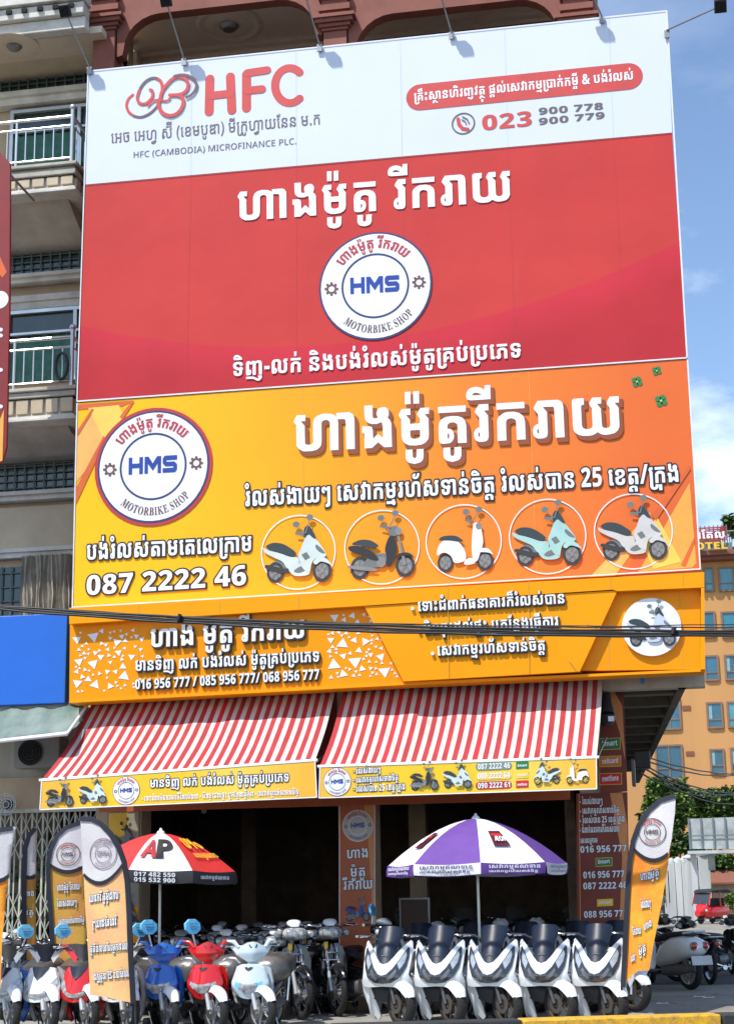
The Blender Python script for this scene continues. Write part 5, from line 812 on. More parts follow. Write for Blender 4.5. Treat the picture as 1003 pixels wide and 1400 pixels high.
# rolled plastic blind over the lower window
n = 40; x0 = X(30,800,24.45); x1 = X(97,800,24.45); cu = MB()
pts = [(x0+(x1-x0)*i/n, 24.42+.035*sin(i*1.9)+.02*sin(i*.7)) for i in range(n+1)]
rows = [zp(762),zp(790),zp(815),zp(846)]
cu.add([(x+.02*sin(k*2+i*.4),y+.01*k,z) for k,z in enumerate(rows) for i,(x,y) in enumerate(pts)], [(k*(n+1)+i,k*(n+1)+i+1,(k+1)*(n+1)+i+1,(k+1)*(n+1)+i) for k in range(3) for i in range(n)])
tag(cu.build('hanging_blind', mat('faded_blind_cloth', (.42,.38,.30), .9, var=.2, scale=5, bump=.4), None, 70), 'pleated beige cloth blind hanging before the lowest visible window', 'blind')
# black cable coil tied on the lower balcony rail
tag(MB().tube([(X(80,497,23.1)+.1*cos(q*.6),23.24-.01*sin(q),Z(80,497,23.1)+.22*sin(q*.6)) for q in range(24)],.025).build('cable_coil', M_darkmetal), 'black cable coil hanging on the lower steel balcony railing', 'cable')
# top: pale cornice, ceiling and rose of the uppermost balcony
zt1 = Z(60,52,23.2)
tp = npart('cornice', M_trim, MB().box((XL,23.15,Z(60,46,23.2)),(X(118,40,23.2),23.35,Z(60,30,23.2))).box((XL,23.05,Z(60,29.5,23.2)),(X(118,40,23.2),23.35,Z(60,14,23.2))).box((XL,22.98,Z(60,13,23.2)),(X(120,40,23.2),23.35,Z(60,-8,23.2))), bevel=.015)
for k in range(16): 
    x = X(118,40,23.2)-.25-k*.27; MB().box((x,23.005,Z(60,22,23.2)),(x+.09,23.049,Z(60,17,23.2))).build('cornice_slot', M_dark, tp, 0)
zce = Z(60,50,23.3)
npart('ceiling', M_ceil, MB().box((XL,23.36,zce),(XR,24.7,zce+.12)))
npart('soffit', M_cream, MB().box((XL,24.3,zp(97)),(XR,24.69,zp(86))).box((XL,24.0,zp(86)+.001),(XR,24.68,zce-.002)))
c = gnd(20,62,zce); md = npart('ceiling_rose', M_ceil, MB().lathe([(0,-.02),(.2,-.02),(.3,-.04),(.42,-.012)], (c.x,c.y,zce), n=24)); MB().lathe([(0,-.07),(.09,-.06),(.13,-.01)], (c.x,c.y,zce-.02), n=18).build('lamp', M_metal, md)
# ground-floor front of the neighbour
zg = Z(60,1105,24.2)
npart('header', M_tan, MB().box((XL,24.2,zg),(X(147,1100,24.2),24.7,Z(60,1062,24.2))))
npart('wall', M_int, MB().box((XL,26.5,0),(-8.5,26.6,3.4)))
npart('pillar', M_tan, MB().box((X(131,1200,24.1),24.1,0),(X(146,1200,24.1),24.5,zg-.002)))
npart('underside', M_concrete, MB().box((XL,23.1,4.3),(-8.6,24.7,4.5)))
npart('wall', M_concrete, MB().box((XL,24.3,Z(60,1061,24.2)),(-8.7,24.6,4.299)))

# ---------------------------------------------------------------- big billboard (white and red sheets)
bb = thing('billboard', 'large white and red billboard, upper of the two on the shop front', 'billboard', tuple(at(515,549,YB)))
org = ORG[bb.name]
def sheet(name, pts, m, parent, Y=YB, th=.12):
    mb = MB(); P = [at(x,y,Y) for x,y in pts]; Q = [(p.x,p.z) for p in P]
    if area2(Q) > 0: Q = Q[::-1]
    fill2d([Q], mb, lambda u,v,d: Vector((u,Y+d,v)), m, th)
    return mb.build(name, m, parent, smooth=0)
def swoosh_mat(name, upper, line, lower):
    """red print with a soft lighter sweep following a shallow curve across the board"""
    pts = [at(x,y,YB)-org for x,y in ((109,449),(400,478),(932,333))]; (x0,z0),(x1,z1),(x2,z2) = [(p.x,p.z) for p in pts]
    c2 = ((z2-z0)/(x2-x0)-(z1-z0)/(x1-x0))/(x2-x1); c1 = (z1-z0)/(x1-x0)-c2*(x0+x1); c0 = z0-c1*x0-c2*x0*x0
    m = bpy.data.materials.new(name); m.use_nodes = True; nt = m.node_tree; s_ = nt.nodes['Principled BSDF']; N = nt.nodes.new; L = nt.links.new
    tc = N('ShaderNodeTexCoord'); sp = N('ShaderNodeSeparateXYZ'); L(tc.outputs['Object'], sp.inputs[0])
    a_ = N('ShaderNodeMath'); a_.operation = 'MULTIPLY_ADD'; a_.inputs[1].default_value = c2; a_.inputs[2].default_value = c1; L(sp.outputs['X'], a_.inputs[0])
    b_ = N('ShaderNodeMath'); b_.operation = 'MULTIPLY_ADD'; b_.inputs[2].default_value = c0; L(a_.outputs[0], b_.inputs[0]); L(sp.outputs['X'], b_.inputs[1])
    d_ = N('ShaderNodeMath'); d_.operation = 'SUBTRACT'; L(sp.outputs['Z'], d_.inputs[0]); L(b_.outputs[0], d_.inputs[1])
    nz = N('ShaderNodeTexNoise'); nz.inputs['Scale'].default_value = .35; nz.inputs['Detail'].default_value = 3; L(tc.outputs['Object'], nz.inputs['Vector'])
    e_ = N('ShaderNodeMath'); e_.operation = 'MULTIPLY_ADD'; e_.inputs[1].default_value = .03; L(nz.outputs['Fac'], e_.inputs[0]); L(d_.outputs[0], e_.inputs[2])
    mr_ = N('ShaderNodeMapRange'); mr_.inputs['From Min'].default_value = -1.6; mr_.inputs['From Max'].default_value = 2.6; L(e_.outputs[0], mr_.inputs['Value'])
    cr = N('ShaderNodeValToRGB'); L(mr_.outputs[0], cr.inputs[0]); el = cr.color_ramp.elements
    for _ in range(4): el.new(.5)
    for e,(p,c) in zip(el, ((0,lower),(.27,lower),(.375,line),(.392,line),(.40,upper),(1,tuple(v*.96 for v in upper)))): e.position = p; e.color = (*c,1)
    n3 = N('ShaderNodeTexNoise'); n3.inputs['Scale'].default_value = .8; n3.inputs['Detail'].default_value = 6; L(tc.outputs['Object'], n3.inputs['Vector'])
    dm_ = N('ShaderNodeMapRange'); dm_.inputs['From Min'].default_value = .35; dm_.inputs['From Max'].default_value = .7; dm_.inputs['To Min'].default_value = 1.0; dm_.inputs['To Max'].default_value = .88; L(n3.outputs['Fac'], dm_.inputs['Value'])
    mm = N('ShaderNodeMix'); mm.data_type = 'RGBA'; mm.blend_type = 'MULTIPLY'; mm.inputs['Factor'].default_value = 1; L(cr.outputs[0], mm.inputs['A']); L(dm_.outputs[0], mm.inputs['B']); L(mm.outputs['Result'], s_.inputs['Base Color'])
    s_.inputs['Roughness'].default_value = .5; s_.inputs['Specular IOR Level'].default_value = .22
    bp = N('ShaderNodeBump'); bp.inputs['Strength'].default_value = .3; bp.inputs['Distance'].default_value = .05; L(n3.outputs['Fac'], bp.inputs['Height']); L(bp.outputs[0], s_.inputs['Normal'])
    return m
M_red1 = swoosh_mat('red_vinyl', (.60,.050,.046), (.61,.034,.054), (.52,.030,.040))
sheet('white_panel', [(120,97),(911,14),(918,181.5),(117,252.5)], M_white, bb)
sheet('red_panel', [(117,253),(918,182),(939,489.5),(105,549.5)], M_red1, bb)
M_edge = mat('white_edge_tape', (.75,.78,.82), .5)
ed = MB(); t = .004
def strip(mb, a, b, w_, off, m, Y=YB):
    n = Vector((-(b[1]-a[1]), b[0]-a[0])).normalized()*w_/2
    poly_on(mb, [(a[0]+n.x,a[1]+n.y),(b[0]+n.x,b[1]+n.y),(b[0]-n.x,b[1]-n.y),(a[0]-n.x,a[1]-n.y)], Y, off, m)
strip(ed,(121,97.5),(910.5,15),1.4,.011,M_edge); strip(ed,(121,98),(105.8,549),1.6,.012,M_edge); strip(ed,(910.5,15),(938.5,489),2.2,.013,M_edge)
strip(ed,(117.5,253),(918,182),1.0,.010,M_brownprint); strip(ed,(106,549),(938,489.5),2.0,.014,M_edge)
ed.build('edge_tape', M_edge, bb, smooth=0)
seams = MB(); M_seam = mat('sheet_seam', (.52,.044,.044), .6); M_seamw = mat('sheet_seam_pale', (.58,.64,.74), .6)
for f in (.18,.36,.54,.72,.9):
    strip(seams,(120+791*f,97-83*f+1),(117+801*f,252-71*f),.5,.003,M_seamw); strip(seams,(117+801*f,254-71*f),(105+834*f,548-60*f),.5,.003,M_seam)
seams.build('sheet_seams', M_seam, bb, smooth=0)
# HFC letters: rounded strokes
def stroke(mb, pts, w_, Y, off, m, n=8):
    """rounded flat stroke along picture points"""
    P = [at(x,y,Y) for x,y in pts]; P = [Vector((p.x,p.z)) for p in P]; r = w_/2*mpp(*pts[0],Y); L_ = []; R_ = []
    def nrm(i):
        a = P[max(0,i-1)]; b = P[min(len(P)-1,i+1)]; d = (b-a).normalized(); return Vector((-d.y,d.x))
    L_ = [P[i]+nrm(i)*r for i in range(len(P))]; R_ = [P[i]-nrm(i)*r for i in range(len(P))]
    d0 = (P[0]-P[1]).normalized(); d1 = (P[-1]-P[-2]).normalized()
    a0 = atan2(-nrm(0).y,-nrm(0).x); cap0 = []; cap1 = []
    for i in range(1,n): 
        q = pi*i/n
        cap1.append(P[-1]+nrm(len(P)-1)*r*cos(q)+d1*r*sin(q)); cap0.append(P[0]-nrm(0)*r*cos(q)+d0*r*sin(q))
    poly = L_+cap1+R_[::-1]+cap0; poly = [tuple(p) for p in poly]
    if area2(poly) > 0: poly = poly[::-1]
    fill2d([poly], mb, lambda u,v,d: Vector((u,Y-off,v)), m)
M_hfc = mat('coral_red_print', (.62,.06,.055), .45)
h = MB(); o_ = .006
stroke(h,[(287,108),(286,153)],12,YB,o_,M_hfc); stroke(h,[(315,105),(317,151)],12,YB,o_,M_hfc); stroke(h,[(288,131),(315,128)],11,YB,o_+.002,M_hfc)
stroke(h,[(337,102),(337,148)],12,YB,o_,M_hfc); stroke(h,[(338,100),(365,96)],11,YB,o_+.002,M_hfc); stroke(h,[(338,124),(358,122)],11,YB,o_+.003,M_hfc)
stroke(h,[(396+21*cos(q)*.95,117+24*sin(q)) for q in [radians(-48-i*13.2) for i in range(21)]],11,YB,o_,M_hfc)
h.build('lettering', M_hfc, bb, smooth=0)
lo = MB(); M_hfg = mat('grey_purple_print', (.14,.08,.12), .5)
def ring(c, rx, ry, a0, a1, w_, m, off, n=22): stroke(lo, [(c[0]+rx*cos(radians(a0+(a1-a0)*i/n)), c[1]+ry*sin(radians(a0+(a1-a0)*i/n))) for i in range(n+1)], w_, YB, off, m)
def flow(pts, n=4):
    """smooth run through hand-placed points of the enlarged emblem"""
    P = [(160+x/7.715, 80+y/7.715) for x,y in pts]; out = []
    for i in range(len(P)-1):
        p0, p1, p2, p3 = P[max(0,i-1)], P[i], P[i+1], P[min(len(P)-1,i+2)]
        for k in range(n):
            t = k/n; out.append(tuple(.5*(2*b+(c-a)*t+(2*a-5*b+4*c-d)*t*t+(-a+3*b-3*c+d)*t**3) for a,b,c,d in zip(p0,p1,p2,p3)))
    return out+[P[-1]]
def loopstroke(pts, w_, m, off):
    F_ = flow(pts)
    for i in range(0, len(F_)-1, 6): stroke(lo, F_[i:i+8], w_, YB, off+(i//6%2)*.001, m)
loopstroke([(168,385),(122,430),(103,500),(130,570),(185,610)],3.6,M_hfc,.006); loopstroke([(185,610),(250,620),(320,597),(380,555),(430,500)],3.4,M_hfg,.008)
loopstroke([(430,500),(450,440),(475,380),(480,300),(460,240),(420,212)],4.2,M_hfc,.010); loopstroke([(420,212),(380,207),(320,232),(270,282),(237,340)],3.4,M_hfg,.012)
loopstroke([(237,340),(217,410),(230,460),(265,482),(310,475),(352,440),(378,400),(375,345),(352,332)],3.8,M_hfc,.014)
loopstroke([(330,505),(380,455),(440,440),(500,450),(540,445),(560,422)],3.0,M_hfc,.016)
loopstroke([(455,450),(480,350),(540,265),(600,212),(660,197),(720,217),(752,270),(742,330),(700,370),(640,388),(560,390)],4.6,M_hfc,.018)
loopstroke([(640,388),(688,412),(703,470),(672,550),(610,598),(550,606),(490,582),(452,530),(442,470)],4.8,M_hfc,.020)
loopstroke([(612,192),(680,178),(750,187),(810,222),(843,280),(828,340),(790,388),(738,416)],3.8,M_hfg,.022)
lo.build('loop_emblem', M_hfc, bb, smooth=0)
txt('fin',(152,196),(437,170),13,YB,M_greyprint,bb)
txt('fine',(183,216),(405,197),8.5,YB,M_greyprint,bb,khmer=False)
pm = MB(); stroke(pm,[(574,133),(858,104.5)],38,YB,.006,M_hfc,12); pm.build('red_pill', M_hfc, bb, smooth=0)
txt('pill',(566,139),(865,109),11.5,YB,M_print_white,bb,off=.010)
pc = MB(); disc(pc,(633,169),16,YB,.006,M_greyprint,14); 
stroke(pc,[(626,163),(627,170),(632,176),(639,177)],5,YB,.008,M_hfc); stroke(pc,[(632,160),(638,163),(641,169)],1.8,YB,.010,M_greyprint); stroke(pc,[(631,164),(635,166),(637,170)],1.6,YB,.011,M_greyprint)
pc.build('telephone_symbol', M_greyprint, bb, smooth=0)
txt('n023',(659,178.5),(727,172),22,YB,M_hfc,bb,khmer=False)
txt('n778',(736,157),(824,149.5),10,YB,M_greyprint,bb,khmer=False); txt('n779',(736,171),(826,162),10,YB,M_greyprint,bb,khmer=False)
txt('shop',(325,303),(698,275),40,YB,M_print_white,bb,off=.014)
txt('slogan',(319,515),(712,489),19,YB,M_print_white,bb,off=.016)
logo((513,391),77,YB,bb,M_navy,M_print_white,M_redprint,M_blue_print,M_brownprint,off=.012)

# ---------------------------------------------------------------- yellow board
yb = thing('billboard', 'yellow and orange billboard with five printed motorbikes, below the red one', 'billboard', tuple(at(530,830,YB)))
orgy = ORG[yb.name]
x0 = X(105,600,YB)-orgy.x; Ly = X(940,600,YB)-X(105,600,YB)
M_yel = grad_mat('yellow_orange_vinyl', [(0,(.92,.52,.008)),(.20,(.92,.50,.008)),(.48,(.89,.37,.012)),(.74,(.82,.23,.03)),(1,(.74,.15,.035))], (1,0,.12), (x0,0,1.6), Ly, wave=.12)
sheet('printed_panel', [(105,551),(939,491),(957,779),(99,832)], M_yel, yb)
cor = MB()
C_y1 = mat('pale_yellow_print', (.90,.62,.10), .45); C_o1 = mat('red_orange_print', (.72,.13,.02), .45); C_o2 = mat('light_orange_print', (.88,.40,.06), .45); C_o3 = mat('peach_print', (.88,.48,.12), .45)
poly_on(cor,[(106,553),(184,547.5),(168,556),(107,561)],YB,.004,C_o1)
poly_on(cor,[(107,585),(130,556),(160,590),(120,640),(104.5,660)],YB,.005,C_o3)
poly_on(cor,[(121,558),(163,554),(170,570),(142,600)],YB,.008,C_y1)
poly_on(cor,[(104,668),(142,596),(146,600),(104,690)],YB,.010,C_o1)
poly_on(cor,[(164,570),(180,549),(184,549),(168,574)],YB,.010,C_o1)
poly_on(cor,[(107,588),(126,559),(129,560),(107,596)],YB,.011,C_o1)
poly_on(cor,[(806,789),(888,700),(890,720),(840,787)],YB,.004,C_o3)
poly_on(cor,[(853,786),(948,640),(955,778)],YB,.005,C_o1)
poly_on(cor,[(872,782),(942,660),(951,770),(945,776)],YB,.006,C_o2)
poly_on(cor,[(875,741),(897,706),(931,768),(893,778)],YB,.009,C_y1)
poly_on(cor,[(930,773),(948,735),(949,742),(936,775)],YB,.011,C_o1); poly_on(cor,[(890,705),(942,636),(943,642),(896,712)],YB,.012,C_o1)
cor.build('printed_shapes', C_o1, yb, smooth=0)
strip_e = MB(); strip(strip_e,(106,551.5),(99.5,831),1.8,.013,M_edge); strip(strip_e,(939,492),(956.5,779),2.0,.013,M_edge); strip(strip_e,(99.5,830.5),(956.5,778),1.8,.014,M_edge)
for f in (.37,.74): strip(strip_e,(105+834*f,552-60*f),(99+858*f,830-52*f),.7,.0035,C_o2)
strip_e.build('edge_tape', M_edge, yb, smooth=0)
logo((210,638),76,YB,yb,M_navy,M_print_white,M_redprint,M_blue_print,M_brownprint,off=.013,rr=1.055)
M_shade = mat('brown_letter_shade', (.30,.07,.02), .5)
txt('shopx',(402,619),(848,594),49,YB,M_print_white,yb,off=.022,outline=M_shade,ow=18,shift=(4,5))
txt('easy',(335,693),(927,659),20,YB,M_print_white,yb,off=.020,outline=M_black,ow=58)
txt('telegram',(119,766),(344,754),19,YB,M_print_white,yb,off=.020,outline=M_black,ow=58)
txt('n087',(119,814),(337,800),26,YB,M_print_white,yb,off=.020,outline=M_black,ow=52,khmer=False)
M_bikewhite = mat('bike_print_white', (.62,.76,.76), .5); M_biketeal = mat('bike_print_teal', (.38,.66,.64), .5); M_bikepearl = mat('bike_print_pearl', (.60,.62,.62), .5); M_bikegrey = mat('bike_print_grey', (.16,.19,.20), .5); M_bikeblack = mat('bike_print_black', (.02,.022,.028), .5); M_rimp = mat('bike_print_rim', (.24,.25,.26), .5); M_tyrep = mat('bike_print_tyre', (.035,.037,.04), .5)
M_seatp = mat('bike_print_seat', (.03,.05,.06), .5)
for i,(cx,cy,r,bd,kd) in enumerate(((408,755,51,M_bikewhite,'maxi'),(522,748,51.5,M_bikeblack,'moto'),(633.5,740.5,52,M_print_white,'retro'),(748,733.5,53,M_biketeal,'maxi'),(865,726.5,54,M_bikepearl,'maxi'))):
    cm = MB(); disc(cm,(cx,cy),r,YB,.0135,M_print_white,r-1.6); cm.build('white_ring', M_print_white, yb, smooth=0)
    printed_bike((cx,cy),48,YB,.016,yb,bd,M_seatp,M_tyrep,M_rimp,M_bikegrey,kind=kd)
M_clover = mat('clover_print', (.02,.22,.06), .5); cl = MB()
for cx,cy,r in ((870,522,7),(897,507,6),(903,548,8)):
    for q in range(4): disc(cl,(cx+cos(q*pi/2+.5)*r*.6,cy+sin(q*pi/2+.5)*r*.6),r*.55,YB,.008,M_clover,0,10)
    disc(cl,(cx,cy),r*.2,YB,.011,C_y1,0,8)
cl.build('printed_clovers', M_clover, yb, smooth=0)

# ---------------------------------------------------------------- orange fascia sign
fs = thing('fascia_sign', 'long orange fascia signboard with raised white letters under the billboards', 'sign', (-4,23,4.4))
YF = 22.62
def fsheet(pts, m, Y, th, name): return sheet(name, pts, m, fs, Y, th)
sheet('left_recess_panel', [(96,845),(510,822),(553,936),(95,960)], M_orange, fs, YF, .45)
sheet('right_recess_panel', [(788,917),(836,800),(956,793),(957,915)], M_orange, fs, YF, .45)
sheet('ledge', [(95,831),(962,782),(962,803),(843,808),(837,806),(498,828),(95,853)], M_orange_edge, fs, YF-.14, .62)
sheet('centre_panel', [(498,829),(838,807.5),(843,808.5),(792,918),(551,931.5)], M_orange_edge, fs, YF-.12, .46)
for a,b,Yq in (((95,956),(551,932),YF-.06),((551,932),(962,913.5),YF-.125)):
    pass
sheet('side_cap', [(957.5,804),(962,803.5),(963,915),(957,915.3)], M_orange_edge, fs, YF-.14, .5)
sheet('bottom_lip', [(95,957),(551,932.6),(962,914.5),(962,918),(551,936.5),(95,961)], M_orange_edge, fs, YF-.04, .40)
j = MB()
for xx,y0,y1 in ((190,856,952),(300,850,946),(408,844,940)): strip(j,(xx-1,y0),(xx,y1),1.0,.004,M_joint,YF)
for a,b in (((190,827),(190,847)),((300,821),(300,841)),((408,815),(408,834)),((612,802),(612,926)),((722,795),(722,920)),((834,789),(834,803)),((933,783),(933,801))): strip(j,a,b,1.0,.004,M_joint,YF-.14)
strip(j,(928,806),(932,913),1.0,.004,M_joint,YF)
strip(j,(830,808),(832,917),1.0,.004,M_joint,YF); strip(j,(800,849),(814,855),1.0,.006,M_joint,YF-.14); strip(j,(776,900),(788,917),1.0,.006,M_joint,YF-.14)
j.build('panel_joints', M_joint, fs, smooth=0)
tri = MB(); random.seed(5); placed = []
def tris(xa,xb,ylim,n,rmax,slant=0):
    k = 0; tr = 0
    while k < n and tr < 3000:
        tr += 1; r = random.choice((2.2,2.6,3.2,4,5.2,6.5)) if k > 4 else rmax*.72*random.uniform(.8,1)
        x = random.uniform(xa+r,xb-r); y0,y1 = ylim(x); y = random.uniform(y0+r*.8,y1-r*.8)
        if y1-y0 < 2*r: continue
        if slant and x+r > slant(y): continue
        if any(hypot(x-a,y-b) < (r+c)*.92 for a,b,c in placed): continue
        placed.append((x,y,r)); q = random.choice((0,pi,pi/2,-pi/2))+random.uniform(-.25,.25)
        poly_on(tri,[(x+r*1.1*sin(q+t_*2*pi/3),y-r*1.0*cos(q+t_*2*pi/3)) for t_ in range(3)],YF,.006,M_raised_white); k += 1
tris(99,200,lambda x:(861-(x-99)*.04,950-(x-99)*.05),75,12)
tris(446,545,lambda x:(838-(x-446)*.05,932-(x-446)*.05),75,14,slant=lambda y:505+(y-828)*.42)
tri.build('printed_triangles', M_raised_white, fs, smooth=0)
dk = dict(outline=M_black, ow=30)
txt('fshop',(207,886),(417,873),23,YF,M_raised_white,fs,off=.05,shift=(1,1.5),**dk)
txt('fbuy',(186,918),(437,905),13,YF,M_raised_white,fs,off=.04,shift=(.8,1.2),outline=M_black,ow=45)
txt('fnum',(186,943),(437,929),13,YF,M_raised_white,fs,off=.04,khmer=False,shift=(.8,1.2),outline=M_black,ow=45)
for key,a,b,bu in (('f1',(571.5,836.5),(771.5,825.5),(564,832.5)),('f2',(579.5,867.5),(763,856.5),(573,863)),('f3',(598,897),(744.5,889.5),(591.5,894))):
    txt(key,a,b,12.5,YF-.12,M_raised_white,fs,off=.04,shift=(.8,1.2),outline=M_black,ow=45)
    bm_ = MB(); disc(bm_,bu,2.4,YF-.12,.04,M_raised_white,0,12,.038); bm_.build('bullet', M_raised_white, fs, smooth=0)
dm = MB(); disc(dm,(890,858),40.5,YF,.06,M_print_white,0,48,.058); dm.build('round_plate', M_print_white, fs, smooth=0)
printed_bike((890,856),34,YF,.064,fs,mat('bike_print_silver', (.55,.62,.74), .5),M_seatp,M_tyrep,M_rimp,M_bikegrey)
bpk = MB().box((X(822,925,23),23.32,4.40),(X(963,920,23),23.6,4.6)); bpk.build('bottom_board', M_concrete, fs)
# blue drain pipe stubs under the fascia
M_bluepipe = mat('blue_pipe', (.02,.28,.62), .4)
for px,py in ((132,962),(877,918)):
    p = at(px,py,23.15)
    tag(MB().tube([(p.x,23.15,p.z+.1),(p.x,23.15,p.z-.17)],.03,10).build('drain_pipe', M_bluepipe), 'short blue drain pipe stub under the '+('left' if px < 500 else 'right')+' end of the orange fascia', 'pipe', 'blue pipe stubs')

# ---------------------------------------------------------------- floodlights
def floodlight(base, head, Yh, label, shadow=None):
    p = at(*base, 22.98); q = at(*head, Yh)
    if shadow: d_ = Vector((sin(SUN_AZ)*cos(SUN_EL), cos(SUN_AZ)*cos(SUN_EL), -sin(SUN_EL))); q = at(*shadow, 23.0); q = q-d_*(.52/d_.y)
    t = thing('floodlight', label, 'floodlight', tuple(p), 'floodlights on arms along the top of the billboard')
    MB().tube([p+Vector((0,.0,-.05)), p+Vector((0,-.03,.03)), q],.013,8).build('arm', M_metal, t, 60)
    MB().box((p.x-.04,22.95,p.z-.09),(p.x+.04,22.975,p.z+.03)).build('bracket', M_metal, t)
    d = MB(); d.box((-.09,-.035,-.10),(.09,.035,.10)); 
    R_ = Matrix.Rotation(radians(42),3,'X')
    d.v = [q+R_@v for v in d.v]; hd = d.build('lamp_head', M_darkmetal, t, 30, .01)
    l_ = MB().box((-.07,.036,-.08),(.07,.042,.08)); l_.v = [q+R_@v for v in l_.v]; l_.build('lens', mat('lamp_lens', (.5,.52,.55), .2), hd, 0)
    f_ = MB()
    for k in range(6): f_.box((-.08+k*.03,-.06,-.08),(-.072+k*.03,-.036,.08))
    f_.v = [q+R_@v for v in f_.v]; f_.build('cooling_fins', M_darkmetal, hd, 0)
names = ('first floodlight on an arm at the top left corner of the billboard','second floodlight arm, above the loops of the red emblem','floodlight arm in front of the middle brown pillar','fourth floodlight arm, above the red pill','fifth floodlight arm, in front of the right brown pillar','floodlight on a long arm off the right corner, against the sky')
for (b,hh),nm in zip((((123,95),(133,112)),((252,83),(270,99)),((437,64),(456,81)),((617,47),(635,66)),((822,25),(827,46))),names): floodlight(b,hh,22.46,nm,hh)
floodlight((911,45),(984,8),22.4,names[5])

# ---------------------------------------------------------------- striped awnings
M_awr = mat('awning_red', (.42,.028,.035), .75, var=.12, scale=2.5); M_aww = mat('awning_white', (.58,.54,.50), .8, var=.12, scale=2.5, bump=.3, bscale=8)
M_awr2 = mat('awning_solid_red', (.56,.015,.025), .7)
M_valy = grad_mat('yellow_valance_print', [(0,(.86,.46,.06)),(.25,(.84,.55,.03)),(.55,(.80,.55,.03)),(.75,(.84,.62,.10)),(1,(.86,.45,.05))], (1,0,0), (-1.9,0,0), 3.8, wave=.06)
def awning(bl, br, tlx, trx, label, vb, solid):
    Yf, Yt = 21.9, 23.25; A = at(*bl,Yf); B_ = at(*br,Yf); zt = 4.62; tl = at(*tlx,Yt).x; tr = at(*trx,Yt).x
    t = thing('awning', label, 'awning', (A.x, 23.3, zt), 'striped awnings over the shop front'); n = 27; mb = MB(); S_ = 6
    def pt(u, v, up=0):
        a = A.lerp(B_, u); b = Vector((tl+(tr-tl)*u, Yt, zt)); p = a.lerp(b, v); p.z -= .09*sin(pi*v)+(.016*sin(u*37)+.012*sin(u*11+v*5))*sin(pi*v); p.z += up; return p
    cuts = [0]
    for i in range(n):
        for w_ in (.52,.48): cuts.append(cuts[-1]+w_/(n-.0))
    cuts = [c/cuts[-1] for c in cuts]
    for i in range(len(cuts)-1):
        m = M_awr if i % 2 == 0 else M_aww
        if i//2 in solid and i % 2 == 0: m = M_awr2
        for v in range(S_):
            mb.add([pt(cuts[i],v/S_),pt(cuts[i+1],v/S_),pt(cuts[i+1],(v+1)/S_),pt(cuts[i],(v+1)/S_)], [(0,1,2,3)], m)
            if False:
                c0 = cuts[i]+(cuts[i+1]-cuts[i])*.44; c1 = cuts[i]+(cuts[i+1]-cuts[i])*.56
                mb.add([pt(c0,v/S_,.002),pt(c1,v/S_,.002),pt(c1,(v+1)/S_,.002),pt(c0,(v+1)/S_,.002)], [(0,1,2,3)], M_awr)
    mb.build('striped_cloth', M_aww, t, smooth=0)
    MB().tube([A+Vector((-.03,0,-.01)),B_+Vector((.03,0,-.01))],.022).build('front_bar', M_print_white, t, 60)
    for e in (A,B_): MB().tube([e+Vector((0,0,-.03)),(e.x+(tl-A.x if e is A else tr-B_.x),23.25,zt-.9),],.015).build('folding_arm', M_metal, t, 60)
    C_ = at(*vb[0],Yf); D = at(*vb[1],Yf); hz = A.z-C_.z
    v = MB(); q = [A+Vector((0,-.02,-.035)),B_+Vector((0,-.02,-.035)),D+Vector((0,-.02,0)),C_+Vector((0,-.02,0))]
    v.add([*q,*[p+Vector((0,.03,0)) for p in q]], [(3,2,1,0),(4,5,6,7),(0,1,5,4),(1,2,6,5),(2,3,7,6),(3,0,4,7)])
    vo = v.build('valance', M_valy, t, 0); 
    vo.data.transform(Matrix.Translation(-Vector(((A.x+B_.x)/2-A.x,0,0)))); vo.location = Vector(((A.x+B_.x)/2-A.x,0,0)); ORG[vo.name] = Vector(((A.x+B_.x)/2,23.3,zt))
    fm = MB(); w_ = 1.4
    P4 = [(bl[0]+.5,bl[1]+1.5),(br[0]-.5,br[1]+1.5),vb[1],vb[0]]
    for i in range(4): strip(fm,P4[i],P4[(i+1)%4],w_,.003+.001*i,M_print_white,Yf-.02)
    fm.build('valance_border', M_print_white, vo, 0)
    return t, vo
a1, v1 = awning((57,1066),(431,1038.5),(133,965),(460,948),'left red and white striped awning with yellow valance', ((55,1107),(433,1090)), (6,15))
a2, v2 = awning((437,1047),(815,1034.5),(472,950),(824,930),'right red and white striped awning with yellow valance and phone numbers', ((436,1091),(815,1078.5)), (6,15))
YV = 21.88; ob = dict(off=.010, outline=M_black)
txt('fbuy',(205.5,1077),(395,1068.5),10,YV,M_print_white,v1,ow=60,**ob)
txt('aw2',(194,1095),(408,1086),5.6,YV,M_print_white,v1,ow=70,**ob)
logo((173,1081),18.5,YV,v1,M_navy,M_print_white,M_redprint,M_blue_print,M_brownprint,off=.005)
printed_bike((83,1084),20,YV,.006,v1,M_bikeblack,M_tyrep,M_tyrep,M_rimp,M_bikegrey,kind='moto'); printed_bike((128,1081),20,YV,.006,v1,M_bikewhite,M_seatp,M_tyrep,M_rimp,M_bikegrey)
logo((461,1069),19,YV,v2,M_navy,M_print_white,M_redprint,M_blue_print,M_brownprint,off=.005)
txt('b_easy',(483,1058.5),(520,1056),6.5,YV,M_print_white,v2,ow=75,**ob); txt('b_serv',(483,1070.5),(544,1067),6.5,YV,M_print_white,v2,ow=75,**ob); txt('b_25',(483,1083),(553.5,1079.5),7,YV,M_print_white,v2,ow=75,**ob)
printed_bike((580,1062),20.5,YV,.006,v2,M_bikeblack,M_tyrep,M_tyrep,M_rimp,M_bikegrey,flip=1,kind='moto'); printed_bike((625,1060),20.5,YV,.006,v2,M_bikewhite,M_seatp,M_tyrep,M_rimp,M_bikegrey)
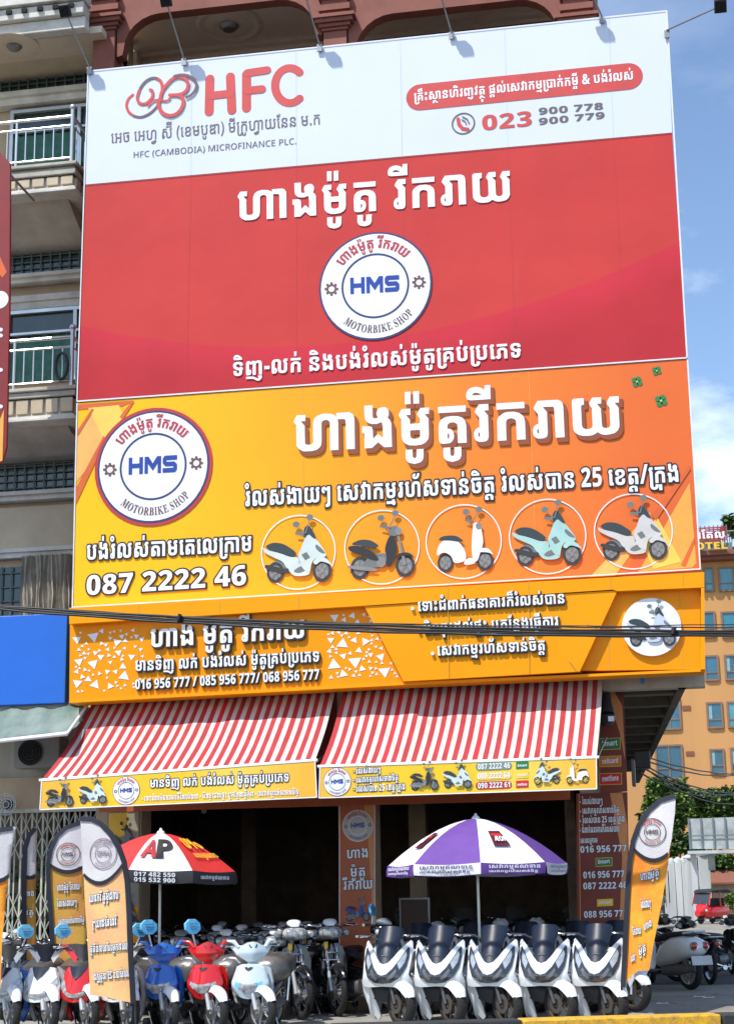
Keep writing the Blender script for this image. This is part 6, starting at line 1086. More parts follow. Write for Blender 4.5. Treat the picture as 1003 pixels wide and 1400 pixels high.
M_green = mat('green_print', (.01,.20,.06), .5); M_amber = mat('amber_print', (.88,.62,.04), .5); M_meto = mat('bright_red_print', (.62,.02,.02), .5); M_gr2 = mat('grey_green_print', (.20,.30,.22), .5)
for key,cy,m1,m2,tk in (('m087',1047.5,M_gr2,M_green,'smart'),('n089',1060.5,C_y1,M_amber,'cell'),('n090',1073.5,M_meto,M_meto,'metf')):
    pmn = MB(); stroke(pmn,[(655,cy+.8),(694,cy-.8)],10.5,YV,.005,m1); poly_on(pmn,[(705,cy-6),(722,cy-6.8),(722,cy+3),(705,cy+4)],YV,.005,m2); pmn.build('number_pill', m1, v2, 0)
    txt(key,(653,cy+4.6),(697,cy+2.6),7.5,YV,M_print_white,v2,off=.009,khmer=False,ow=50,outline=M_black if key=='n090' else None); txt(tk,(707,cy+1),(720,cy+.3),3.5,YV,M_print_white,v2,off=.009,khmer=False)
printed_bike((747,1056),19,YV,.006,v2,M_bikewhite,M_seatp,M_tyrep,M_amber,M_bikegrey,flip=-1); printed_bike((789,1055),19,YV,.006,v2,M_print_white,M_tyrep,M_tyrep,M_amber,M_bikegrey,flip=-1,kind='retro')

# ---------------------------------------------------------------- posters on the pillars
def poster(pts, m, Y, label, th=.02):
    cx = sum(p[0] for p in pts)/4; cy = max(p[1] for p in pts); t = thing('poster_panel', label, 'sign panel', tuple(at(cx,cy,Y)))
    sheet('printed_panel', pts, m, t, Y, th); return t
M_swirl = mat('orange_swirl', (.66,.26,.08), .5)
pp = poster([(463,1099),(513,1097),(513,1345),(463,1347)], M_orangeboard, 23.895, 'tall burnt orange pillar poster with logo between the two awnings')
sm = MB(); poly_on(sm,[(497,1098),(511,1098),(511,1344),(505,1344),(508,1220),(503,1150)],23.895,.003,M_swirl); strip(sm,(464,1099),(464,1292),1,.004,M_print_white,23.895); strip(sm,(512,1098),(512,1292),1,.004,M_print_white,23.895); sm.build('printed_swirl', M_swirl, pp, 0)
YP = 23.895
logo((489,1129),21,YP,pp,M_print_white,mat('dim_white_print', (.5,.5,.52), .5),M_redprint,M_blue_print,M_brownprint,off=.005)
for k,a,b,h in (('hang',(474,1174),(503,1172.5),11),('moto',(479,1199),(499,1198),11),('rik',(468,1217),(509,1215),11)): txt(k,a,b,h,YP,M_print_white,pp,off=.010,outline=M_black,ow=40)
printed_bike((489,1243),18,YP,.006,pp,M_blue_print,M_bikeblack,M_tyrep,M_rimp,M_bikegrey,flip=1,kind='moto')
rp = poster([(787,1085),(857,1083),(863,1378),(789,1378)], M_redboard, 23.86, 'dark red poster with phone numbers on the right-hand pillar')
YR = 23.86; sm = MB(); poly_on(sm,[(833,1084),(850,1084),(857,1130),(858,1290),(845,1290),(850,1170)],YR,.003,M_swirl); strip(sm,(791,1085),(793,1294),1.2,.004,M_swirl,YR); sm.build('printed_swirl', M_swirl, rp, 0)
for k,a,b,h,kh in (('b_easy',(792,1100),(823,1099),7,1),('b_serv',(792,1113),(846,1111),7,1),('b_25',(792,1126),(853,1123.5),7,1),('b_debt',(792,1139),(846,1137),7,1),('tele',(793,1153),(816,1152),6,1),
    ('n016',(793,1166),(856,1164),9,0),('n016',(797,1201),(853,1199),9,0),('m087',(797,1216),(857,1214.5),9,0),('n088',(798,1255),(857,1253),9,0)):
    txt(k,a,b,h,YR,M_print_white,rp,off=.008,khmer=bool(kh),outline=M_black,ow=40)
def plate(par, c, w_, h_, m, key, Y):
    mb = MB(); x_,y_ = c; poly_on(mb,[(x_-w_/2,y_-h_/2+.5),(x_+w_/2,y_-h_/2-.5),(x_+w_/2,y_+h_/2-.5),(x_-w_/2,y_+h_/2+.5)],Y,.005,M_gold); poly_on(mb,[(x_-w_/2+.8,y_-h_/2+1.3),(x_+w_/2-.8,y_-h_/2+.3),(x_+w_/2-.8,y_+h_/2-1.3),(x_-w_/2+.8,y_+h_/2-.3)],Y,.008,m); mb.build('network_label', m, par, 0)
    if key: txt(key,(x_-w_*.36,y_+h_*.22),(x_+w_*.36,y_+h_*.12),h_*.45,Y,M_print_white,par,off=.011,khmer=False)
plate(rp,(825,1178.5),23,12,M_green,'smart',YR); plate(rp,(826.5,1234),22,10,M_amber,'cell',YR)
up = poster([(822,936),(851,934),(857,1082),(822,1084)], M_redboard, 23.86, 'red orange upper pillar poster with three network labels beside the right awning')
sm = MB(); poly_on(sm,[(823,940),(836,940),(850,965),(854,1040),(846,1000),(836,970)],YR,.003,M_swirl); sm.build('printed_swirl', M_swirl, up, 0)
plate(up,(833,1017),29,16,M_green,'smart',YR); plate(up,(833.5,1041),30,15,mat('orange_label',(.62,.20,.03),.5),'cell',YR); plate(up,(834,1065),31,16,M_meto,'metf',YR)
lp = poster([(148,1109),(190,1107.5),(190,1292),(148,1294)], mat('grey_poster', (.30,.26,.20), .5), YP, 'yellow and grey pillar poster with a printed scooter behind the red umbrella')
sm = MB(); poly_on(sm,[(149,1112),(175,1111),(175,1140),(149,1150)],YP,.003,M_gold); poly_on(sm,[(149,1240),(189,1240),(189,1291),(149,1292)],YP,.003,M_orange); sm.build('printed_fields', M_gold, lp, 0)
printed_bike((168,1150),21,YP,.006,lp,M_bikegrey,M_tyrep,M_tyrep,M_rimp,M_bikeblack,h=1.4); printed_bike((172,1250),20,YP,.006,lp,M_bikeblack,M_tyrep,M_tyrep,M_rimp,M_bikegrey,h=1.3)
# blue board of the next shop and the red banner at the left edge
M_bluesign = mat('blue_sign_panel', (.006,.13,.60), .4, var=.03)
t = thing('blue_signboard', 'plain blue signboard of the next shop, left of the orange fascia', 'sign', tuple(at(0,962,22.95)))
p = at(94,838,22.95); q = at(94,961,22.95)
MB().box((-13,22.95,q.z),(p.x-.02,23.3,p.z)).build('panel', M_bluesign, t, 30, .01)
t = thing('banner', 'red shop banner hanging at the left edge of the building row', 'banner', tuple(at(5,635,22)))
M_redban = mat('dark_red_banner', (.24,.012,.015), .5, var=.1)
P4 = [at(-40,190,22),at(0,208,22),at(14,222,22),at(13,430,22),at(9,610,22),at(3,632,22),at(-40,636,22)]
MB().prism([(p_.x,p_.z) for p_ in P4], lambda u,v,d: (u,22+d,v), .06).build('cloth', M_redban, t, 0)
sm = MB(); disc(sm,(0,410),12,22,.004,M_print_white,0,24); poly_on(sm,[(0,350),(10,372),(4,380),(0,375)],22,.005,C_o1); poly_on(sm,[(0,575),(6,560),(4,630),(0,631)],22,.006,C_o2); 
for yy in (450,458,505,555): stroke(sm,[(-4,yy),(2,yy+1)],5,22,.007,M_print_white)
sm.build('printed_marks', M_print_white, t, 0)
MB().tube([(P4[2].x-.08,22.1,P4[2].z-.1),(P4[2].x-.08,23.2,P4[2].z-.1)],.02).build('bracket', M_metal, t)

# ---------------------------------------------------------------- motorbikes (built facing the viewer: front towards -y)
M_tyre = mat('tyre_rubber', (.018,.018,.019), .8, var=.15, scale=20); M_plast = mat('black_plastic', (.02,.02,.022), .45, var=.15)
M_alloy = mat('dark_alloy', (.10,.10,.105), .35, metal=.7); M_chrome = mat('chrome', (.62,.63,.65), .14, metal=1.0, var=.03)
M_engine = mat('engine_grey', (.20,.20,.21), .45, metal=.6, var=.15, scale=12); M_seat = mat('seat_vinyl', (.022,.022,.025), .6, bump=.3, bscale=90)
M_wpaint = mat('pearl_white_paint', (.76,.79,.80), .22, coat=.7, var=.03); M_silverp = mat('warm_silver_paint', (.50,.47,.48), .25, coat=.7, metal=.2, var=.03)
M_redp = mat('gloss_red_paint', (.58,.012,.012), .2, coat=.8, var=.02); M_bluep = mat('gloss_blue_paint', (.012,.13,.55), .2, coat=.8, var=.02)
M_lbluep = mat('pale_blue_white_paint', (.55,.66,.72), .22, coat=.7, var=.02); M_blackp2 = mat('gloss_black_paint', (.012,.012,.014), .12, coat=.9, var=.05)
M_navyc = mat('dark_screen_plastic', (.009,.018,.040), .42, var=.2, scale=8); M_lens = mat('headlight_glass', (.05,.06,.07), .06, spec=.9, var=.3, scale=14); M_clear = mat('clear_lamp_glass', (.62,.65,.68), .08, metal=.3, var=.35, scale=16)
M_drl = mat('running_light_strip', (.40,.46,.54), .15, var=.15, scale=20); M_bluetag = mat('blue_mirror_film', (.07,.40,.72), .25, var=.08, scale=9, col2=(.20,.58,.80)); M_silver = mat('silver_fork_paint', (.60,.62,.64), .3, metal=.4); M_rimsilver = mat('silver_alloy', (.55,.56,.58), .3, metal=.6); M_bronze = mat('bronze_alloy', (.16,.12,.085), .35, metal=.6)
M_tail = mat('red_tail_glass', (.5,.01,.01), .12, coat=.8); M_brass = mat('brass_bracket', (.55,.36,.06), .35, metal=.6); M_smoke = mat('smoked_windscreen', (.10,.11,.12), .08, spec=.8, alpha=.55); M_rotor = mat('brake_disc_steel', (.42,.40,.38), .3, metal=.9)
M_wrap = mat('dusty_plastic_cover', (.11,.105,.10), .32, var=.3, scale=5, spec=.8, bump=.5, bscale=9)

def mirp(P): return P+[(-x, z) for x, z in P[::-1] if abs(x) > 1e-6]
def wheel(root, name, c, R_, wd, kind, steer=0, piv=(0,0,0)):
    y, z = c; t = MB(); o = (0, y, z)
    t.lathe([(R_-.075,-wd*.42),(R_-.05,-wd*.5),(R_-.02,-wd*.42),(R_-.004,-wd*.2),(R_,0),(R_-.004,wd*.2),(R_-.02,wd*.42),(R_-.05,wd*.5),(R_-.075,wd*.42),(R_-.075,-wd*.42)], o, 'x', 28)
    for k in range(36):         # tread blocks
        a = 2*pi*k/36; t.tube([(-wd*.34,y+(R_-.012)*cos(a),z+(R_-.012)*sin(a)),(0,y+(R_-.001)*cos(a+.05),z+(R_-.001)*sin(a+.05)),(wd*.34,y+(R_-.012)*cos(a),z+(R_-.012)*sin(a))],.004,4)
    if steer: t.rot(steer, piv)
    w_ = t.build(name, M_tyre, root, 50)
    r = MB(); m = M_chrome if kind == 'wire' else M_bronze if kind == 'bronze' else M_rimsilver; ri = R_-.07
    r.lathe([(ri,-wd*.4),(ri-.02,-wd*.3),(ri-.022,wd*.3),(ri,wd*.4),(ri+.004,0),(ri,-wd*.4)], o, 'x', 28)
    r.lathe([(0,-.06),(.05,-.06),(.045,-.02),(.045,.02),(.05,.06),(0,.06)], o, 'x', 12)
    if kind == 'wire':
        for k in range(20):
            a = 2*pi*k/20; b = a+(.5 if k % 2 else -.5); s_ = .04 if (k//2) % 2 else -.04
            r.tube([(s_,y+.04*cos(b),z+.04*sin(b)),(0,y+(ri-.015)*cos(a),z+(ri-.015)*sin(a))],.0028,3)
        r.lathe([(.0,-.05),(.085,-.045),(.085,.02),(0,.025)], o, 'x', 14)
    else:
        for k in range(5):
            a = 2*pi*k/5
            for da in (-.16,.16): r.tube([(.012*(1 if da>0 else -1),y+.03*cos(a),z+.03*sin(a)),(.02*(1 if da>0 else -1),y+(ri-.015)*cos(a+da),z+(ri-.015)*sin(a+da))],.011,5)
    if steer: r.rot(steer, piv)
    r.build('rim', m, w_, 50)
    d = MB(); d.lathe([(.06,-.072),(.115,-.072),(.115,-.066),(.06,-.066),(.06,-.072)], o, 'x', 20)
    if steer: d.rot(steer, piv)
    d.build('brake_disc', M_rotor, w_, 50)
    return w_
def fork(root, y0, z0, y1, z1, sp, m, piv, steer):
    f = MB(); 
    for s_ in (-1,1): f.tube([(s_*sp,y0,z0),(s_*sp,y0+(y1-y0)*.45,z0+(z1-z0)*.45),(s_*sp,y0+(y1-y0)*.46,z0+(z1-z0)*.46),(s_*sp*.9,y1,z1)],[.026,.026,.018,.018],8)
    f.rot(steer, piv); return f.build('fork', m, root, 50)
def fender(root, y, z, R_, wd, a0, a1, m, piv, steer, sk=1.0):
    n = 12; vs = []; 
    for i in range(n+1):
        a = radians(a0+(a1-a0)*i/n); e = 1-.45*abs(2*i/n-1)**3
        for k in range(7):
            q = -1+k/3; rr = R_-.05*q*q-(.03 if abs(q) > .9 else 0)
            vs.append((q*wd*.5*e, y+rr*cos(a), z+rr*sin(a)*sk))
    fs = [(i*7+k,i*7+k+1,(i+1)*7+k+1,(i+1)*7+k) for i in range(n) for k in range(6)]
    b = MB().add(vs, fs); b.add([(v[0]*.93, y+(v[1]-y)*.965, z+(v[2]-z)*.965) for v in vs], [f[::-1] for f in fs]); b.rot(steer, piv)
    return b.build('front_fender', m, root, 70)
def handlebar(root, z, y, hw, piv, steer, grips=True, mirrors='none'):
    h_ = MB().tube([(-hw,y+.06,z+.02),(-hw*.55,y+.01,z+.015),(-.08,y,z-.05),(.08,y,z-.05),(hw*.55,y+.01,z+.015),(hw,y+.06,z+.02)],.013,8).rot(steer, piv); hb_ = h_.build('handlebar', M_alloy, root, 50)
    for s_ in (-1,1):
        MB().tube([(s_*(hw-.12),y+.045,z+.02),(s_*hw,y+.06,z+.02)],.019,8).rot(steer, piv).build('grip', M_plast, hb_, 50)
        MB().tube([(s_*hw,y+.06,z+.02),(s_*(hw+.03),y+.064,z+.02)],.018,8).rot(steer, piv).build('bar_end', M_chrome, hb_, 50)
        MB().tube([(s_*(hw-.15),y+.01,z+.03),(s_*(hw-.1),y-.035,z+.02),(s_*(hw-.01),y-.01,z+.01)],.007,6).rot(steer, piv).build('brake_lever', M_chrome, hb_, 50)
    return hb_
def mirror(root, base, top, size, piv, steer, m=None, face=None, octo=True):
    s_ = MB().tube([base, top],.011,6).rot(steer, piv).build('mirror_stalk', M_wpaint if octo else M_plast, root, 50)
    n = 8 if octo else 14; d = MB(); x,y,z = top[0],top[1],top[2]+size*.75
    ring_ = [(x+size*1.15*cos(2*pi*(i+.5)/n)*(1 if octo else 1.15), z+size*.92*sin(2*pi*(i+.5)/n)*(1 if octo else .7)) for i in range(n)]
    d.prism(ring_, lambda u,v,q: (u,y-.012+q+(v-z)*.12,v), .03); d.rot(steer+.12, (x,y,z)); d.rot(steer, piv)
    o = d.build('mirror', m or M_plast, s_, 30, .004)
    if m is M_bluetag:
        t = MB()
        for k in range(3): t.box((x-size*(.6-.1*k),y-.020+(.03-.022*k)*.12,z+size*(.28-.3*k)),(x+size*(.6-.1*k),y-.016+(.03-.022*k)*.12,z+size*(.28-.3*k)+.006))
        t.rot(steer+.12,(x,y,z)); t.rot(steer, piv); t.build('printed_lines', mat('dim_blue_print',(.03,.16,.42),.4), o, 0)
    return s_
def body_tail(root, m, dark, wrap=True, h=0):
    """tunnel, side panels, seat, grab rail, rear light and swing arm common to the scooters"""
    b = MB().loft([((0,.10,.40),.13,.10,2.5),((0,.22,.50),.17,.14,2.5),((0,.45,.60+h),.19,.13,2.6),((0,.75,.68+h),.16,.09,2.4),((0,.98,.74+h),.08,.05,2)],16).build('side_panels', m, root, 60)
    MB().loft([((0,.08,.60),.08,.03,2.5),((0,.14,.68+h),.13,.05,2.6),((0,.32,.735+h),.155,.055,2.8),((0,.55,.765+h),.15,.06,2.8),((0,.80,.80+h),.11,.045,2.5),((0,.90,.80+h),.06,.02,2)],16).build('seat', M_seat, root, 60)
    MB().tube([(-.12,.70,.79+h),(-.13,.88,.84+h),(0,.97,.86+h),(.13,.88,.84+h),(.12,.70,.79+h)],.016,8).build('grab_rail', dark, root, 60)
    MB().loft([((0,.95,.70+h),.08,.035,2.5),((0,1.01,.71+h),.05,.02,2)],12).build('tail_light', M_tail, root, 60)
    MB().loft([((.02,.05,.27),.10,.07,3),((.03,.30,.29),.12,.10,3),((.05,.62,.30),.06,.05,3)],12).build('engine', M_engine, root, 50)
    MB().tube([(-.10,.2,.22),(-.16,.45,.24),(-.17,.90,.36)],[.03,.045,.05],10).build('exhaust', M_plast, root, 50)
    MB().tube([(.12,.66,.30),(.13,.72,.62)],.025,8).build('shock_absorber', M_chrome, root, 50)
    MB().loft([((0,-.30,.27),.15,.03,3),((0,-.05,.26),.16,.04,3),((0,.12,.30),.14,.06,3)],12).build('footboard', M_plast, root, 50)
    MB().tube([(.12,.05,.22),(.20,.0,.01)],.012,6).build('side_stand', M_chrome, root, 50)

def make_maxi(paint, label, steer=radians(46)):
    t = thing('maxi_scooter', label, 'scooter', group='white maxi scooters parked side by side'); piv = (0,-.42,.8)
    wheel(t, 'front_wheel', (-.68,.27), .27, .11, 'bronze', steer, piv); wheel(t, 'rear_wheel', (.64,.27), .27, .13, 'bronze')
    fork(t, -.68,.27, -.50,.70, .085, M_alloy, piv, steer)
    fender(t, -.68,.27,.298,.18, 50,160, paint, piv, steer, .94)
    yf = lambda x,z: -.72+max(0,z-.60)*.42+max(0,.60-z)*.25+1.2*x*x+.18*abs(x)
    P = mirp([(0,.745),(-.05,.765),(-.095,.82),(-.145,.90),(-.185,.955),(-.250,1.03),(-.266,1.01),(-.280,.90),(-.272,.76),(-.262,.62),(-.285,.54),(-.278,.475),(-.20,.465),(-.08,.475),(0,.48)])
    cw = MB().shell(P, lambda x,z: yf(x,z)+.004, .03).build('front_cowl', paint, t, 50)
    # dark hollow under the cowl
    MB().loft([((0,-.47,.40),.20,.12,3),((0,-.34,.45),.22,.20,3),((0,-.25,.5),.2,.25,3)],14).build('inner_fairing', M_plast, t, 50)
    for s_ in (-1,1):
        h_ = [(s_*x,z) for x,z in [(-.004,.615),(-.05,.63),(-.11,.70),(-.165,.80),(-.215,.905),(-.240,.95),(-.252,.93),(-.256,.84),(-.240,.71),(-.19,.59),(-.10,.525),(-.004,.515)]]
        hl = MB().shell(h_, lambda x,z: yf(x,z)-.014, .03).build('headlight', M_lens, cw, 50)
        MB().shell([(s_*x,z) for x,z in [(-.150,.755),(-.19,.835),(-.222,.895),(-.236,.85),(-.222,.76),(-.18,.68)]], lambda x,z: yf(x,z)-.020, .01).build('running_light', M_drl, hl, 50)
        MB().shell([(s_*x,z) for x,z in [(-.05,.575),(-.10,.63),(-.14,.69),(-.155,.66),(-.12,.59),(-.07,.55)]], lambda x,z: yf(x,z)-.020, .01).build('reflector', M_engine, hl, 50)
        MB().shell([(s_*x,z) for x,z in [(-.285,.54),(-.282,.42),(-.258,.28),(-.205,.13),(-.155,.06),(-.125,.10),(-.14,.22),(-.175,.36),(-.205,.485),(-.22,.53)]], lambda x,z: -.50+(.55-z)*.30-abs(x)*.2, .04).build('lower_fairing', paint, t, 50)
        MB().prism([(-.52,.52),(-.50,.30),(-.42,.13),(-.32,.06),(-.22,.12),(-.12,.28),(-.04,.48),(-.16,.62)], lambda u,v,d: (s_*(.245-d-(u+.5)*.06),u,v), .03).build('flank_panel', paint, t, 40)
        # knee panel beside the tunnel, set back
        MB().shell([(s_*x,z) for x,z in [(-.25,.95),(-.31,.90),(-.335,.72),(-.31,.52),(-.27,.42),(-.24,.50),(-.25,.75)]], lambda x,z: -.28+abs(x)*.5, .05).build('leg_shield', paint, t, 50)
        MB().shell([(s_*x,z) for x,z in [(-.275,.86),(-.305,.80),(-.30,.66),(-.27,.58),(-.262,.7)]], lambda x,z: -.30+abs(x)*.5, .02).build('leg_shield_inset', M_plast, t, 50)
    MB().shell(mirp([(0,.75),(-.045,.765),(-.085,.82),(-.115,.90),(-.128,1.0),(-.150,1.10),(-.152,1.16),(-.12,1.195),(-.05,1.205),(0,1.205)]), lambda x,z: yf(x,z)+.004+2.2*x*x+max(0,z-.9)*.12, .008, .06).build('windscreen', M_navyc, t, 60)
    MB().box((-.035,-.62,.845),(.035,-.615,.853)).build('badge', M_chrome, t, 0)
    hb_ = handlebar(t, 1.06, -.33, .33, piv, steer*.6)
    MB().loft([((0,-.40,.98),.10,.05,2.5),((0,-.30,1.02),.14,.06,2.5),((0,-.22,1.0),.08,.04,2.5)],12).rot(steer*.6,piv).build('dashboard', M_plast, hb_, 50)
    body_tail(t, paint, paint, h=.02)
    MB().loft([((0,-.30,.52),.08,.20,3),((0,-.05,.50),.11,.13,3),((0,.14,.52),.14,.10,3)],12).build('tunnel', paint, t, 50)
    return t
def make_apron(paint, wing, label, group, tagm=True, steer=radians(46)):
    """sharp-nosed scooter with the lamp strip low on the apron"""
    t = thing('sharp_nosed_scooter', label, 'scooter', group=group); piv = (0,-.42,.7)
    wheel(t, 'front_wheel', (-.66,.28), .28, .09, 'alloy', steer, piv); wheel(t, 'rear_wheel', (.60,.28), .28, .10, 'alloy')
    fork(t, -.66,.28, -.48,.72, .08, M_silver, piv, steer); fender(t, -.66,.28,.310,.15, 45,156, M_wpaint, piv, steer)
    yf = lambda x,z: -.66+max(0,z-.48)*.34+1.0*x*x+.32*abs(x)
    ap = MB().shell(mirp([(0,.775),(-.12,.785),(-.165,.77),(-.20,.66),(-.235,.56),(-.24,.47),(-.19,.40),(-.10,.375),(0,.37)]), lambda x,z: yf(x,z), .04).build('apron', paint, t, 50)
    MB().shell(mirp([(0,.64),(-.05,.68),(-.10,.76),(-.11,.785),(0,.79)]), lambda x,z: yf(x,z)-.012, .02).build('centre_screen', M_navyc, ap, 50)
    for s_ in (-1,1):
        MB().shell([(s_*x,z) for x,z in [(-.10,.50),(-.155,.60),(-.20,.66),(-.225,.60),(-.20,.53),(-.14,.47)]], lambda x,z: yf(x,z)-.012, .02).build('headlight', M_clear, ap, 50)
        MB().shell([(s_*x,z) for x,z in [(-.16,.79),(-.235,.74),(-.27,.60),(-.27,.42),(-.23,.24),(-.175,.12),(-.15,.15),(-.19,.30),(-.225,.45),(-.22,.60)]], lambda x,z: -.42+(.7-z)*.12, .05).build('side_fairing', wing, t, 50)
    MB().shell(mirp([(0,.425),(-.07,.43),(-.13,.465),(-.12,.50),(-.05,.475),(0,.47)]), lambda x,z: yf(x,z)-.014, .02).build('lamp_strip', M_clear, ap, 50)
    MB().loft([((0,-.42,.42),.18,.10,3),((0,-.28,.50),.2,.26,3)],12).build('inner_fairing', M_plast, t, 50)
    hb_ = handlebar(t, 1.0, -.34, .31, piv, steer*.6)
    hy = lambda x,z: -.44+abs(x)*.5+(z-.85)*.3
    b = MB().shell(mirp([(0,.84),(-.07,.86),(-.12,.93),(-.17,1.0),(-.19,1.05),(-.08,1.06),(0,1.05)]), lambda x,z: hy(x,z)+.012, .10); b.rot(steer*.6,piv); hc = b.build('handlebar_cowl', M_plast, hb_, 50)
    for s_ in (-1,1):
        b = MB().shell([(s_*x,z) for x,z in [(-.06,.89),(-.11,.985),(-.20,1.06),(-.27,1.04),(-.19,.97),(-.13,.89),(-.09,.83)]], hy, .06); b.rot(steer*.6,piv); b.build('cowl_blade', paint, hc, 50)
    if tagm: mirror(t, (.15,-.36,1.02), (.19,-.38,1.14), .10, piv, steer*.6, M_bluetag)
    body_tail(t, M_blackp2, M_plast)
    MB().loft([((.02,.05,.68),.16,.10,2.5),((.02,.35,.74),.22,.14,2.6),((0,.85,.78),.17,.11,2.5)],16).build('plastic_cover', M_wrap, t, 60)
    return t
def make_round(paint, label, group, steer=radians(46), tagm=True):
    """rounded scooter with a single low lamp"""
    t = thing('rounded_scooter', label, 'scooter', group=group); piv = (0,-.42,.7)
    wheel(t, 'front_wheel', (-.64,.27), .27, .09, 'alloy', steer, piv); wheel(t, 'rear_wheel', (.58,.27), .27, .10, 'alloy')
    fork(t, -.64,.27, -.47,.72, .08, M_silver, piv, steer); fender(t, -.64,.27,.298,.15, 40,156, M_wpaint, piv, steer, .96)
    yf = lambda x,z: -.64+abs(z-.55)*.34+1.5*x*x+.22*abs(x)
    ap = MB().shell(mirp([(0,.80),(-.09,.795),(-.155,.77),(-.185,.68),(-.215,.585),(-.20,.49),(-.13,.42),(-.05,.395),(0,.39)]), yf, .05, .04).build('apron', paint, t, 60)
    MB().shell(mirp([(0,.565),(-.04,.565),(-.10,.585),(-.105,.56),(-.075,.50),(-.035,.462),(0,.46)]), lambda x,z: yf(x,z)-.014, .02, .03).build('headlight', M_clear, ap, 60)
    MB().tube([(-.14,-.40,.80),(-.20,-.40,.86),(-.30,-.38,.87),(-.36,-.36,.83)],[.012,.016,.016,.010],8).build('white_guard_bar', M_wpaint, t, 60)
    MB().shell(mirp([(0,.72),(-.03,.735),(-.05,.76),(-.02,.765),(0,.755)]), lambda x,z: yf(x,z)-.008, .01).build('front_vent', M_plast, ap, 60)
    for s_ in (-1,1):
        MB().shell([(s_*x,z) for x,z in [(-.08,.56),(-.15,.60),(-.16,.56),(-.10,.505)]], lambda x,z: yf(x,z)-.008, .01).build('indicator', M_bluetag if paint is M_lbluep else M_clear, ap, 50)
        MB().shell([(s_*x,z) for x,z in [(-.14,.78),(-.21,.74),(-.23,.60),(-.22,.44),(-.17,.28),(-.13,.26),(-.17,.42),(-.18,.60)]], lambda x,z: -.40+(.7-z)*.12, .05).build('leg_shield', M_blackp2 if s_ > 0 else paint, t, 50)
        MB().shell([(s_*x,z) for x,z in [(-.185,.50),(-.225,.47),(-.20,.36),(-.17,.33),(-.18,.42)]], lambda x,z: -.46+(.7-z)*.1, .02).build('graphic_panel', M_clear, t, 50)
    MB().loft([((0,-.42,.42),.16,.10,3),((0,-.28,.50),.18,.26,3)],12).build('inner_fairing', M_plast, t, 50)
    hb_ = handlebar(t, .99, -.36, .31, piv, steer*.6)
    cy = lambda x,z: -.52+1.1*x*x+.30*abs(x)+abs(z-.93)*.35
    b = MB().shell(mirp([(0,.82),(-.07,.83),(-.13,.87),(-.185,.93),(-.225,.985),(-.225,1.015),(-.165,1.02),(-.11,1.015),(-.05,1.05),(0,1.06)]), cy, .10, .035)
    b.shell(mirp([(0,.77),(-.05,.775),(-.06,.86),(0,.88)]), lambda x,z: -.46+1.5*x*x, .05); b.rot(steer*.6,piv); hc = b.build('handlebar_cowl', paint, hb_, 50)
    b = MB().shell(mirp([(0,.985),(-.035,.99),(-.05,1.02),(-.03,1.06),(0,1.07)]), lambda x,z: -.50+x*x*2+(z-.98)*.5, .06); b.rot(steer*.6,piv); b.build('crest', M_plast, hc, 50)
    for s_ in (-1,1):
        b = MB().tube([(s_*.15,-.42,.99),(s_*.20,-.38,1.06),(s_*.27,-.34,1.07)],[.022,.028,.014],8); b.rot(steer*.6,piv); b.build('lever_guard', paint, hc, 50)
    if tagm: mirror(t, (.11,-.38,1.0), (.155,-.40,1.16), .085, piv, steer*.6, M_bluetag) if 0 else mirror(t, (-.13,-.36,1.0), (-.17,-.38,1.17), .105, piv, steer*.6, M_bluetag)
    body_tail(t, M_blackp2, M_plast)
    MB().loft([((.02,.0,.66),.12,.10,2.4),((.02,.10,.70),.22,.17,2.6),((.02,.40,.72),.24,.17,2.6),((0,.80,.76),.20,.14,2.5),((0,.98,.76),.10,.08,2.2)],18).build('plastic_cover', M_wrap, t, 60)
    return t
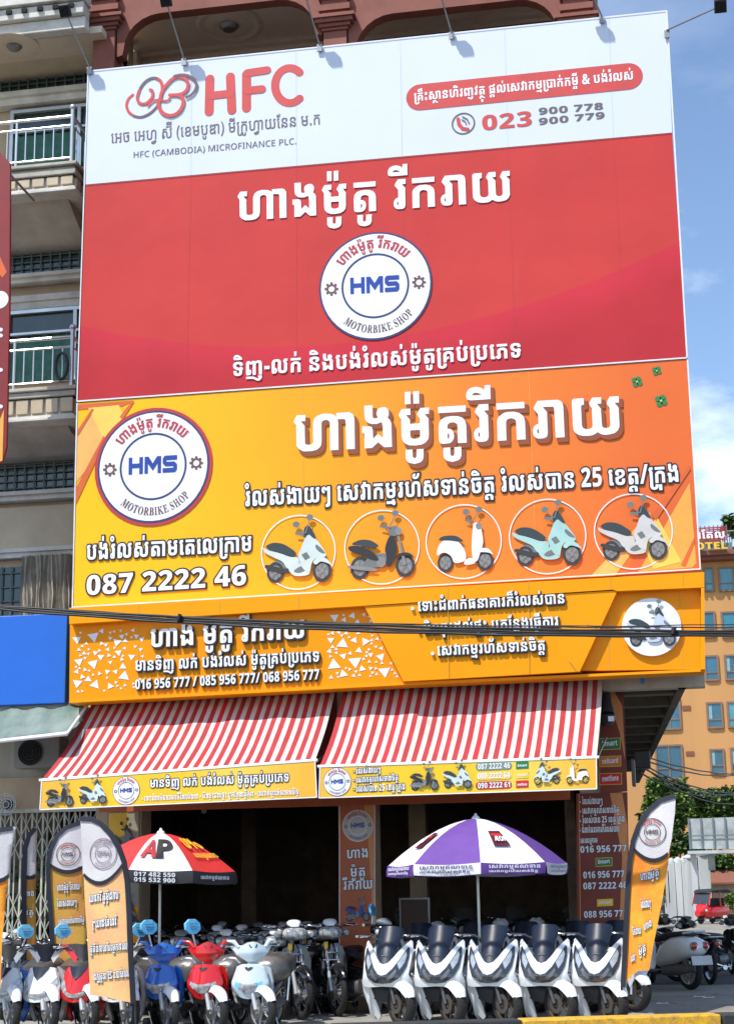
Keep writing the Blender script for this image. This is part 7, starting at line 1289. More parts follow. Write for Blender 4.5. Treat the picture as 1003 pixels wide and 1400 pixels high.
def make_commuter(label, group, cap=M_wpaint, steer=radians(42)):
    """black small-wheel-less commuter bike: wide lamp on the bars, wire wheels, chrome carrier"""
    t = thing('commuter_motorbike', label, 'motorbike', group=group); piv = (0,-.42,.8)
    wheel(t, 'front_wheel', (-.66,.30), .30, .075, 'wire', steer, piv); wheel(t, 'rear_wheel', (.60,.30), .30, .08, 'wire')
    fork(t, -.66,.30, -.47,.82, .075, M_silver, piv, steer); fender(t, -.66,.30,.345,.15, 30,150, M_blackp2, piv, steer)
    yf = lambda x,z: -.50+1.6*x*x+(z-.6)*.1
    for s_ in (-1,1):
        MB().shell([(s_*x,z) for x,z in [(-.03,.86),(-.09,.87),(-.15,.83),(-.20,.70),(-.21,.50),(-.19,.34),(-.14,.30),(-.12,.45),(-.06,.55),(-.03,.6)]], lambda x,z: yf(x,z)+.06, .03).build('leg_shield', M_blackp2, t, 50)
    MB().shell(mirp([(0,.88),(-.05,.87),(-.075,.80),(-.07,.66),(0,.62)]), lambda x,z: yf(x,z)-.02, .05).build('head_cover', M_blackp2, t, 50)
    MB().box((-.025,-.56,.80),(.025,-.53,.89)).build('horn_bracket', M_brass, t, 30, .005)
    c = MB()
    for s_ in (-1,1): c.tube([(s_*.09,-.60,.66),(s_*.09,-.62,.75),(s_*.05,-.61,.76)],.009,6)
    for k in range(4): c.tube([(-.05+.033*k,-.61,.66),(-.05+.033*k,-.61,.75)],.007,6)
    c.tube([(-.10,-.61,.67),(.10,-.61,.67)],.009,6); c.tube([(-.05,-.61,.76),(.05,-.61,.76)],.008,6); c.rot(steer*.6,piv); c.build('front_carrier', M_chrome, t, 50)
    hb_ = handlebar(t, 1.07, -.36, .33, piv, steer*.6)
    def piece(nm, b, m, par): b.rot(steer*.6, piv); return b.build(nm, m, par, 60)
    hc = piece('lamp_housing', MB().loft([((0,-.56,1.0),.10,.06,2.6),((0,-.50,1.01),.155,.085,2.6),((0,-.38,1.03),.15,.08,2.6),((0,-.28,1.03),.09,.05,2.5)],18), M_blackp2, hb_)
    hl = piece('headlight', MB().loft([((0,-.595,.99),.07,.035,2.4),((0,-.575,1.0),.125,.058,2.6),((0,-.53,1.0),.148,.075,2.8),((0,-.52,1.0),.152,.078,2.8)],18), M_clear, hc)
    for k in range(5): piece('lens_rib', MB().tube([(-.10+.05*k,-.592+abs(k-2)*.004,.955),(-.10+.05*k,-.592+abs(k-2)*.004,1.045)],.006,4), M_chrome, hl)
    piece('top_visor', MB().loft([((0,-.52,1.10),.06,.02,2.4),((0,-.46,1.125),.09,.045,2.4),((0,-.36,1.13),.08,.03,2.4)],14), cap, hc)
    for s_ in (-1,1): piece('indicator', MB().loft([((s_*.205,-.50,.99),.03,.025,2.6),((s_*.20,-.46,.99),.055,.045,2.6),((s_*.19,-.40,1.0),.05,.04,2.6)],12), M_clear, hc)
    MB().loft([((0,-.10,.50),.05,.05,2.5),((0,.2,.50),.07,.10,2.5),((0,.5,.60),.12,.10,2.6),((0,.92,.72),.07,.05,2)],14).build('side_panels', M_blackp2, t, 60)
    MB().loft([((0,.02,.70),.07,.03,2.6),((0,.2,.75),.12,.05,2.8),((0,.6,.78),.13,.05,2.8),((0,.88,.80),.08,.03,2.6)],14).build('seat', M_seat, t, 60)
    MB().tube([(-.12,.70,.78),(-.12,1.0,.82),(.12,1.0,.82),(.12,.70,.78)],.014,8).build('grab_rail', M_chrome, t, 60)
    e = MB().loft([((0,-.22,.33),.06,.05,3),((0,-.12,.33),.08,.09,3),((0,.16,.30),.11,.11,3),((0,.26,.30),.07,.07,3)],14)
    for k in range(6): e.box((-.10,-.22+.03*k,.26),(.10,-.212+.03*k,.41))
    e.build('engine', M_engine, t, 50)
    MB().tube([(-.08,-.15,.26),(-.12,.0,.16),(-.14,.4,.20),(-.15,.95,.30)],[.015,.02,.035,.042],10).build('exhaust', M_chrome, t, 50)
    MB().tube([(-.22,.02,.24),(.22,.02,.24)],.014,8).build('foot_pegs', M_plast, t, 50)
    MB().tube([(.10,.05,.22),(.20,.0,.01)],.012,6).build('side_stand', M_chrome, t, 50)
    MB().loft([((0,1.0,.70),.06,.035,2.5),((0,1.05,.70),.04,.02,2)],12).build('tail_light', M_tail, t, 60)
    return t
def put(o, px, py, z=0.03, rz=0.0, label=None, dy=.95, group=None, xy=None):
    """stand a bike so that its front wheel touches the ground under picture point (px, py)"""
    if xy: x, y = xy
    else: g = gnd(px, py, z); x, y = g.x, g.y
    a = rz; off = Matrix.Rotation(a, 3, 'Z')@Vector((0,-.68,0))
    o.location = (x-off.x, y-off.y, z); o.rotation_euler = (0,0,a)
    if label: o['label'] = label
    if group: o['group'] = group
    return o
# front row, right: five white maxi scooters
ORD = ('first','second','third','fourth','fifth','sixth','seventh','eighth','ninth','tenth','eleventh','twelfth','thirteenth')
ordn = ('leftmost','second','middle','fourth','rightmost')
A_ = make_maxi(M_wpaint, 'x'); front = []
RZ = radians(2)
A2_ = make_maxi(M_wpaint, 'x', radians(40))
for i, (px, rz) in enumerate(((524,-.20),(597,-.14),(669,-.20),(742,-.15),(816,-.18))):
    o = A_ if i == 0 else A2_ if i == 1 else copy_tree((A_,A2_,A_,A_,A2_)[i])
    put(o, px, 1404, .03, rz, ('leftmost front-row white maxi scooter with dark screen, right of the askew black commuter','second white maxi scooter from the left in the front row','middle one of the five white maxi scooters in the front row','fourth white maxi scooter of the front row, right of the umbrella pole','rightmost front-row white maxi scooter, next to the orange flag')[i]); front.append(o)
# the row of the same scooters standing behind them
for i, px in enumerate((566,640,712,785,842)):
    o = copy_tree(A2_ if i % 2 else A_); put(o, px, 0, .03, random.uniform(-.25,-.08), ORD[i]+' from the left of the half-hidden second row of white maxi scooters', xy=(X(px,1300,23.3),23.2))
    o['group'] = 'white maxi scooters of the second row'
# left: sharp-nosed scooters
B1 = make_apron(M_wpaint, M_silverp, 'white scooter with silver flanks and black nose screen, left of the red sharp-nosed one', None)
put(B1, 44, 1414, .03, -.20)
B2 = make_apron(M_redp, M_redp, 'glossy red sharp-nosed scooter with white fender, left of the big flag', None); put(B2, 97, 1414, .03, -.16)
B3 = copy_tree(B1); put(B3, 152, 1414, .03, -.18, 'scooter mostly hidden behind the big flag, white fender below the flag hem')
B4 = make_apron(M_lbluep, M_bluep, 'pale scooter with blue flank cut by the left edge of the picture', None); put(B4, -8, 1414, .03, -.2)
C1 = make_round(M_bluep, 'bright blue rounded scooter with white fender beside the big flag', None); put(C1, 208, 1413, .03, -.20)
C2 = make_round(M_redp, 'bright red rounded scooter between the blue and the pale one', None); put(C2, 272, 1413, .03, -.12)
C3 = make_round(M_lbluep, 'pale blue-white rounded scooter with dark seat, right of the red rounded one', None, tagm=False); put(C3, 336, 1413, .03, -.05)
# black commuters
D1 = make_commuter('black commuter motorbike with wire wheels, right of the pale rounded scooter', 'black commuter motorbikes'); put(D1, 395, 1394, .03, -.10); D1.scale = (1.1,1.1,1.1)
D2 = copy_tree(D1); put(D2, 444, 1389, .03, -.17, 'black commuter motorbike with wire wheels, just left of the first maxi scooter')
D3 = copy_tree(D1); D3.location = (X(492,1300,23.15),23.15,.03); D3.rotation_euler = (0,0,.95); D3['label'] = 'black commuter motorbike parked askew before the centre pillar, left of the first maxi scooter'
mirror(D3, (-.15,-.36,1.08), (-.17,-.38,1.2), .09, (0,-.42,.8), .2, M_bluetag)
for o_ in [x for x in bpy.data.objects if x.name.startswith('maxi_scooter')]: o_.scale = (1.15,1,1)
for o_ in [x for x in bpy.data.objects if x.parent is None and x.name.startswith(('sharp_nosed','rounded_scooter'))]: o_.scale = (1.1,1,1)
# rows behind, deep into the shop
E1 = make_commuter('x', None, M_wpaint); E2 = make_commuter('x', None, mat('grey_visor', (.25,.26,.28), .3)); 
F1 = make_round(M_blackp2, 'x', None, tagm=False); F2 = make_apron(M_blackp2, M_blackp2, 'x', None, tagm=False)
protos = [E1, E2, F1, F2]; used = set(); nrow = 0
rows = [(22.3, [-12,24,72,122,236,300,366]), (24.3, [10,50,94,205,246,286,322,356,392,430,455]), (26.9, [205,240,275,310,345,380,415,450,490,530]), (28.6,[230,262,295,330,365,400,436,480,520,620,660,700,740])]
for ri, (Y, xs) in enumerate(rows):
    for k, px in enumerate(xs):
        src = protos[(k*3+ri*2+k//3) % 4] if ri != 1 else protos[(0,3,1,2,2,0,0,1,0,0,1)[k]]
        if id(src) in used: o = copy_tree(src)
        else: o = src; used.add(id(src))
        zf = .03 if Y < 24.2 else .06
        Yj = Y+random.uniform(-.15,.15)
        put(o, 0, 0, zf, random.uniform(-.3,.05), ('black visored motorbike' if src in (E1,E2) else 'dark scooter')+', '+ORD[k]+' from the left in the '+('nearest','second','third','farthest')[ri]+' back row', xy=(X(px,1290,Yj),Yj))
        o['group'] = 'dark motorbikes in the rows behind' if src in (E1,E2) else 'dark scooters in the rows behind'
for s_ in protos:
    if id(s_) not in used: put(s_, 0,0,.06,0,'dark motorbike in the shop', xy=(X(560,1290,29),29))
# touring bikes with tall smoked screens behind the maxi row
G1 = make_commuter('x', None, M_plast)
for s_ in (0,):
    piv = (0,-.42,.8)
    hb_ = handlebar(G1, 1.16, -.30, .36, piv, .2)
    MB().shell(mirp([(0,1.10),(-.10,1.11),(-.16,1.17),(-.17,1.27),(-.13,1.34),(0,1.355)]), lambda x,z: -.46+x*x*2+(z-1.1)*.35, .008).rot(.2,piv).build('windscreen', M_smoke, hb_, 60)
    MB().shell(mirp([(0,1.06),(-.12,1.08),(-.15,1.14),(0,1.15)]), lambda x,z: -.44+x*x*2, .05).rot(.2,piv).build('instrument_cover', M_plast, hb_, 60)
Gn = ('first','second','third')
for i, px in enumerate((553,632,708,786)):
    o = G1 if i == 0 else copy_tree(G1)
    put(o, 0,0,.06,random.uniform(-.05,.25), ORD[i]+' from the left of the dark motorbikes with tall smoked windscreens', xy=(X(px,1250,26.6),26.6)); o['group'] = 'dark motorbikes with tall smoked windscreens'
# white plastic bags tied over lamps
for i,(px,py,Y) in enumerate(((598,1268,24.6),(684,1264,24.6),(733,1263,24.6))):
    c = at(px,py,Y); b = MB().ico(c,.11,sub=3,sq=(1,.8,.8)); 
    for j_,v in enumerate(b.v): 
        n_ = sin(v.x*60+i)*cos(v.z*55)*.012+sin(v.y*90)*.008; b.v[j_] = v+(v-c).normalized()*n_
    tag(b.build('plastic_bag', mat('white_plastic_bag', (.62,.65,.68), .3, bump=.6, bscale=60), None, 70), ('white plastic bag tied over a bar left of the purple umbrella pole','white plastic bag tied over a bar just right of the umbrella pole','white plastic bag over a bar behind the fourth maxi scooter')[i], 'bag', 'white plastic bags over the bars')

# ---------------------------------------------------------------- the scooter seen from behind in the side street
def make_retro():
    t = thing('retro_scooter', 'white retro scooter seen from behind with two round red tail lights', 'scooter')
    wheel(t, 'rear_wheel', (-.60,.25), .25, .11, 'alloy'); wheel(t, 'front_wheel', (.62,.25), .25, .10, 'alloy')
    MB().loft([((0,-.86,.60),.10,.06,2.2),((0,-.80,.60),.19,.12,2.3),((0,-.62,.60),.235,.17,2.4),((0,-.38,.56),.24,.20,2.4),((0,-.15,.50),.20,.18,2.4),((0,.0,.42),.14,.12,2.4)],20).build('rear_bodywork', M_wpaint, t, 70)
    MB().loft([((0,-.70,.77),.08,.02,2.4),((0,-.60,.80),.13,.035,2.6),((0,-.2,.77),.14,.04,2.6),((0,.06,.70),.10,.04,2.6)],14).build('seat', M_seat, t, 60)
    MB().tube([(-.11,-.62,.80),(-.10,-.86,.83),(.10,-.86,.83),(.11,-.62,.80)],.016,8).build('grab_rail', M_wpaint, t, 60)
    for s_ in (-1,1):
        l_ = MB().lathe([(.062,.02),(.066,-.01),(.058,-.02),(.05,-.015)], (s_*.105,-.845,.62), 'y', 20).build('lamp_bezel', M_chrome, t, 60)
        MB().lathe([(.05,-.012),(.035,-.028),(0,-.034)], (s_*.105,-.845,.62), 'y', 20).build('tail_light', M_tail, l_, 60)
    MB().box((-.10,-.87,.34),(.10,-.855,.48)).rot(radians(-12),(0,-.86,.4),0,'X').build('number_plate_holder', M_plast, t)
    MB().box((-.19,-.885,.35),(.19,-.875,.48)).rot(radians(-12),(0,-.86,.4),0,'X').build('blank_plate', mat('blank_plate_white',(.6,.62,.62),.4), t)
    MB().loft([((0,-.80,.30),.08,.05,3),((0,-.4,.28),.13,.09,3),((0,-.1,.26),.13,.08,3)],14).build('engine', M_engine, t, 50)
    MB().tube([(.10,-.1,.22),(.17,-.45,.24),(.18,-.85,.32)],[.025,.045,.05],10).build('exhaust', M_plast, t, 50)
    MB().loft([((0,-.05,.24),.17,.03,3),((0,.32,.24),.18,.03,3)],12).build('footboard', M_plast, t, 50)
    MB().shell(mirp([(0,.92),(-.10,.90),(-.18,.80),(-.20,.6),(-.19,.35),(-.14,.22),(0,.2)]), lambda x,z: .42+(z-.3)*.05-x*x*1.2, .05).build('leg_shield', M_wpaint, t, 60)
    MB().tube([(0,.55,.3),(0,.40,.98)],.04,8).build('steering_column', M_wpaint, t, 60)
    fender(t, .62,.25,.30,.16, 10,170, M_wpaint, (0,0,0), 0)
    hb_ = handlebar(t, 1.0, .36, .32, (0,.4,.8), pi)
    MB().loft([((0,.28,1.0),.14,.06,2.3),((0,.42,1.0),.15,.08,2.3),((0,.5,.98),.08,.05,2.3)],14).build('handlebar_cowl', M_wpaint, hb_, 60)
    return t
H1 = make_retro(); g = gnd(952,1350,0); H1.location = (g.x-.55,g.y-.1,-.003); H1.rotation_euler = (0,0,radians(40)); H1.scale = (1.15,1.15,1.15)
hl = MB().lathe([(.135,-.02),(.14,.03),(.13,.09),(.10,.135),(.05,.16),(0,.165)], (0,0,0), 'z', 20); 
hp = at(933,1290,g.y+.2); hl.v = [v+Vector((hp.x,hp.y,hp.z-.1)) for v in hl.v]; tag(hl.build('helmet', M_blackp2, None, 60), 'glossy black helmet resting on the seat of the white retro scooter', 'helmet')
H2 = make_commuter('black motorbike parked beyond the white retro scooter', None, M_blackp2); H2['label'] = 'black motorbike parked beyond the white retro scooter in the side street'
H2.location = (g.x+.05,g.y+1.5,-.003); H2.rotation_euler = (0,0,radians(200))
H3 = make_apron(M_wpaint, M_wpaint, 'white scooter in the side street mostly hidden behind the right-hand flag', None, tagm=False); H3.location = (X(876,1300,31.5),31.5,.0); H3.rotation_euler = (0,0,radians(195))
H5 = copy_tree(H2); H5['label'] = 'black motorbike rightmost in the side street cluster, beyond the retro scooter plate'; H5.location = (X(988,1300,33.5),33.5,0); H5.rotation_euler = (0,0,radians(150))
H6 = copy_tree(H2); H6['label'] = 'black motorbike between the helmet and the orange flag in the side street'; H6.location = (X(905,1300,35),35,0); H6.rotation_euler = (0,0,radians(170))
H4 = make_commuter('black motorbike nearest the gate wall, behind the orange right flag', None, M_blackp2); H4['label'] = 'black motorbike farther up the side street, behind the right-hand orange flag'
H4.location = (X(897,1270,38),38,.0); H4.rotation_euler = (0,0,radians(-20))
for i,(px,py) in enumerate(((955,1363),(968,1364),(905,1372))):
    p = gnd(px,py,0); tag(MB().add([(p.x-.09,p.y-.05,.002),(p.x+.08,p.y-.06,.004),(p.x+.09,p.y+.05,.012),(p.x-.02,p.y+.07,.003),(p.x-.08,p.y+.03,.014)], [(0,1,2,3,4)]).build('paper_scrap', M_print_white, None, 0), ('larger white paper scrap on the concrete before the retro scooter','small white paper scrap right of the larger one on the concrete','white paper scrap near the pavement corner')[i], 'litter', 'paper scraps on the ground')

# ---------------------------------------------------------------- umbrellas
M_uw = mat('umbrella_white', (.68,.69,.74), .7, var=.03); M_ur = mat('umbrella_red', (.62,.03,.03), .6); M_up = mat('umbrella_purple', (.125,.05,.29), .75); M_uk = mat('umbrella_black', (.03,.03,.035), .6)
def umbrella(label, top, rimr, drop, Y, cols, vals, rot0, tilt=(0,0), vh=.15, pole_px=None):
    T0 = at(*top, Y); t = thing('market_umbrella', label, 'umbrella', (T0.x, Y, 0), 'market umbrellas over the parked bikes'); R_ = rimr; n = 8; pans = []
    def pt(a, r, dz=0, lift=0):
        st_ = 2*pi/n; k_ = math.floor((a-rot0)/st_+1e-6); u_ = (a-rot0)/st_-k_; p_ = spoke(rot0+k_*st_, r).lerp(spoke(rot0+(k_+1)*st_, r), u_)
        p_.z += dz+lift-.02*sin(pi*u_)*(r/R_); return p_
    def spoke(a, r, dz=0, lift=0):
        zz = T0.z-drop*(r/R_)**1.7+lift; x = r*cos(a); y = r*sin(a)
        return Vector((T0.x+x, Y+y, zz+dz+tilt[0]*x+tilt[1]*y))
    for k in range(n):
        a0 = rot0+2*pi*k/n; a1 = a0+2*pi/n; m = cols[k % len(cols)]; NR, NA = 7, 6; vs = []
        for i in range(NR+1):
            r = max(.02, R_*i/NR)
            for j_ in range(NA+1):
                u = j_/NA; pa = spoke(a0, r); pb = spoke(a1, r); p = pa.lerp(pb, u); p.z += -.02*sin(pi*u)*(i/NR); vs.append(p)
        fs = [(i*(NA+1)+j_, i*(NA+1)+j_+1, (i+1)*(NA+1)+j_+1, (i+1)*(NA+1)+j_) for i in range(NR) for j_ in range(NA)]
        p = MB().add(vs, fs).build('canopy_panel', m, t, 80); pans.append(p)
        vm = vals[k % len(vals)]; vv = []
        for i in range(3):
            for j_ in range(NA+1):
                q = vs[NR*(NA+1)+j_].copy(); dirv = Vector((q.x-T0.x, q.y-Y, 0)).normalized(); u = j_/NA
                q += dirv*(.012+.01*sin(pi*i/2)+.012*i*sin(u*9+k))+Vector((0,0,-vh*i/2)); vv.append(q)
        MB().add(vv, [(i*(NA+1)+j_, i*(NA+1)+j_+1, (i+1)*(NA+1)+j_+1, (i+1)*(NA+1)+j_) for i in range(2) for j_ in range(NA)]).build('valance', vm, p, 80)
        ribp = [pt(a0, R_*s_/6, -.015) for s_ in range(7)]; MB().tube(ribp,.006,5).build('rib', M_metal, t, 60)
    MB().lathe([(.0,.07),(.015,.065),(.02,.04),(.05,.02),(.06,-.01),(0,-.02)], (T0.x,Y,T0.z), 'z', 14).build('finial', M_uw, t, 60)
    MB().tube([(T0.x,Y,.06),(T0.x,Y,T0.z-.02)],.019,10).build('pole', M_steel, t, 60)
    MB().lathe([(0,.10),(.04,.10),(.05,.06),(.2,.05),(.22,.0),(0,0)], (T0.x,Y,.03), 'z', 20).build('base', M_darkmetal, t, 50)
    return t, pt, pans, T0
u1, pt1, pan1, T1 = umbrella('red and white market umbrella with black valance, left, partly behind the big flag', (220,1139), 1.07, .50, 21.8, [M_uw, M_ur], [M_uk], radians(-95), (-.03,0), .16)
u2, pt2, pan2, T2 = umbrella('purple and white market umbrella above the white maxi scooters', (650,1119), 1.18, .60, 22.1, [M_up, M_uw], [M_uw, M_up], radians(-126.5), (.0,.0), .14)
def on_canopy(key, pt, aL, aR, r0, r1, m, par, khmer=False, up=.012, name='lettering'):
    """letters following an umbrella panel: left edge angle aL to right edge angle aR, baseline radius r0, top radius r1"""
    W, G = line_contours(key); href = 560 if khmer else 714; mb = MB()
    def fn(u, v, d):
        a = radians(aL+(aR-aL)*u/W); r = r0+(r1-r0)*v/href; p = pt(a, min(r, 1.3)); p.z += up; p += Vector((cos(a),sin(a),0))*up*.6; return p
    for cs in G: fill2d(cs, mb, fn, m)
    # stretch seams of long thin triangles stay within a panel, so the flat fill follows the cloth closely
    return mb.build(name, m, par, 0)
def on_valance(key, pt, R_, aL, aR, z0, h, m, par, khmer=False):
    W, G = line_contours(key); href = 560 if khmer else 714; mb = MB()
    pa = pt(radians(aL), R_); pb = pt(radians(aR), R_); out = ((pa+pb)/2-Vector((T1.x if pt is pt1 else T2.x, T1.y if pt is pt1 else T2.y, 0))); out.z = 0; out.normalize()
    def fn(u, v, d): p = pa.lerp(pb, u/W); return p+out*.05+Vector((0,0,z0+v/href*h))
    for cs in G: fill2d(cs, mb, fn, m)
    return mb.build('lettering', m, par, 0)
on_canopy('AP_A', pt1, -91, -77, .86, .46, M_redprint, pan1[0], up=.022); on_canopy('AP_P', pt1, -77, -57, .86, .42, M_black, pan1[0], up=.018)
on_canopy('zero', pt1, -40, -12, .68, .42, M_gold, pan1[1], up=.035); on_canopy('aeon2', pt1, -38, -8, .86, .78, M_gold, pan1[1], True, up=.03)
on_valance('u1', pt1, 1.07, -91, -62, -.075, .055, M_print_white, pan1[0]); on_valance('u2', pt1, 1.07, -91, -62, -.145, .055, M_print_white, pan1[0]); on_valance('aeon2', pt1, 1.07, -44, -14, -.10, .04, M_print_white, pan1[1], True)
def cpatch(mb, pt, aL, aR, r0, r1, up, m=None):
    n = 5; c = [pt(radians(aL+(aR-aL)*i/n), r0+(r1-r0)*j_/n)+Vector((0,-up*.4,up*.7)) for j_ in range(n+1) for i in range(n+1)]
    mb.add(c, [(j_*(n+1)+i,j_*(n+1)+i+1,(j_+1)*(n+1)+i+1,(j_+1)*(n+1)+i) for j_ in range(n) for i in range(n)], m)
M_aeon = mat('plum_logo_print', (.10,.01,.03), .5)
for a0_,pn in ((-68,pan2[1]),(-156,pan2[7])):
    k = MB(); cpatch(k, pt2, a0_, a0_+15, .92, .62, .035, M_aeon); cpatch(k, pt2, a0_+1.5, a0_+13, .74, .69, .042, M_meto); k.build('logo_patch', M_aeon, pn, 0)
    on_canopy('aeon', pt2, a0_+1.5, a0_+13.5, .87, .78, M_print_white, pn, up=.05)
for a0_,m_,pn in ((-122,M_navy,pan2[0]),(-77,M_print_white,pan2[1]),(-166,M_print_white,pan2[7]),(-32,M_navy,pan2[2])):
    on_valance('aeon2', pt2, 1.18, a0_, a0_+36, -.065, .038, m_, pn, True); on_valance('servonly', pt2, 1.18, a0_, a0_+34, -.115, .024, m_, pn, True)

# ---------------------------------------------------------------- feather flags
M_flagd = mat('flag_sleeve', (.012,.014,.03), .7); M_flagw = mat('flag_white_cloth', (.68,.66,.67), .85, var=.08, scale=3, bump=.2); M_flagg = mat('flag_grey_show_through', (.30,.24,.24), .85)
def flag_cloth_mat(name, a, b): return mat(name, a, .75, var=.1, scale=2.2, col2=b, bump=.2)
M_fo = flag_cloth_mat('flag_orange_cloth', (.66,.24,.06), (.56,.40,.05)); M_fo2 = flag_cloth_mat('flag_bright_orange_cloth', (.82,.20,.02), (.84,.46,.03)); M_fpale = flag_cloth_mat('flag_sunlit_orange_cloth', (.84,.42,.20), (.76,.54,.20))
def flag(label, edge, free, cut, Y, mcloth, lines, mirrored, logo_c=None, skew=0.0, ang=0.0, grp='feather flags along the pavement', rp=1.8, pole_down=None, wcol=None):
    """edge: pole side outline points from bottom to tip; free: free side points from tip down to hem (picture points); cut: (y on the pole side, y on the free side) of the colour change"""
    base = at(*(pole_down or edge[0]), Y); base.z = .03
    t = thing('feather_flag', label, 'flag', (base.x, Y, .03), grp); E_ = [at(*p,Y) for p in edge]; F_ = [at(*p,Y) for p in free]
    e2 = [(p.x,p.z) for p in E_]; f2 = [(p.x,p.z) for p in F_]; xb = base.x; sgn = 1 if f2[-1][0] > e2[0][0] else -1
    yf = lambda x,z: Y+ang*(x-xb)+.016*sin((x-xb)*11+z*1.3)+.010*sin(z*5+x*4)
    poly = e2+f2
    zc = at(cut[0][0],cut[0][1],Y).z; zd = at(cut[1][0],cut[1][1],Y).z; zm = at(cut[2][0],cut[2][1],Y).z; x0_ = at(*cut[0],Y).x; x1_ = at(*cut[1],Y).x; xm = at(*cut[2],Y).x
    def div(x):   # curved colour boundary through three points
        L = lambda a,b,c: (x-b)*(x-c)/((a-b)*(a-c)); return zc*L(x0_,xm,x1_)+zm*L(xm,x0_,x1_)+zd*L(x1_,x0_,xm)
    cl = MB().shell(poly, yf, .004, .05).build('cloth', mcloth, t, 80)
    yw = lambda x,z: yf(x,z)-.009
    ew = [p for p in e2 if p[1] > div(p[0])+.02]; fw = [p for p in f2 if p[1] > div(p[0])+.02]; xa_, xz_ = (fw[-1][0], ew[0][0]); xa_ = f2[[i for i,p in enumerate(f2) if p[1] > div(p[0])+.02][-1]+1][0] if len(fw) < len(f2) else xa_
    xe_ = e2[[i for i,p in enumerate(e2) if p[1] > div(p[0])+.02][0]-1][0]; xe_ = (xe_+ew[0][0])/2; xa_ = (xa_+fw[-1][0])/2
    curve_ = [(xa_+(xe_-xa_)*i/12, div(xa_+(xe_-xa_)*i/12)) for i in range(13)]
    MB().shell(ew+fw+curve_, yw, .003, .05).build('white_top', wcol or M_flagw, cl, 80)
    sv = MB(); vs = []
    e2 = [tuple(Vector(e2[i]).lerp(Vector(e2[i+1]), k_/4)) for i in range(len(e2)-1) for k_ in range(4)]+[e2[-1]]
    for i,p in enumerate(e2):
        q0 = Vector(e2[max(0,i-1)]); q1 = Vector(e2[min(len(e2)-1,i+1)]); d_ = (q1-q0).normalized(); nn = Vector((-d_.y, d_.x)); cen = Vector((sum(a_[0] for a_ in poly)/len(poly), sum(a_[1] for a_ in poly)/len(poly)))
        if nn.dot(cen-Vector(p)) < 0: nn = -nn
        a_ = Vector(p)-nn*.012; b_ = Vector(p)+nn*.045; vs += [(a_.x, yf(a_.x,a_.y)-.016, a_.y), (b_.x, yf(b_.x,b_.y)-.024, b_.y)]
    sv.add(vs, [(2*i,2*i+1,2*i+3,2*i+2) for i in range(len(e2)-1)]); sv.build('pole_sleeve', M_flagd, cl, 80)
    xs_ = sorted((x0_,xm,x1_)); bd = MB(); n_ = 14; vs = []
    for i in range(n_+1):
        x = xs_[0]+(xs_[2]-xs_[0])*i/n_; z = div(x); vs += [(x,yf(x,z)-.016,z+.025),(x,yf(x,z)-.016,z-.025)]
    bd.add(vs, [(2*i,2*i+1,2*i+3,2*i+2) for i in range(n_)]); bd.build('dark_band', M_flagd, cl, 0)
    MB().tube([base+Vector((0,.02,-.02))]+[Vector((p.x, yf(p.x,p.z)+.01, p.z)) for p in E_],.014,8).build('pole', M_darkmetal, t, 60)
    MB().lathe([(0,.05),(.03,.05),(.035,.0),(.16,.02),(.17,0),(0,0)], (base.x,Y+.02,.03), 'z', 14).build('ground_foot', M_darkmetal, t, 50)
    def yplace(o): return o
    for key,a,b,h_ in lines:
        W, G = line_contours(key); fn0 = frame_fn(a,b,h_,560,Y,0,W,mirrored); mb = MB()
        fn = lambda u,v,d: (lambda p: Vector((p.x, yf(p.x,p.z)-.019, p.z)))(fn0(u,v,d))
        W2, G2 = line_contours(key, 42); mo = MB(); fn1 = lambda u,v,d: (lambda p: Vector((p.x, yf(p.x,p.z)-.015, p.z)))(fn0(u,v,d))
        fill2d([c for cs in G2 for c in cs], mo, fn1, M_black); mo.build('lettering_outline', M_black, cl, 0)
        for cs in G: fill2d(cs, mb, fn, M_print_white)
        mb.build('lettering', M_print_white, cl, 0)
    if logo_c:
        c_, r_, mm = logo_c; rg = MB()
        for ra, rb in ((r_,r_*.93),(r_*.6,r_*.55)):
            p = at(*c_,Y); k = mpp(*c_,Y); n = 40; v = []
            for i in range(n):
                q = 2*pi*i/n
                for rr in (ra,rb): xx = p.x+rr*k*cos(q); zz = p.z+rr*k*sin(q); v.append((xx, yf(xx,zz)-.019, zz))
            rg.add(v, [(2*i,2*i+1,(2*i+3)%(2*n),(2*i+2)%(2*n)) for i in range(n)])
        rg.build('logo_rings', mm, cl, 0)
        for key,m_,hh,wd,dy in (('hms',M_blue_print,.32,.44,.15),):
            W, G = line_contours(key); fn0 = frame_fn((c_[0]-r_*wd,c_[1]+r_*dy),(c_[0]+r_*wd,c_[1]+r_*dy),r_*hh,714,Y,0,W,mirrored); mb = MB()
            for cs in G: fill2d(cs, mb, lambda u,v,d: (lambda p: Vector((p.x, yf(p.x,p.z)-.021, p.z)))(fn0(u,v,d)), mm)
            mb.build('lettering', mm, cl, 0)
        for key,a0_,a1_,inw in (('shop',-52,52,False),('mshop',226,134,True)):
            W, G = line_contours(key); p = at(*c_,Y); k = mpp(*c_,Y); sc = r_*.17*k/(714 if inw else 560); mb = MB()
            def fn(u,v,d):
                uu = u
                q = radians(a0_+(a1_-a0_)*uu/W); rr = r_*(.86 if inw else .70)*k+(-v*sc if inw else v*sc); xx = p.x+rr*sin(q)*(-1 if mirrored else 1); zz = p.z+rr*cos(q); return Vector((xx, yf(xx,zz)-.020, zz))
            for cs in G: fill2d(cs, mb, fn, M_redprint if not mirrored else mm)
            mb.build('lettering', M_redprint, cl, 0)
    return t
M_faint = mat('faint_show_through_print', (.34,.26,.34), .8)
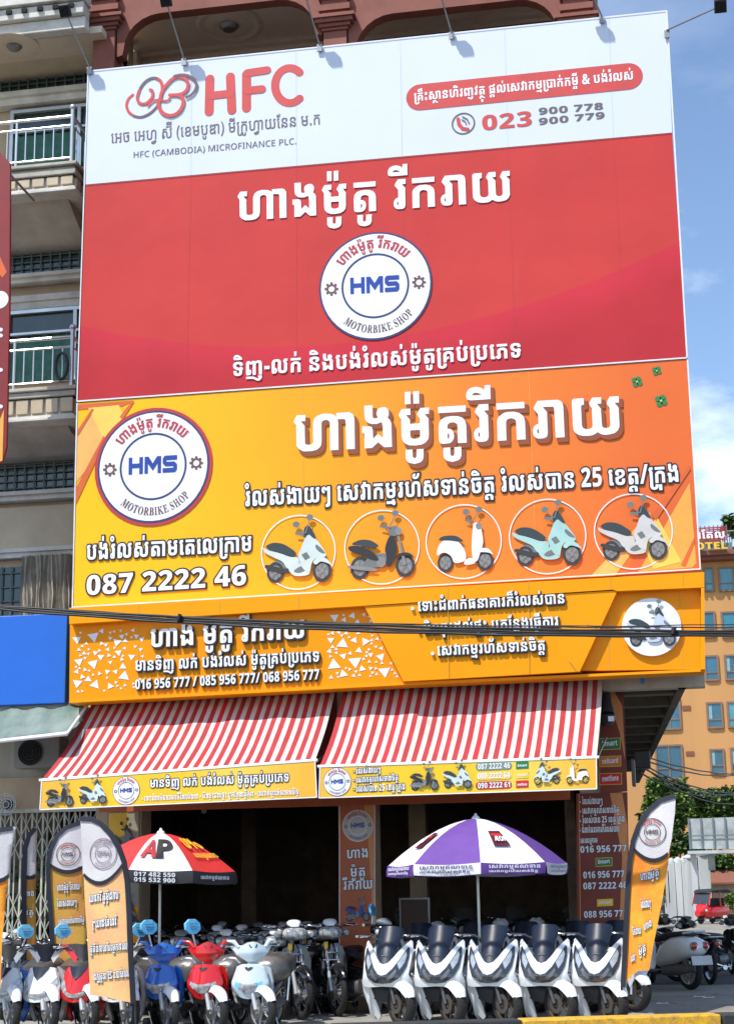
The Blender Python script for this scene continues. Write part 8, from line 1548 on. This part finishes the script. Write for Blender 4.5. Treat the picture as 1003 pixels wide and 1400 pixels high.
flag('large orange feather flag with reversed lettering, its black pole on the right edge',
     [(184,1372),(181,1310),(178,1250),(175,1205),(171,1178),(164,1158),(152,1138),(138,1124),(124,1118),(107,1117)], [(107,1118),(109,1160),(112,1210),(116,1270),(119,1330),(121,1361),(140,1363),(165,1368)],
     ((112,1196),(171,1176),(148,1203)), 19.3, M_fpale, [('shop',(120,1234),(162,1229),9),('easyonly',(125,1269),(160,1265),9),('servonly',(121,1303),(175,1298),8),('provonly',(126,1341),(178,1335),8)], True, ((140,1167),20,M_faint), ang=-.1, pole_down=(186,1392))
flag('feather flag just behind the large left one, its black pole on the left side',
     [(73,1330),(70,1270),(66,1210),(66,1180),(70,1160),(78,1142),(90,1130),(104,1124),(111,1121)], [(112,1122),(113,1180),(114,1250),(114,1320),(112,1334)],
     ((69,1182),(113,1184),(92,1192)), 21.0, M_fo, [('shop',(78,1218),(107,1216),7),('easyonly',(78,1240),(103,1238),7),('servonly',(80,1264),(112,1261),6)], False, ((93,1168),15,M_greyprint), ang=.3, pole_down=(74,1345))
flag('narrow feather flag seen nearly edge-on in front of the folding gate',
     [(31,1330),(32,1260),(33,1200),(34,1160),(38,1143),(45,1131)], [(46,1131),(46,1190),(45,1260),(44,1330)], ((33,1195),(46,1197),(40,1200)), 22.3, M_fo, [('hang',(34,1226),(44,1225),6),('moto',(33,1252),(43,1251),6)], False, None, ang=1.0, pole_down=(31,1345))
flag('white-topped feather flag cut by the left edge of the picture',
     [(-30,1360),(-34,1260),(-30,1180),(-18,1145),(0,1133),(17,1130)], [(20,1131),(14,1170),(8,1220),(3,1290),(0,1350)], ((-32,1190),(12,1197),(-10,1205)), 19.6, M_fo2, [], False, None, ang=.1, pole_down=(-30,1380))
flag('orange feather flag with white top beside the rightmost maxi scooter',
     [(849,1350),(852,1290),(855,1230),(858,1180),(863,1150),(871,1128),(884,1108),(900,1094),(922,1087)], [(923,1088),(922,1110),(917,1150),(910,1200),(901,1250),(893,1290),(887,1326),(872,1327),(862,1335)],
     ((861,1155),(912,1168),(888,1176)), 20.5, M_fo2, [('hang',(875,1204),(889,1202),9),('moto',(889,1202),(900,1197),9),('easyonly',(876,1242),(889,1240),9),('rik',(864,1279),(876,1276),8),('hang',(880,1272),(890,1266),8),('easyonly',(862,1316),(868,1312),8),('moto',(873,1307),(882,1300),9)], False, ((891,1138),19,M_greyprint), ang=-.2, pole_down=(848,1388))

# ---------------------------------------------------------------- folding gate of the neighbour
M_gate = mat('grey_green_gate_paint', (.55,.57,.50), .6, var=.15, scale=8)
gt = thing('folding_gate', 'pale folding lattice shutter gate across the shop left of the flags', 'gate', tuple(at(60,1300,24.2)))
Yg = 24.22; zt_ = Z(60,1107,Yg); zb_ = .05
xa = X(-60,1200,Yg); xb = X(131,1200,Yg); n = 13
for i in range(n+1):
    x = xa+(xb-xa)*i/n; MB().box((x-.014,Yg,zb_),(x+.014,Yg+.03,zt_)).build('upright', M_gate, gt, 30)
    MB().box((x+.05,Yg+.032,zb_),(x+.07,Yg+.05,zt_)).build('upright', M_gate, gt, 30)
def lat(z0, z1, rows):
    for i in range(n):
        x = xa+(xb-xa)*i/n; x2 = xa+(xb-xa)*(i+1)/n
        for k in range(rows):
            a = z0+(z1-z0)*k/rows; b = z0+(z1-z0)*(k+1)/rows
            for q, (u,v) in enumerate((((x,a),(x2,b)),((x,b),(x2,a)))): MB().tube([(u[0],Yg-.006-.006*q,u[1]),(v[0],Yg-.006-.006*q,v[1])],.009,4).build('lattice_bar', M_gate, gt, 0)
lat(zt_-.75, zt_-.05, 2); lat(1.0, 1.75, 2)
MB().box((xa,Yg-.02,zt_-.04),(xb,Yg+.06,zt_+.02)).build('top_rail', M_gate, gt)
# leaves behind and above the gate
def leaves(name, label, cat, blobs, n, size, mats_, seed=1, parts=None, origin=None, twig=None, kind=None):
    rnd = random.Random(seed); t = thing(name, label, cat, origin) if parts is None else parts; mb = MB()
    tot = sum(b[3]*b[4]*b[5] for b in blobs)
    clumps = []
    for b in blobs:
        for _ in range(max(3, int(n/26*b[3]*b[4]*b[5]/tot))):
            while 1:
                v = Vector((rnd.uniform(-1,1),rnd.uniform(-1,1),rnd.uniform(-1,1)))
                if .25 < v.length < 1: break
            clumps.append((Vector((b[0]+v.x*b[3],b[1]+v.y*b[4],b[2]+v.z*b[5])), rnd.uniform(.5,1.1)))
    per = max(1, int(n/len(clumps))); cs = (sum(b[3]+b[4]+b[5] for b in blobs)/len(blobs)/3)*.28
    for c, s_ in clumps:
        m = rnd.choice(mats_)
        for _ in range(per):
            d = Vector((rnd.gauss(0,1),rnd.gauss(0,1),rnd.gauss(0,.8))).normalized()*rnd.random()**.4*cs*s_; p = c+d
            a = Vector((rnd.uniform(-1,1),rnd.uniform(-1,1),rnd.uniform(-.8,.3))).normalized(); b = a.cross(Vector((rnd.uniform(-1,1),rnd.uniform(-1,1),1))).normalized(); L_ = size*rnd.uniform(.6,1.3)
            mb.add([p, p+a*L_*.5+b*L_*.28, p+a*L_, p+a*L_*.5-b*L_*.28], [(0,1,2,3)], m)
    mb.build('crown' if cat == 'tree' else 'foliage', None, t, 0)
    return t
M_l1 = mat('leaf_green', (.08,.16,.025), .6, var=.2); M_l2 = mat('leaf_dark_green', (.04,.09,.016), .6, var=.2); M_l3 = mat('leaf_light_green', (.15,.25,.04), .6, var=.2); M_bark = mat('bark', (.12,.09,.065), .9, var=.2, bump=.5)
p = at(70,1240,24.9)
t = leaves('potted_shrub', 'dark green shrub growing behind the folding gate', 'shrub', [(p.x-.3,25.0,1.5,.7,.25,1.0),(p.x+.5,25.0,1.1,.5,.25,.8),(p.x+.2,24.7,2.6,.7,.2,.35)], 2600, .11, [M_l1,M_l2,M_l2], 3, origin=(p.x,25,0.05))
MB().tube([(p.x,25,.05),(p.x-.1,25,.9),(p.x,24.95,2.4)],[.04,.03,.012],6).build('stem', M_bark, t, 50)
# round wall lamp above the gate, air-conditioning unit, torn awning
c = at(9,1100,23.9); t = thing('round_wall_fan', 'round grey wall fan guard at the left edge above the gate', 'fan', tuple(c)); 
b = MB()
for rr in (.045,.09,.13,.16): b.lathe([(rr-.006,-.01),(rr+.006,-.01),(rr+.006,.004),(rr-.006,.004),(rr-.006,-.01)], c, 'y', 24)
for q in range(12): b.tube([c, c+Vector((.16*cos(q*pi/6),0,.16*sin(q*pi/6)))],.004,4)
b.build('guard', M_metal, t, 50); MB().lathe([(0,.04),(.06,.04),(.08,.1),(.05,.2),(0,.2)], c, 'y', 16).build('motor', M_darkmetal, t, 50)
p = at(18,1050,23.7); q = at(82,1006,23.7); t = thing('air_conditioner', 'grey outdoor air-conditioning unit under the torn awning', 'air conditioner', (p.x,23.7,p.z))
MB().box((p.x,23.7,p.z),(q.x,24.1,q.z)).build('casing', mat('grey_casing', (.26,.26,.25), .6, var=.12), t, 30, .015)
cc = at(42,1029,23.69); fr_ = MB()
for rr in (.06,.11,.16,.19): fr_.lathe([(rr-.004,-.02),(rr+.004,-.02),(rr+.004,.0),(rr-.004,.0)], cc, 'y', 24)
fr_.build('fan_grille', M_darkmetal, t, 50); MB().lathe([(0,-.004),(.19,-.004)], cc, 'y', 24).build('fan_opening', M_dark, t, 50)
t = thing('torn_awning', 'faded green and white plastic awning sagging over the neighbouring shop', 'awning', tuple(at(30,1010,22.8)))
M_tarp = mat('faded_green_tarp', (.07,.14,.12), .5, var=.3, scale=2, col2=(.22,.27,.24), bump=.4)
A_ = at(-60,1020,22.2); B_ = at(92,1003,22.2); vs = []; N_ = 20
for v_ in range(7):
    for u_ in range(N_+1):
        a = A_.lerp(B_,u_/N_); b = Vector((A_.x+(B_.x-A_.x)*(u_/N_)+.0, 23.0, 4.42)); p = a.lerp(b, v_/6); p.z += -.08*sin(pi*v_/6)+.03*sin(u_*1.3+v_); vs.append(p)
MB().add(vs, [(v_*(N_+1)+u_,v_*(N_+1)+u_+1,(v_+1)*(N_+1)+u_+1,(v_+1)*(N_+1)+u_) for v_ in range(6) for u_ in range(N_)]).build('cloth', M_tarp, t, 80)
MB().tube([A_,B_],.03,8).build('front_bar', M_print_white, t, 60); MB().tube([B_,(B_.x,23.0,4.42)],.02,8).build('side_bar', M_print_white, t, 60)
# blower pipe by the right awning
p = at(829,978,23.3); t = thing('security_camera', 'black bell-shaped security camera hanging beside the right awning', 'camera', tuple(p))
MB().tube([p+Vector((0,.4,.35)),p+Vector((-.02,.1,.2)),p],[.05,.09,.11],12).build('housing', M_darkmetal, t, 50); MB().lathe([(0,-.16),(.07,-.15),(.11,-.08),(.12,0),(0,.02)], p, 'z', 16).build('lens_dome', M_plast, t, 50)
MB().box((p.x+.02,p.y-.16,p.z-.1),(p.x+.10,p.y-.12,p.z-.03)).build('clip', M_print_white, t, 30)
# framed board standing inside the shop
p = at(546,1262,25.9); q = at(587,1227,25.9); t = thing('framed_board', 'dark framed board standing inside the shop behind the scooters', 'board', ((p.x+q.x)/2,25.9,p.z-.9))
MB().box((p.x+.03,25.91,p.z-.9),(q.x-.03,25.95,q.z-.03)).build('panel', mat('dull_maroon_board', (.10,.055,.045), .5), t); MB().box((p.x,25.89,p.z-.9),(p.x+.028,25.97,q.z)).box((q.x-.028,25.89,p.z-.9),(q.x,25.97,q.z)).box((p.x+.03,25.89,q.z-.028),(q.x-.03,25.97,q.z)).build('frame', M_metal, t)
p = at(279,1110,26); tag(MB().lathe([(.03,.08),(.05,.03),(.04,-.02),(0,-.03)], p, 'z', 14).build('ceiling_bulb', M_print_white), 'small white bulb holder under the dark shop ceiling', 'lamp')

# ---------------------------------------------------------------- power and telephone cables
M_cable = mat('black_cable', (.012,.012,.013), .5)
def cable(a, b, Ya, Yb_, sag, r, label, grp='cable bundle across the fascia', n=26, name='power_cable'):
    A_ = at(*a,Ya); B_ = at(*b,Yb_); P = [A_.lerp(B_,i/n)+Vector((0,0,-sag*4*(i/n)*(1-i/n)+.006*sin(i*1.7+sag*90))) for i in range(n+1)]
    return tag(MB().tube(P, r, 6).build(name, M_cable, None, 80), label, 'cable', grp)
for i in range(6):
    dy = random.uniform(-2.2,2.2); cable((-60,824+dy*.4+i*.7),(1080,862+dy*.6+i*1.1),19,19,.10+.008*i,random.uniform(.008,.017),'%s strand from the top of the thick black cable bundle before the orange fascia' % ('first','second','third','fourth','fifth','sixth','lowest')[i])
cable((-60,822),(1080,852),19,19,.14,.007,'thin separate black wire just above the cable bundle',None); cable((-60,828),(1080,857),19,19,.09,.009,'thin black wire touching the top of the cable bundle',None)
for i in range(2):
    px = 245+675*i; py = 844+(861-841)*(px-240)/750; p = at(px,py,18.97)
    tag(MB().tube([p+Vector((-.012,0,-.04)),p+Vector((.012,0,.04))],.026,8).build('cable_tie', M_cable), 'black tape wrap around the cable bundle in front of the '+('left lettering','round scooter plate')[i], 'cable tie', 'tape wraps on the cable bundle')
for i in range(4): cable((868,1030+i*4.5),(1060,1052+i*7-(i%2)*16),30,52,.25+.12*i,.016,'%s black cable sagging from the shop corner across the orange hotel, counted from above' % ('first','second','third','fourth','fifth','sixth')[i],'cables behind the shop corner')
for i in range(2): cable((875,1045+i*12),(1040,1085-i*22),32,50,.5,.016,('upper','middle','lower')[i]+' thin black cable crossing low before the hotel trees','thin cables before the trees')
p = at(868.5,1074,24.5); q = at(861.5,1038,24.5); tag(MB().box((q.x,24.5,p.z),(p.x,24.8,q.z)).build('meter_box', mat('grey_meter_box', (.10,.11,.12), .5), bevel=.01), 'tall dark grey meter box at the right-hand corner above the flag', 'meter box')
p = at(878,1038,27); tag(MB().box((p.x-.14,27,p.z-.14),(p.x+.12,27.3,p.z+.14)).build('junction_box', M_darkmetal, bevel=.02), 'black junction box at the building corner where the cables meet', 'junction box')

# ---------------------------------------------------------------- orange hotel in the background
M_hot = mat('orange_hotel_render', (.58,.30,.11), .85, var=.09, scale=.35, bump=.15, streak=True); M_hot2 = mat('hotel_brown_cornice', (.24,.09,.055), .8); M_hwin = mat('teal_window_glass', (.03,.24,.34), .15, spec=.7, var=.25, scale=.5); M_hwin2 = mat('teal_window_glass_pale', (.08,.34,.42), .12, spec=.8, var=.25, scale=.5); M_hwin3 = mat('teal_window_glass_deep', (.02,.15,.24), .12, spec=.8, var=.25, scale=.5); M_hcur = mat('pale_curtain', (.25,.42,.45), .8); M_hwf = mat('hotel_window_frame', (.25,.15,.10), .6)
YH = 112.0; ht = thing('hotel_building', 'orange rendered hotel with teal windows and a rooftop sign, behind the trees', 'building', (6,YH,0))
x0h = X(845,1100,YH); zr = Z(980,768,YH)
hx1 = X(1080,900,YH)
# wall sheet with openings left for the windows is kept simple: recessed frames stand proud, panes sit inside
MB().box((x0h,YH,0),(hx1,YH+14,zr)).build('wall', M_hot, ht, 0)
def hwin(x0,y0,x1,y1,sill=True,m=None):
    p = at(x0,y1,YH); q = at(x1,y0,YH); f = .12; w_ = MB()
    w_.box((p.x-f,YH-.12,p.z-f),(p.x,YH+.02,q.z+f)).box((q.x,YH-.12,p.z-f),(q.x+f,YH+.02,q.z+f)).box((p.x,YH-.12,q.z),(q.x,YH+.02,q.z+f)).box((p.x,YH-.16,p.z-f),(q.x,YH+.02,p.z)).box((p.x,YH-.10,p.z+(q.z-p.z)*.28),(q.x,YH-.05,p.z+(q.z-p.z)*.28+.07))
    if x1-x0 > 20: w_.box(((p.x+q.x)/2-.04,YH-.10,p.z),((p.x+q.x)/2+.04,YH-.05,q.z))
    wo_ = w_.build('window', M_hwf, ht, 0); MB().box((p.x,YH-.04,p.z),(q.x,YH-.01,q.z)).build('pane', m or random.choice((M_hwin,M_hwin2,M_hwin3)), wo_, 0)
    if random.random() < .5: MB().box((p.x,YH-.045,p.z+(q.z-p.z)*.35),(p.x+(q.x-p.x)*random.choice((.3,.45)),YH-.041,q.z)).build('curtain', M_hcur, wo_, 0)
rowsW = [((964.5,778,972,807),(984.5,777,1000,807)),((961,838,974,870),(988.5,838,1003,870),(1018,836,1032,868)),((965.5,898,978.5,929),(993,897,1008,928)),((903,955,926.5,996),(968.5,962,984,994),(996.5,961,1012,993)),((899,1020,929.5,1064),(973,1026,986.5,1056),(1001,1024,1016,1054))]
for i, r_ in enumerate(rowsW):
    for w_ in r_: hwin(*w_, m=(mat('dark_window_glass', (.03,.12,.18), .15, spec=.7) if i == 4 or w_ == (993,897,1008,928) else None))
for x0,y0,x1,y1 in ((932,964.5,943,971),(937,1027,948,1033)):
    p = at(x0,y1,YH); q = at(x1,y0,YH); MB().box((p.x,YH-.06,p.z),(q.x,YH+.02,q.z)).build('vent', M_hot2, ht, 0)
MB().box((x0h-.4,YH-.9,zr+.001),(hx1,YH+1,zr+.25)).box((x0h-.7,YH-1.3,zr+.251),(hx1,YH+1,zr+.55)).box((x0h-.5,YH-1.0,zr+.551),(hx1,YH+1,zr+.8)).build('cornice', M_hot2, ht, 0)
rl = MB(); 
for k in range(40): rl.tube([(x0h+k*.35,YH-.9,zr+.8),(x0h+k*.35,YH-.9,zr+1.9)],.03,4)
rl.tube([(x0h,YH-.9,zr+1.9),(hx1,YH-.9,zr+1.9)],.05,5); rl.build('roof_railing', M_metal, ht, 0)
MB().box((x0h,YH+3,zr+.8),(X(985,740,YH+3),YH+8,Z(970,727,YH+3))).build('roof_house', M_hot2, ht, 0)
# rooftop signs
W, G = line_contours('hotel'); Pb = at(936,753,YH-1.4); Pe = at(994,751,YH-1.4); hs = MB(); sg = thing('rooftop_sign', 'yellow HOTEL letters standing on the hotel roof', 'sign', tuple(Pb))
for cs in G: fill2d(cs, hs, lambda u,v,d: Pb+(Pe-Pb)*(u/W)+Vector((0,-.25+d,v*.48/714)), M_gold, .2)
hs.build('lettering', mat('sign_yellow', (.85,.62,.02), .4), sg, 0)
p = at(936,756,YH-1.2); q = at(1000,741.5,YH-1.2); MB().box((p.x,YH-1.2,p.z),(q.x,YH-1.1,q.z)).build('board', M_bikegrey, sg, 0)
sg = thing('rooftop_sign', 'red rooftop sign with pale Khmer letters above the hotel', 'sign', tuple(at(970,742,YH-1.2)))
p = at(946,741,YH-1.2); q = at(992,719,YH-1.2); b = MB()
for k in range(7): z = p.z+(q.z-p.z)*(k+.3)/7; b.box((p.x,YH-1.2,z),(q.x,YH-1.1,z+(q.z-p.z)/13))
b.build('slats', mat('faded_sign_red', (.42,.05,.06), .6), sg, 0); b = MB()
for k in range(9): b.tube([(p.x+(q.x-p.x)*k/8,YH-1.15,p.z-.6),(p.x+(q.x-p.x)*k/8,YH-1.15,q.z+.1)],.04,4)
b.build('frame', M_metal, sg, 0)
W, G = line_contours('hkh'); Pb2 = at(948,737,YH-1.5); Pe2 = at(990,735,YH-1.5); hs = MB()
for cs in G: fill2d(cs, hs, lambda u,v,d: Pb2+(Pe2-Pb2)*(u/W)+Vector((0,0,v*.42/560)), M_print_white)
hs.build('lettering', mat('pale_sign_letter', (.65,.50,.48), .5), sg, 0)

# ---------------------------------------------------------------- trees, wall, shelter, three-wheeler
def tree(label, px, py, Y, blobs, n, size, seed, mats_):
    g_ = at(px,py,Y); t = thing('tree', label, 'tree', (g_.x,Y,0)); B = []
    for bx,by,rx,ry in blobs: c = at(bx,by,Y); k = mpp(bx,by,Y); B.append((c.x,Y,c.z,rx*k,rx*k*.8,ry*k))
    leaves('tree', None, 'tree', B, n, size, mats_, seed, parts=t)
    top = max(b[2] for b in B); MB().tube([(g_.x,Y,0),(g_.x+.1,Y,top*.4),(g_.x-.1,Y,top*.8)],[.22,.16,.05],8).build('trunk', M_bark, t, 50)
    for i,b in enumerate(B[:5]): MB().tube([(g_.x+.05,Y,top*.3),((g_.x+b[0])/2,Y,(top*.4+b[2])/2+.2),(b[0],Y,b[2])],[.10,.07,.03],6).build('limb', M_bark, t, 50)
    return t
tree('bushy green tree before the orange hotel, just right of the shop corner', 905,1245,98, [(905,1085,22,22),(925,1098,22,20),(893,1110,18,22),(915,1125,22,18),(900,1075,14,14),(928,1075,12,10)], 7000, .34, 11, [M_l1,M_l2,M_l3])
tree('spreading green tree at the right edge before the hotel', 975,1245,101, [(955,1095,22,16),(985,1092,22,18),(1005,1105,18,22),(970,1112,26,12),(1015,1085,14,16)], 7000, .34, 12, [M_l1,M_l2,M_l3])
tree('low dark tree behind the white wall and the shelter', 930,1245,97, [(930,1150,20,16),(950,1165,16,14),(912,1150,14,22),(975,1180,24,14),(900,1160,14,20),(1000,1190,18,22)], 6000, .30, 13, [M_l2,M_l1])
t = tree('thin feathery treetop rising above the hotel roof at the right edge', 1002,1100,128, [(1000,715,10,14),(1008,730,8,14),(990,722,6,6)], 900, .45, 14, [M_l2,M_l1])
tree('small green bush by the three-wheeler at the right edge', 1000,1250,84, [(1000,1232,8,12),(1004,1245,6,8)], 900, .18, 15, [M_l1,M_l3])
# white boundary wall: piers with rails between
M_ww = mat('weathered_white_wall', (.52,.55,.55), .85, var=.18, scale=.9, bump=.3, streak=True)
bw = thing('boundary_wall', 'weathered white street wall with rounded pier caps beyond the parked bikes', 'wall', (1,93,0))
for i,(px,top) in enumerate(((917,1179),(926,1178),(935,1177),(944,1174),(961,1170))):
    p = at(px,top,92); wd = .40 if i < 3 else .74; yy = 92+(.0 if i > 3 else .5*(3-i)); k_ = MB().box((p.x-wd*.42,yy,0),(p.x+wd*.42,yy+.6,p.z)); k_.build('pier', M_ww, bw, 30, .03)
    MB().lathe([(wd*.55,0),(wd*.58,.06),(wd*.4,.2),(wd*.1,.28),(0,.28)], (p.x,yy+.3,p.z+.001), 'z', 16).build('pier_cap', M_ww, bw, 60)
p = at(905,1183,93.6); q = at(952,1183,93.6); MB().box((p.x,93.6,0),(q.x,93.8,1.0)).box((p.x,93.6,p.z-.3),(q.x,93.8,p.z)).build('wall_panel', M_ww, bw, 30)
for k in range(14): MB().box((p.x+.12+k*(q.x-p.x)/14,93.6,1.001),(p.x+.30+k*(q.x-p.x)/14,93.8,p.z-.301)).build('baluster', M_ww, bw, 30)
# frame of a roadside signboard / shelter
M_shel = mat('grey_white_sheet', (.45,.50,.50), .7, var=.25, scale=1.2)
sh = thing('roadside_shelter', 'pale roadside shelter with a sheet-metal canopy by the white wall', 'shelter', (2.5,90,0))
p = at(942,1163,89); q = at(1030,1116,89); k_ = MB().add([(p.x,89,p.z+.1),(q.x,89,p.z),(q.x,89,q.z),(p.x,89,q.z-.05),(p.x,89.3,p.z+.1),(q.x,89.3,p.z),(q.x,89.3,q.z),(p.x,89.3,q.z-.05)], [(0,1,2,3),(7,6,5,4),(0,4,5,1),(3,2,6,7),(1,5,6,2),(0,3,7,4)])
k_.build('canopy_board', M_shel, sh, 0)
for a in range(6): x = p.x+(q.x-p.x)*a/5.5; MB().box((x,88.9,p.z+.06),(x+.08,88.99,q.z-.02)).build('mullion', M_bikegrey, sh, 0)
MB().box((p.x,88.88,p.z+.72),(q.x,88.898,p.z+.79)).build('rail', M_bikegrey, sh, 0)
MB().box((p.x-.1,88.5,p.z-.18),(q.x,90.5,p.z-.02)).build('roof_slab', M_ww, sh, 30)
for px in (949,1012): x = X(px,1200,89); MB().box((x-.15,89.5,0),(x+.15,89.8,p.z-.19)).build('post', M_ww, sh, 30)
p = at(968,1190,90); q = at(976,1168,90); tag(MB().box((p.x,90.0,p.z),(q.x,90.4,q.z)).build('hanging_sheet', M_shel), 'pale hanging sheet under the roadside shelter', 'sheet')
p = at(968,1215,95); q = at(1003,1196,95); lw = thing('brown_hut', 'small brown-roofed hut behind the three-wheeler', 'hut', (p.x,95,0)); MB().box((p.x,95,0),(q.x+1,97,q.z-.4)).build('wall', M_tan, lw, 0); MB().add([(p.x-.2,94.6,q.z-.5),(q.x+1.2,94.6,q.z-.5),(q.x+1.2,97,q.z+.3),(p.x-.2,97,q.z+.3),(p.x-.2,94.6,q.z-.4),(q.x+1.2,94.6,q.z-.4),(q.x+1.2,97,q.z+.4),(p.x-.2,97,q.z+.4)], [(0,3,2,1),(4,5,6,7),(0,1,5,4),(1,2,6,5),(2,3,7,6),(3,0,4,7)]).build('roof', M_hot2, lw, 0)
# red auto rickshaw
g_ = gnd(973,1263,0); tk = thing('auto_rickshaw', 'red three-wheeled auto rickshaw with black soft roof standing by the white wall', 'three-wheeler', (g_.x,g_.y,0)); W_ = .62
def tk_(name, m, mb, sm=40):
    for i,v in enumerate(mb.v): mb.v[i] = Matrix.Rotation(radians(-35),3,'Z')@v+Vector((g_.x,g_.y,0))
    return mb.build(name, m, tk, sm)
tk_('body', M_redp, MB().loft([((0,-.95,.55),.30,.22,3),((0,-.75,.60),.52,.30,3.4),((0,-.35,.55),.60,.32,4),((0,.8,.60),.62,.38,5),((0,1.2,.6),.58,.34,4)],20))
tk_('nose', M_redp, MB().loft([((0,-1.25,.52),.16,.14,2.4),((0,-1.05,.60),.26,.24,2.6),((0,-.85,.75),.40,.25,2.8)],16))
tk_('windscreen', M_lens, MB().add([(-.48,-.90,.98),(.48,-.90,.98),(.44,-.68,1.52),(-.44,-.68,1.52)], [(0,1,2,3)]),0)
fr_ = MB()
for s_ in (-1,1): fr_.tube([(s_*.5,-.92,.9),(s_*.46,-.68,1.55)],.03,6); fr_.tube([(s_*.56,.0,.85),(s_*.54,.0,1.6)],.03,6); fr_.tube([(s_*.56,1.0,.85),(s_*.54,1.0,1.55)],.03,6)
tk_('frame', M_redp, fr_)
tk_('roof', M_blackp, MB().loft([((0,-.78,1.56),.48,.04,3),((0,-.5,1.62),.58,.08,4),((0,.6,1.64),.60,.09,4),((0,1.15,1.56),.55,.06,4)],16))
tk_('seat', M_seat, MB().box((-.5,.4,.75),(.5,.9,1.25)))
for nm,x,y in (('wheel',0,-1.0),('wheel',-.55,.85),('wheel',.55,.85)): tk_(nm, M_tyre, MB().lathe([(0,-.05),(.14,-.05),(.22,-.055),(.24,0),(.22,.055),(.14,.05),(0,.05)], (x,y,.24), 'x', 20))
for s_ in (-1,1): tk_('headlight', M_clear, MB().lathe([(0,-.03),(.06,-.02),(.08,.03)], (s_*.34,-.97,.66), 'y', 14))
b = MB().lathe([(.16,0),(.18,.02),(.14,.5),(.13,.52),(0,.52)], (gnd(993,1268,0).x,gnd(993,1268,0).y,0), 'z', 14); tag(b.build('white_bollard', M_ww, None, 50), 'short white bollard right of the red auto rickshaw', 'bollard')

# person standing by the boundary wall (tiny, in the distance)
def person(px, py, label):
    g_ = gnd(px, py, 0); t = thing('person', label, 'person', (g_.x,g_.y,0)); P = {}
    J = [((0,0,.92),.13),((0,0,1.15),.14),((0,0,1.38),.13),((0,0,1.48),.055),((0,-.01,1.60),.095),((0,-.01,1.70),.07),
         ((.19,0,1.38),.055),((.24,-.02,1.10),.042),((.22,-.10,.86),.032),((-.19,0,1.38),.055),((-.25,.0,1.10),.042),((-.24,-.08,.86),.032),
         ((.10,0,.86),.09),((.11,-.02,.48),.062),((.11,.0,.08),.042),((.12,-.14,.03),.035),((-.10,0,.86),.09),((-.12,.02,.48),.062),((-.13,.03,.08),.042),((-.14,-.10,.03),.035)]
    Ed = [(0,1),(1,2),(2,3),(3,4),(4,5),(2,6),(6,7),(7,8),(2,9),(9,10),(10,11),(0,12),(12,13),(13,14),(14,15),(0,16),(16,17),(17,18),(18,19)]
    me = bpy.data.meshes.new('body'); me.from_pydata([p for p,_ in J], Ed, []); o = bpy.data.objects.new('body', me); COL.objects.link(o); o.parent = t
    sk = o.modifiers.new('skin', 'SKIN'); 
    bpy.context.view_layer.update()
    if not me.skin_vertices: me.skin_vertices.new() if hasattr(me.skin_vertices,'new') else None
    for i,(p,r) in enumerate(J): me.skin_vertices[0].data[i].radius = (r,r*.8)
    me.skin_vertices[0].data[0].use_root = True
    o.modifiers.new('sub', 'SUBSURF').levels = 1; o.modifiers['sub'].render_levels = 1
    dg = bpy.context.evaluated_depsgraph_get(); ev = o.evaluated_get(dg); m2 = bpy.data.meshes.new_from_object(ev)
    o.modifiers.clear(); o.data = m2; m2.materials.clear()
    for m in (mat('skin_tone', (.28,.15,.09), .6), mat('grey_shirt', (.14,.15,.17), .8), mat('dark_trousers', (.03,.03,.04), .8), mat('black_hair', (.012,.01,.01), .7)): m2.materials.append(m)
    for p in m2.polygons:
        c = p.center; z = c.z
        p.material_index = (3 if (z > 1.66 or (z > 1.56 and c.y > .01)) else 0) if z > 1.45 else (1 if z > .93 and not (abs(c.x) > .2 and z < 1.12) else (0 if abs(c.x) > .19 and z > .8 else (2 if z > .07 else 3)))
        p.use_smooth = True
    return t
person(905, 1266, 'person in grey shirt and dark trousers standing left of the white wall')
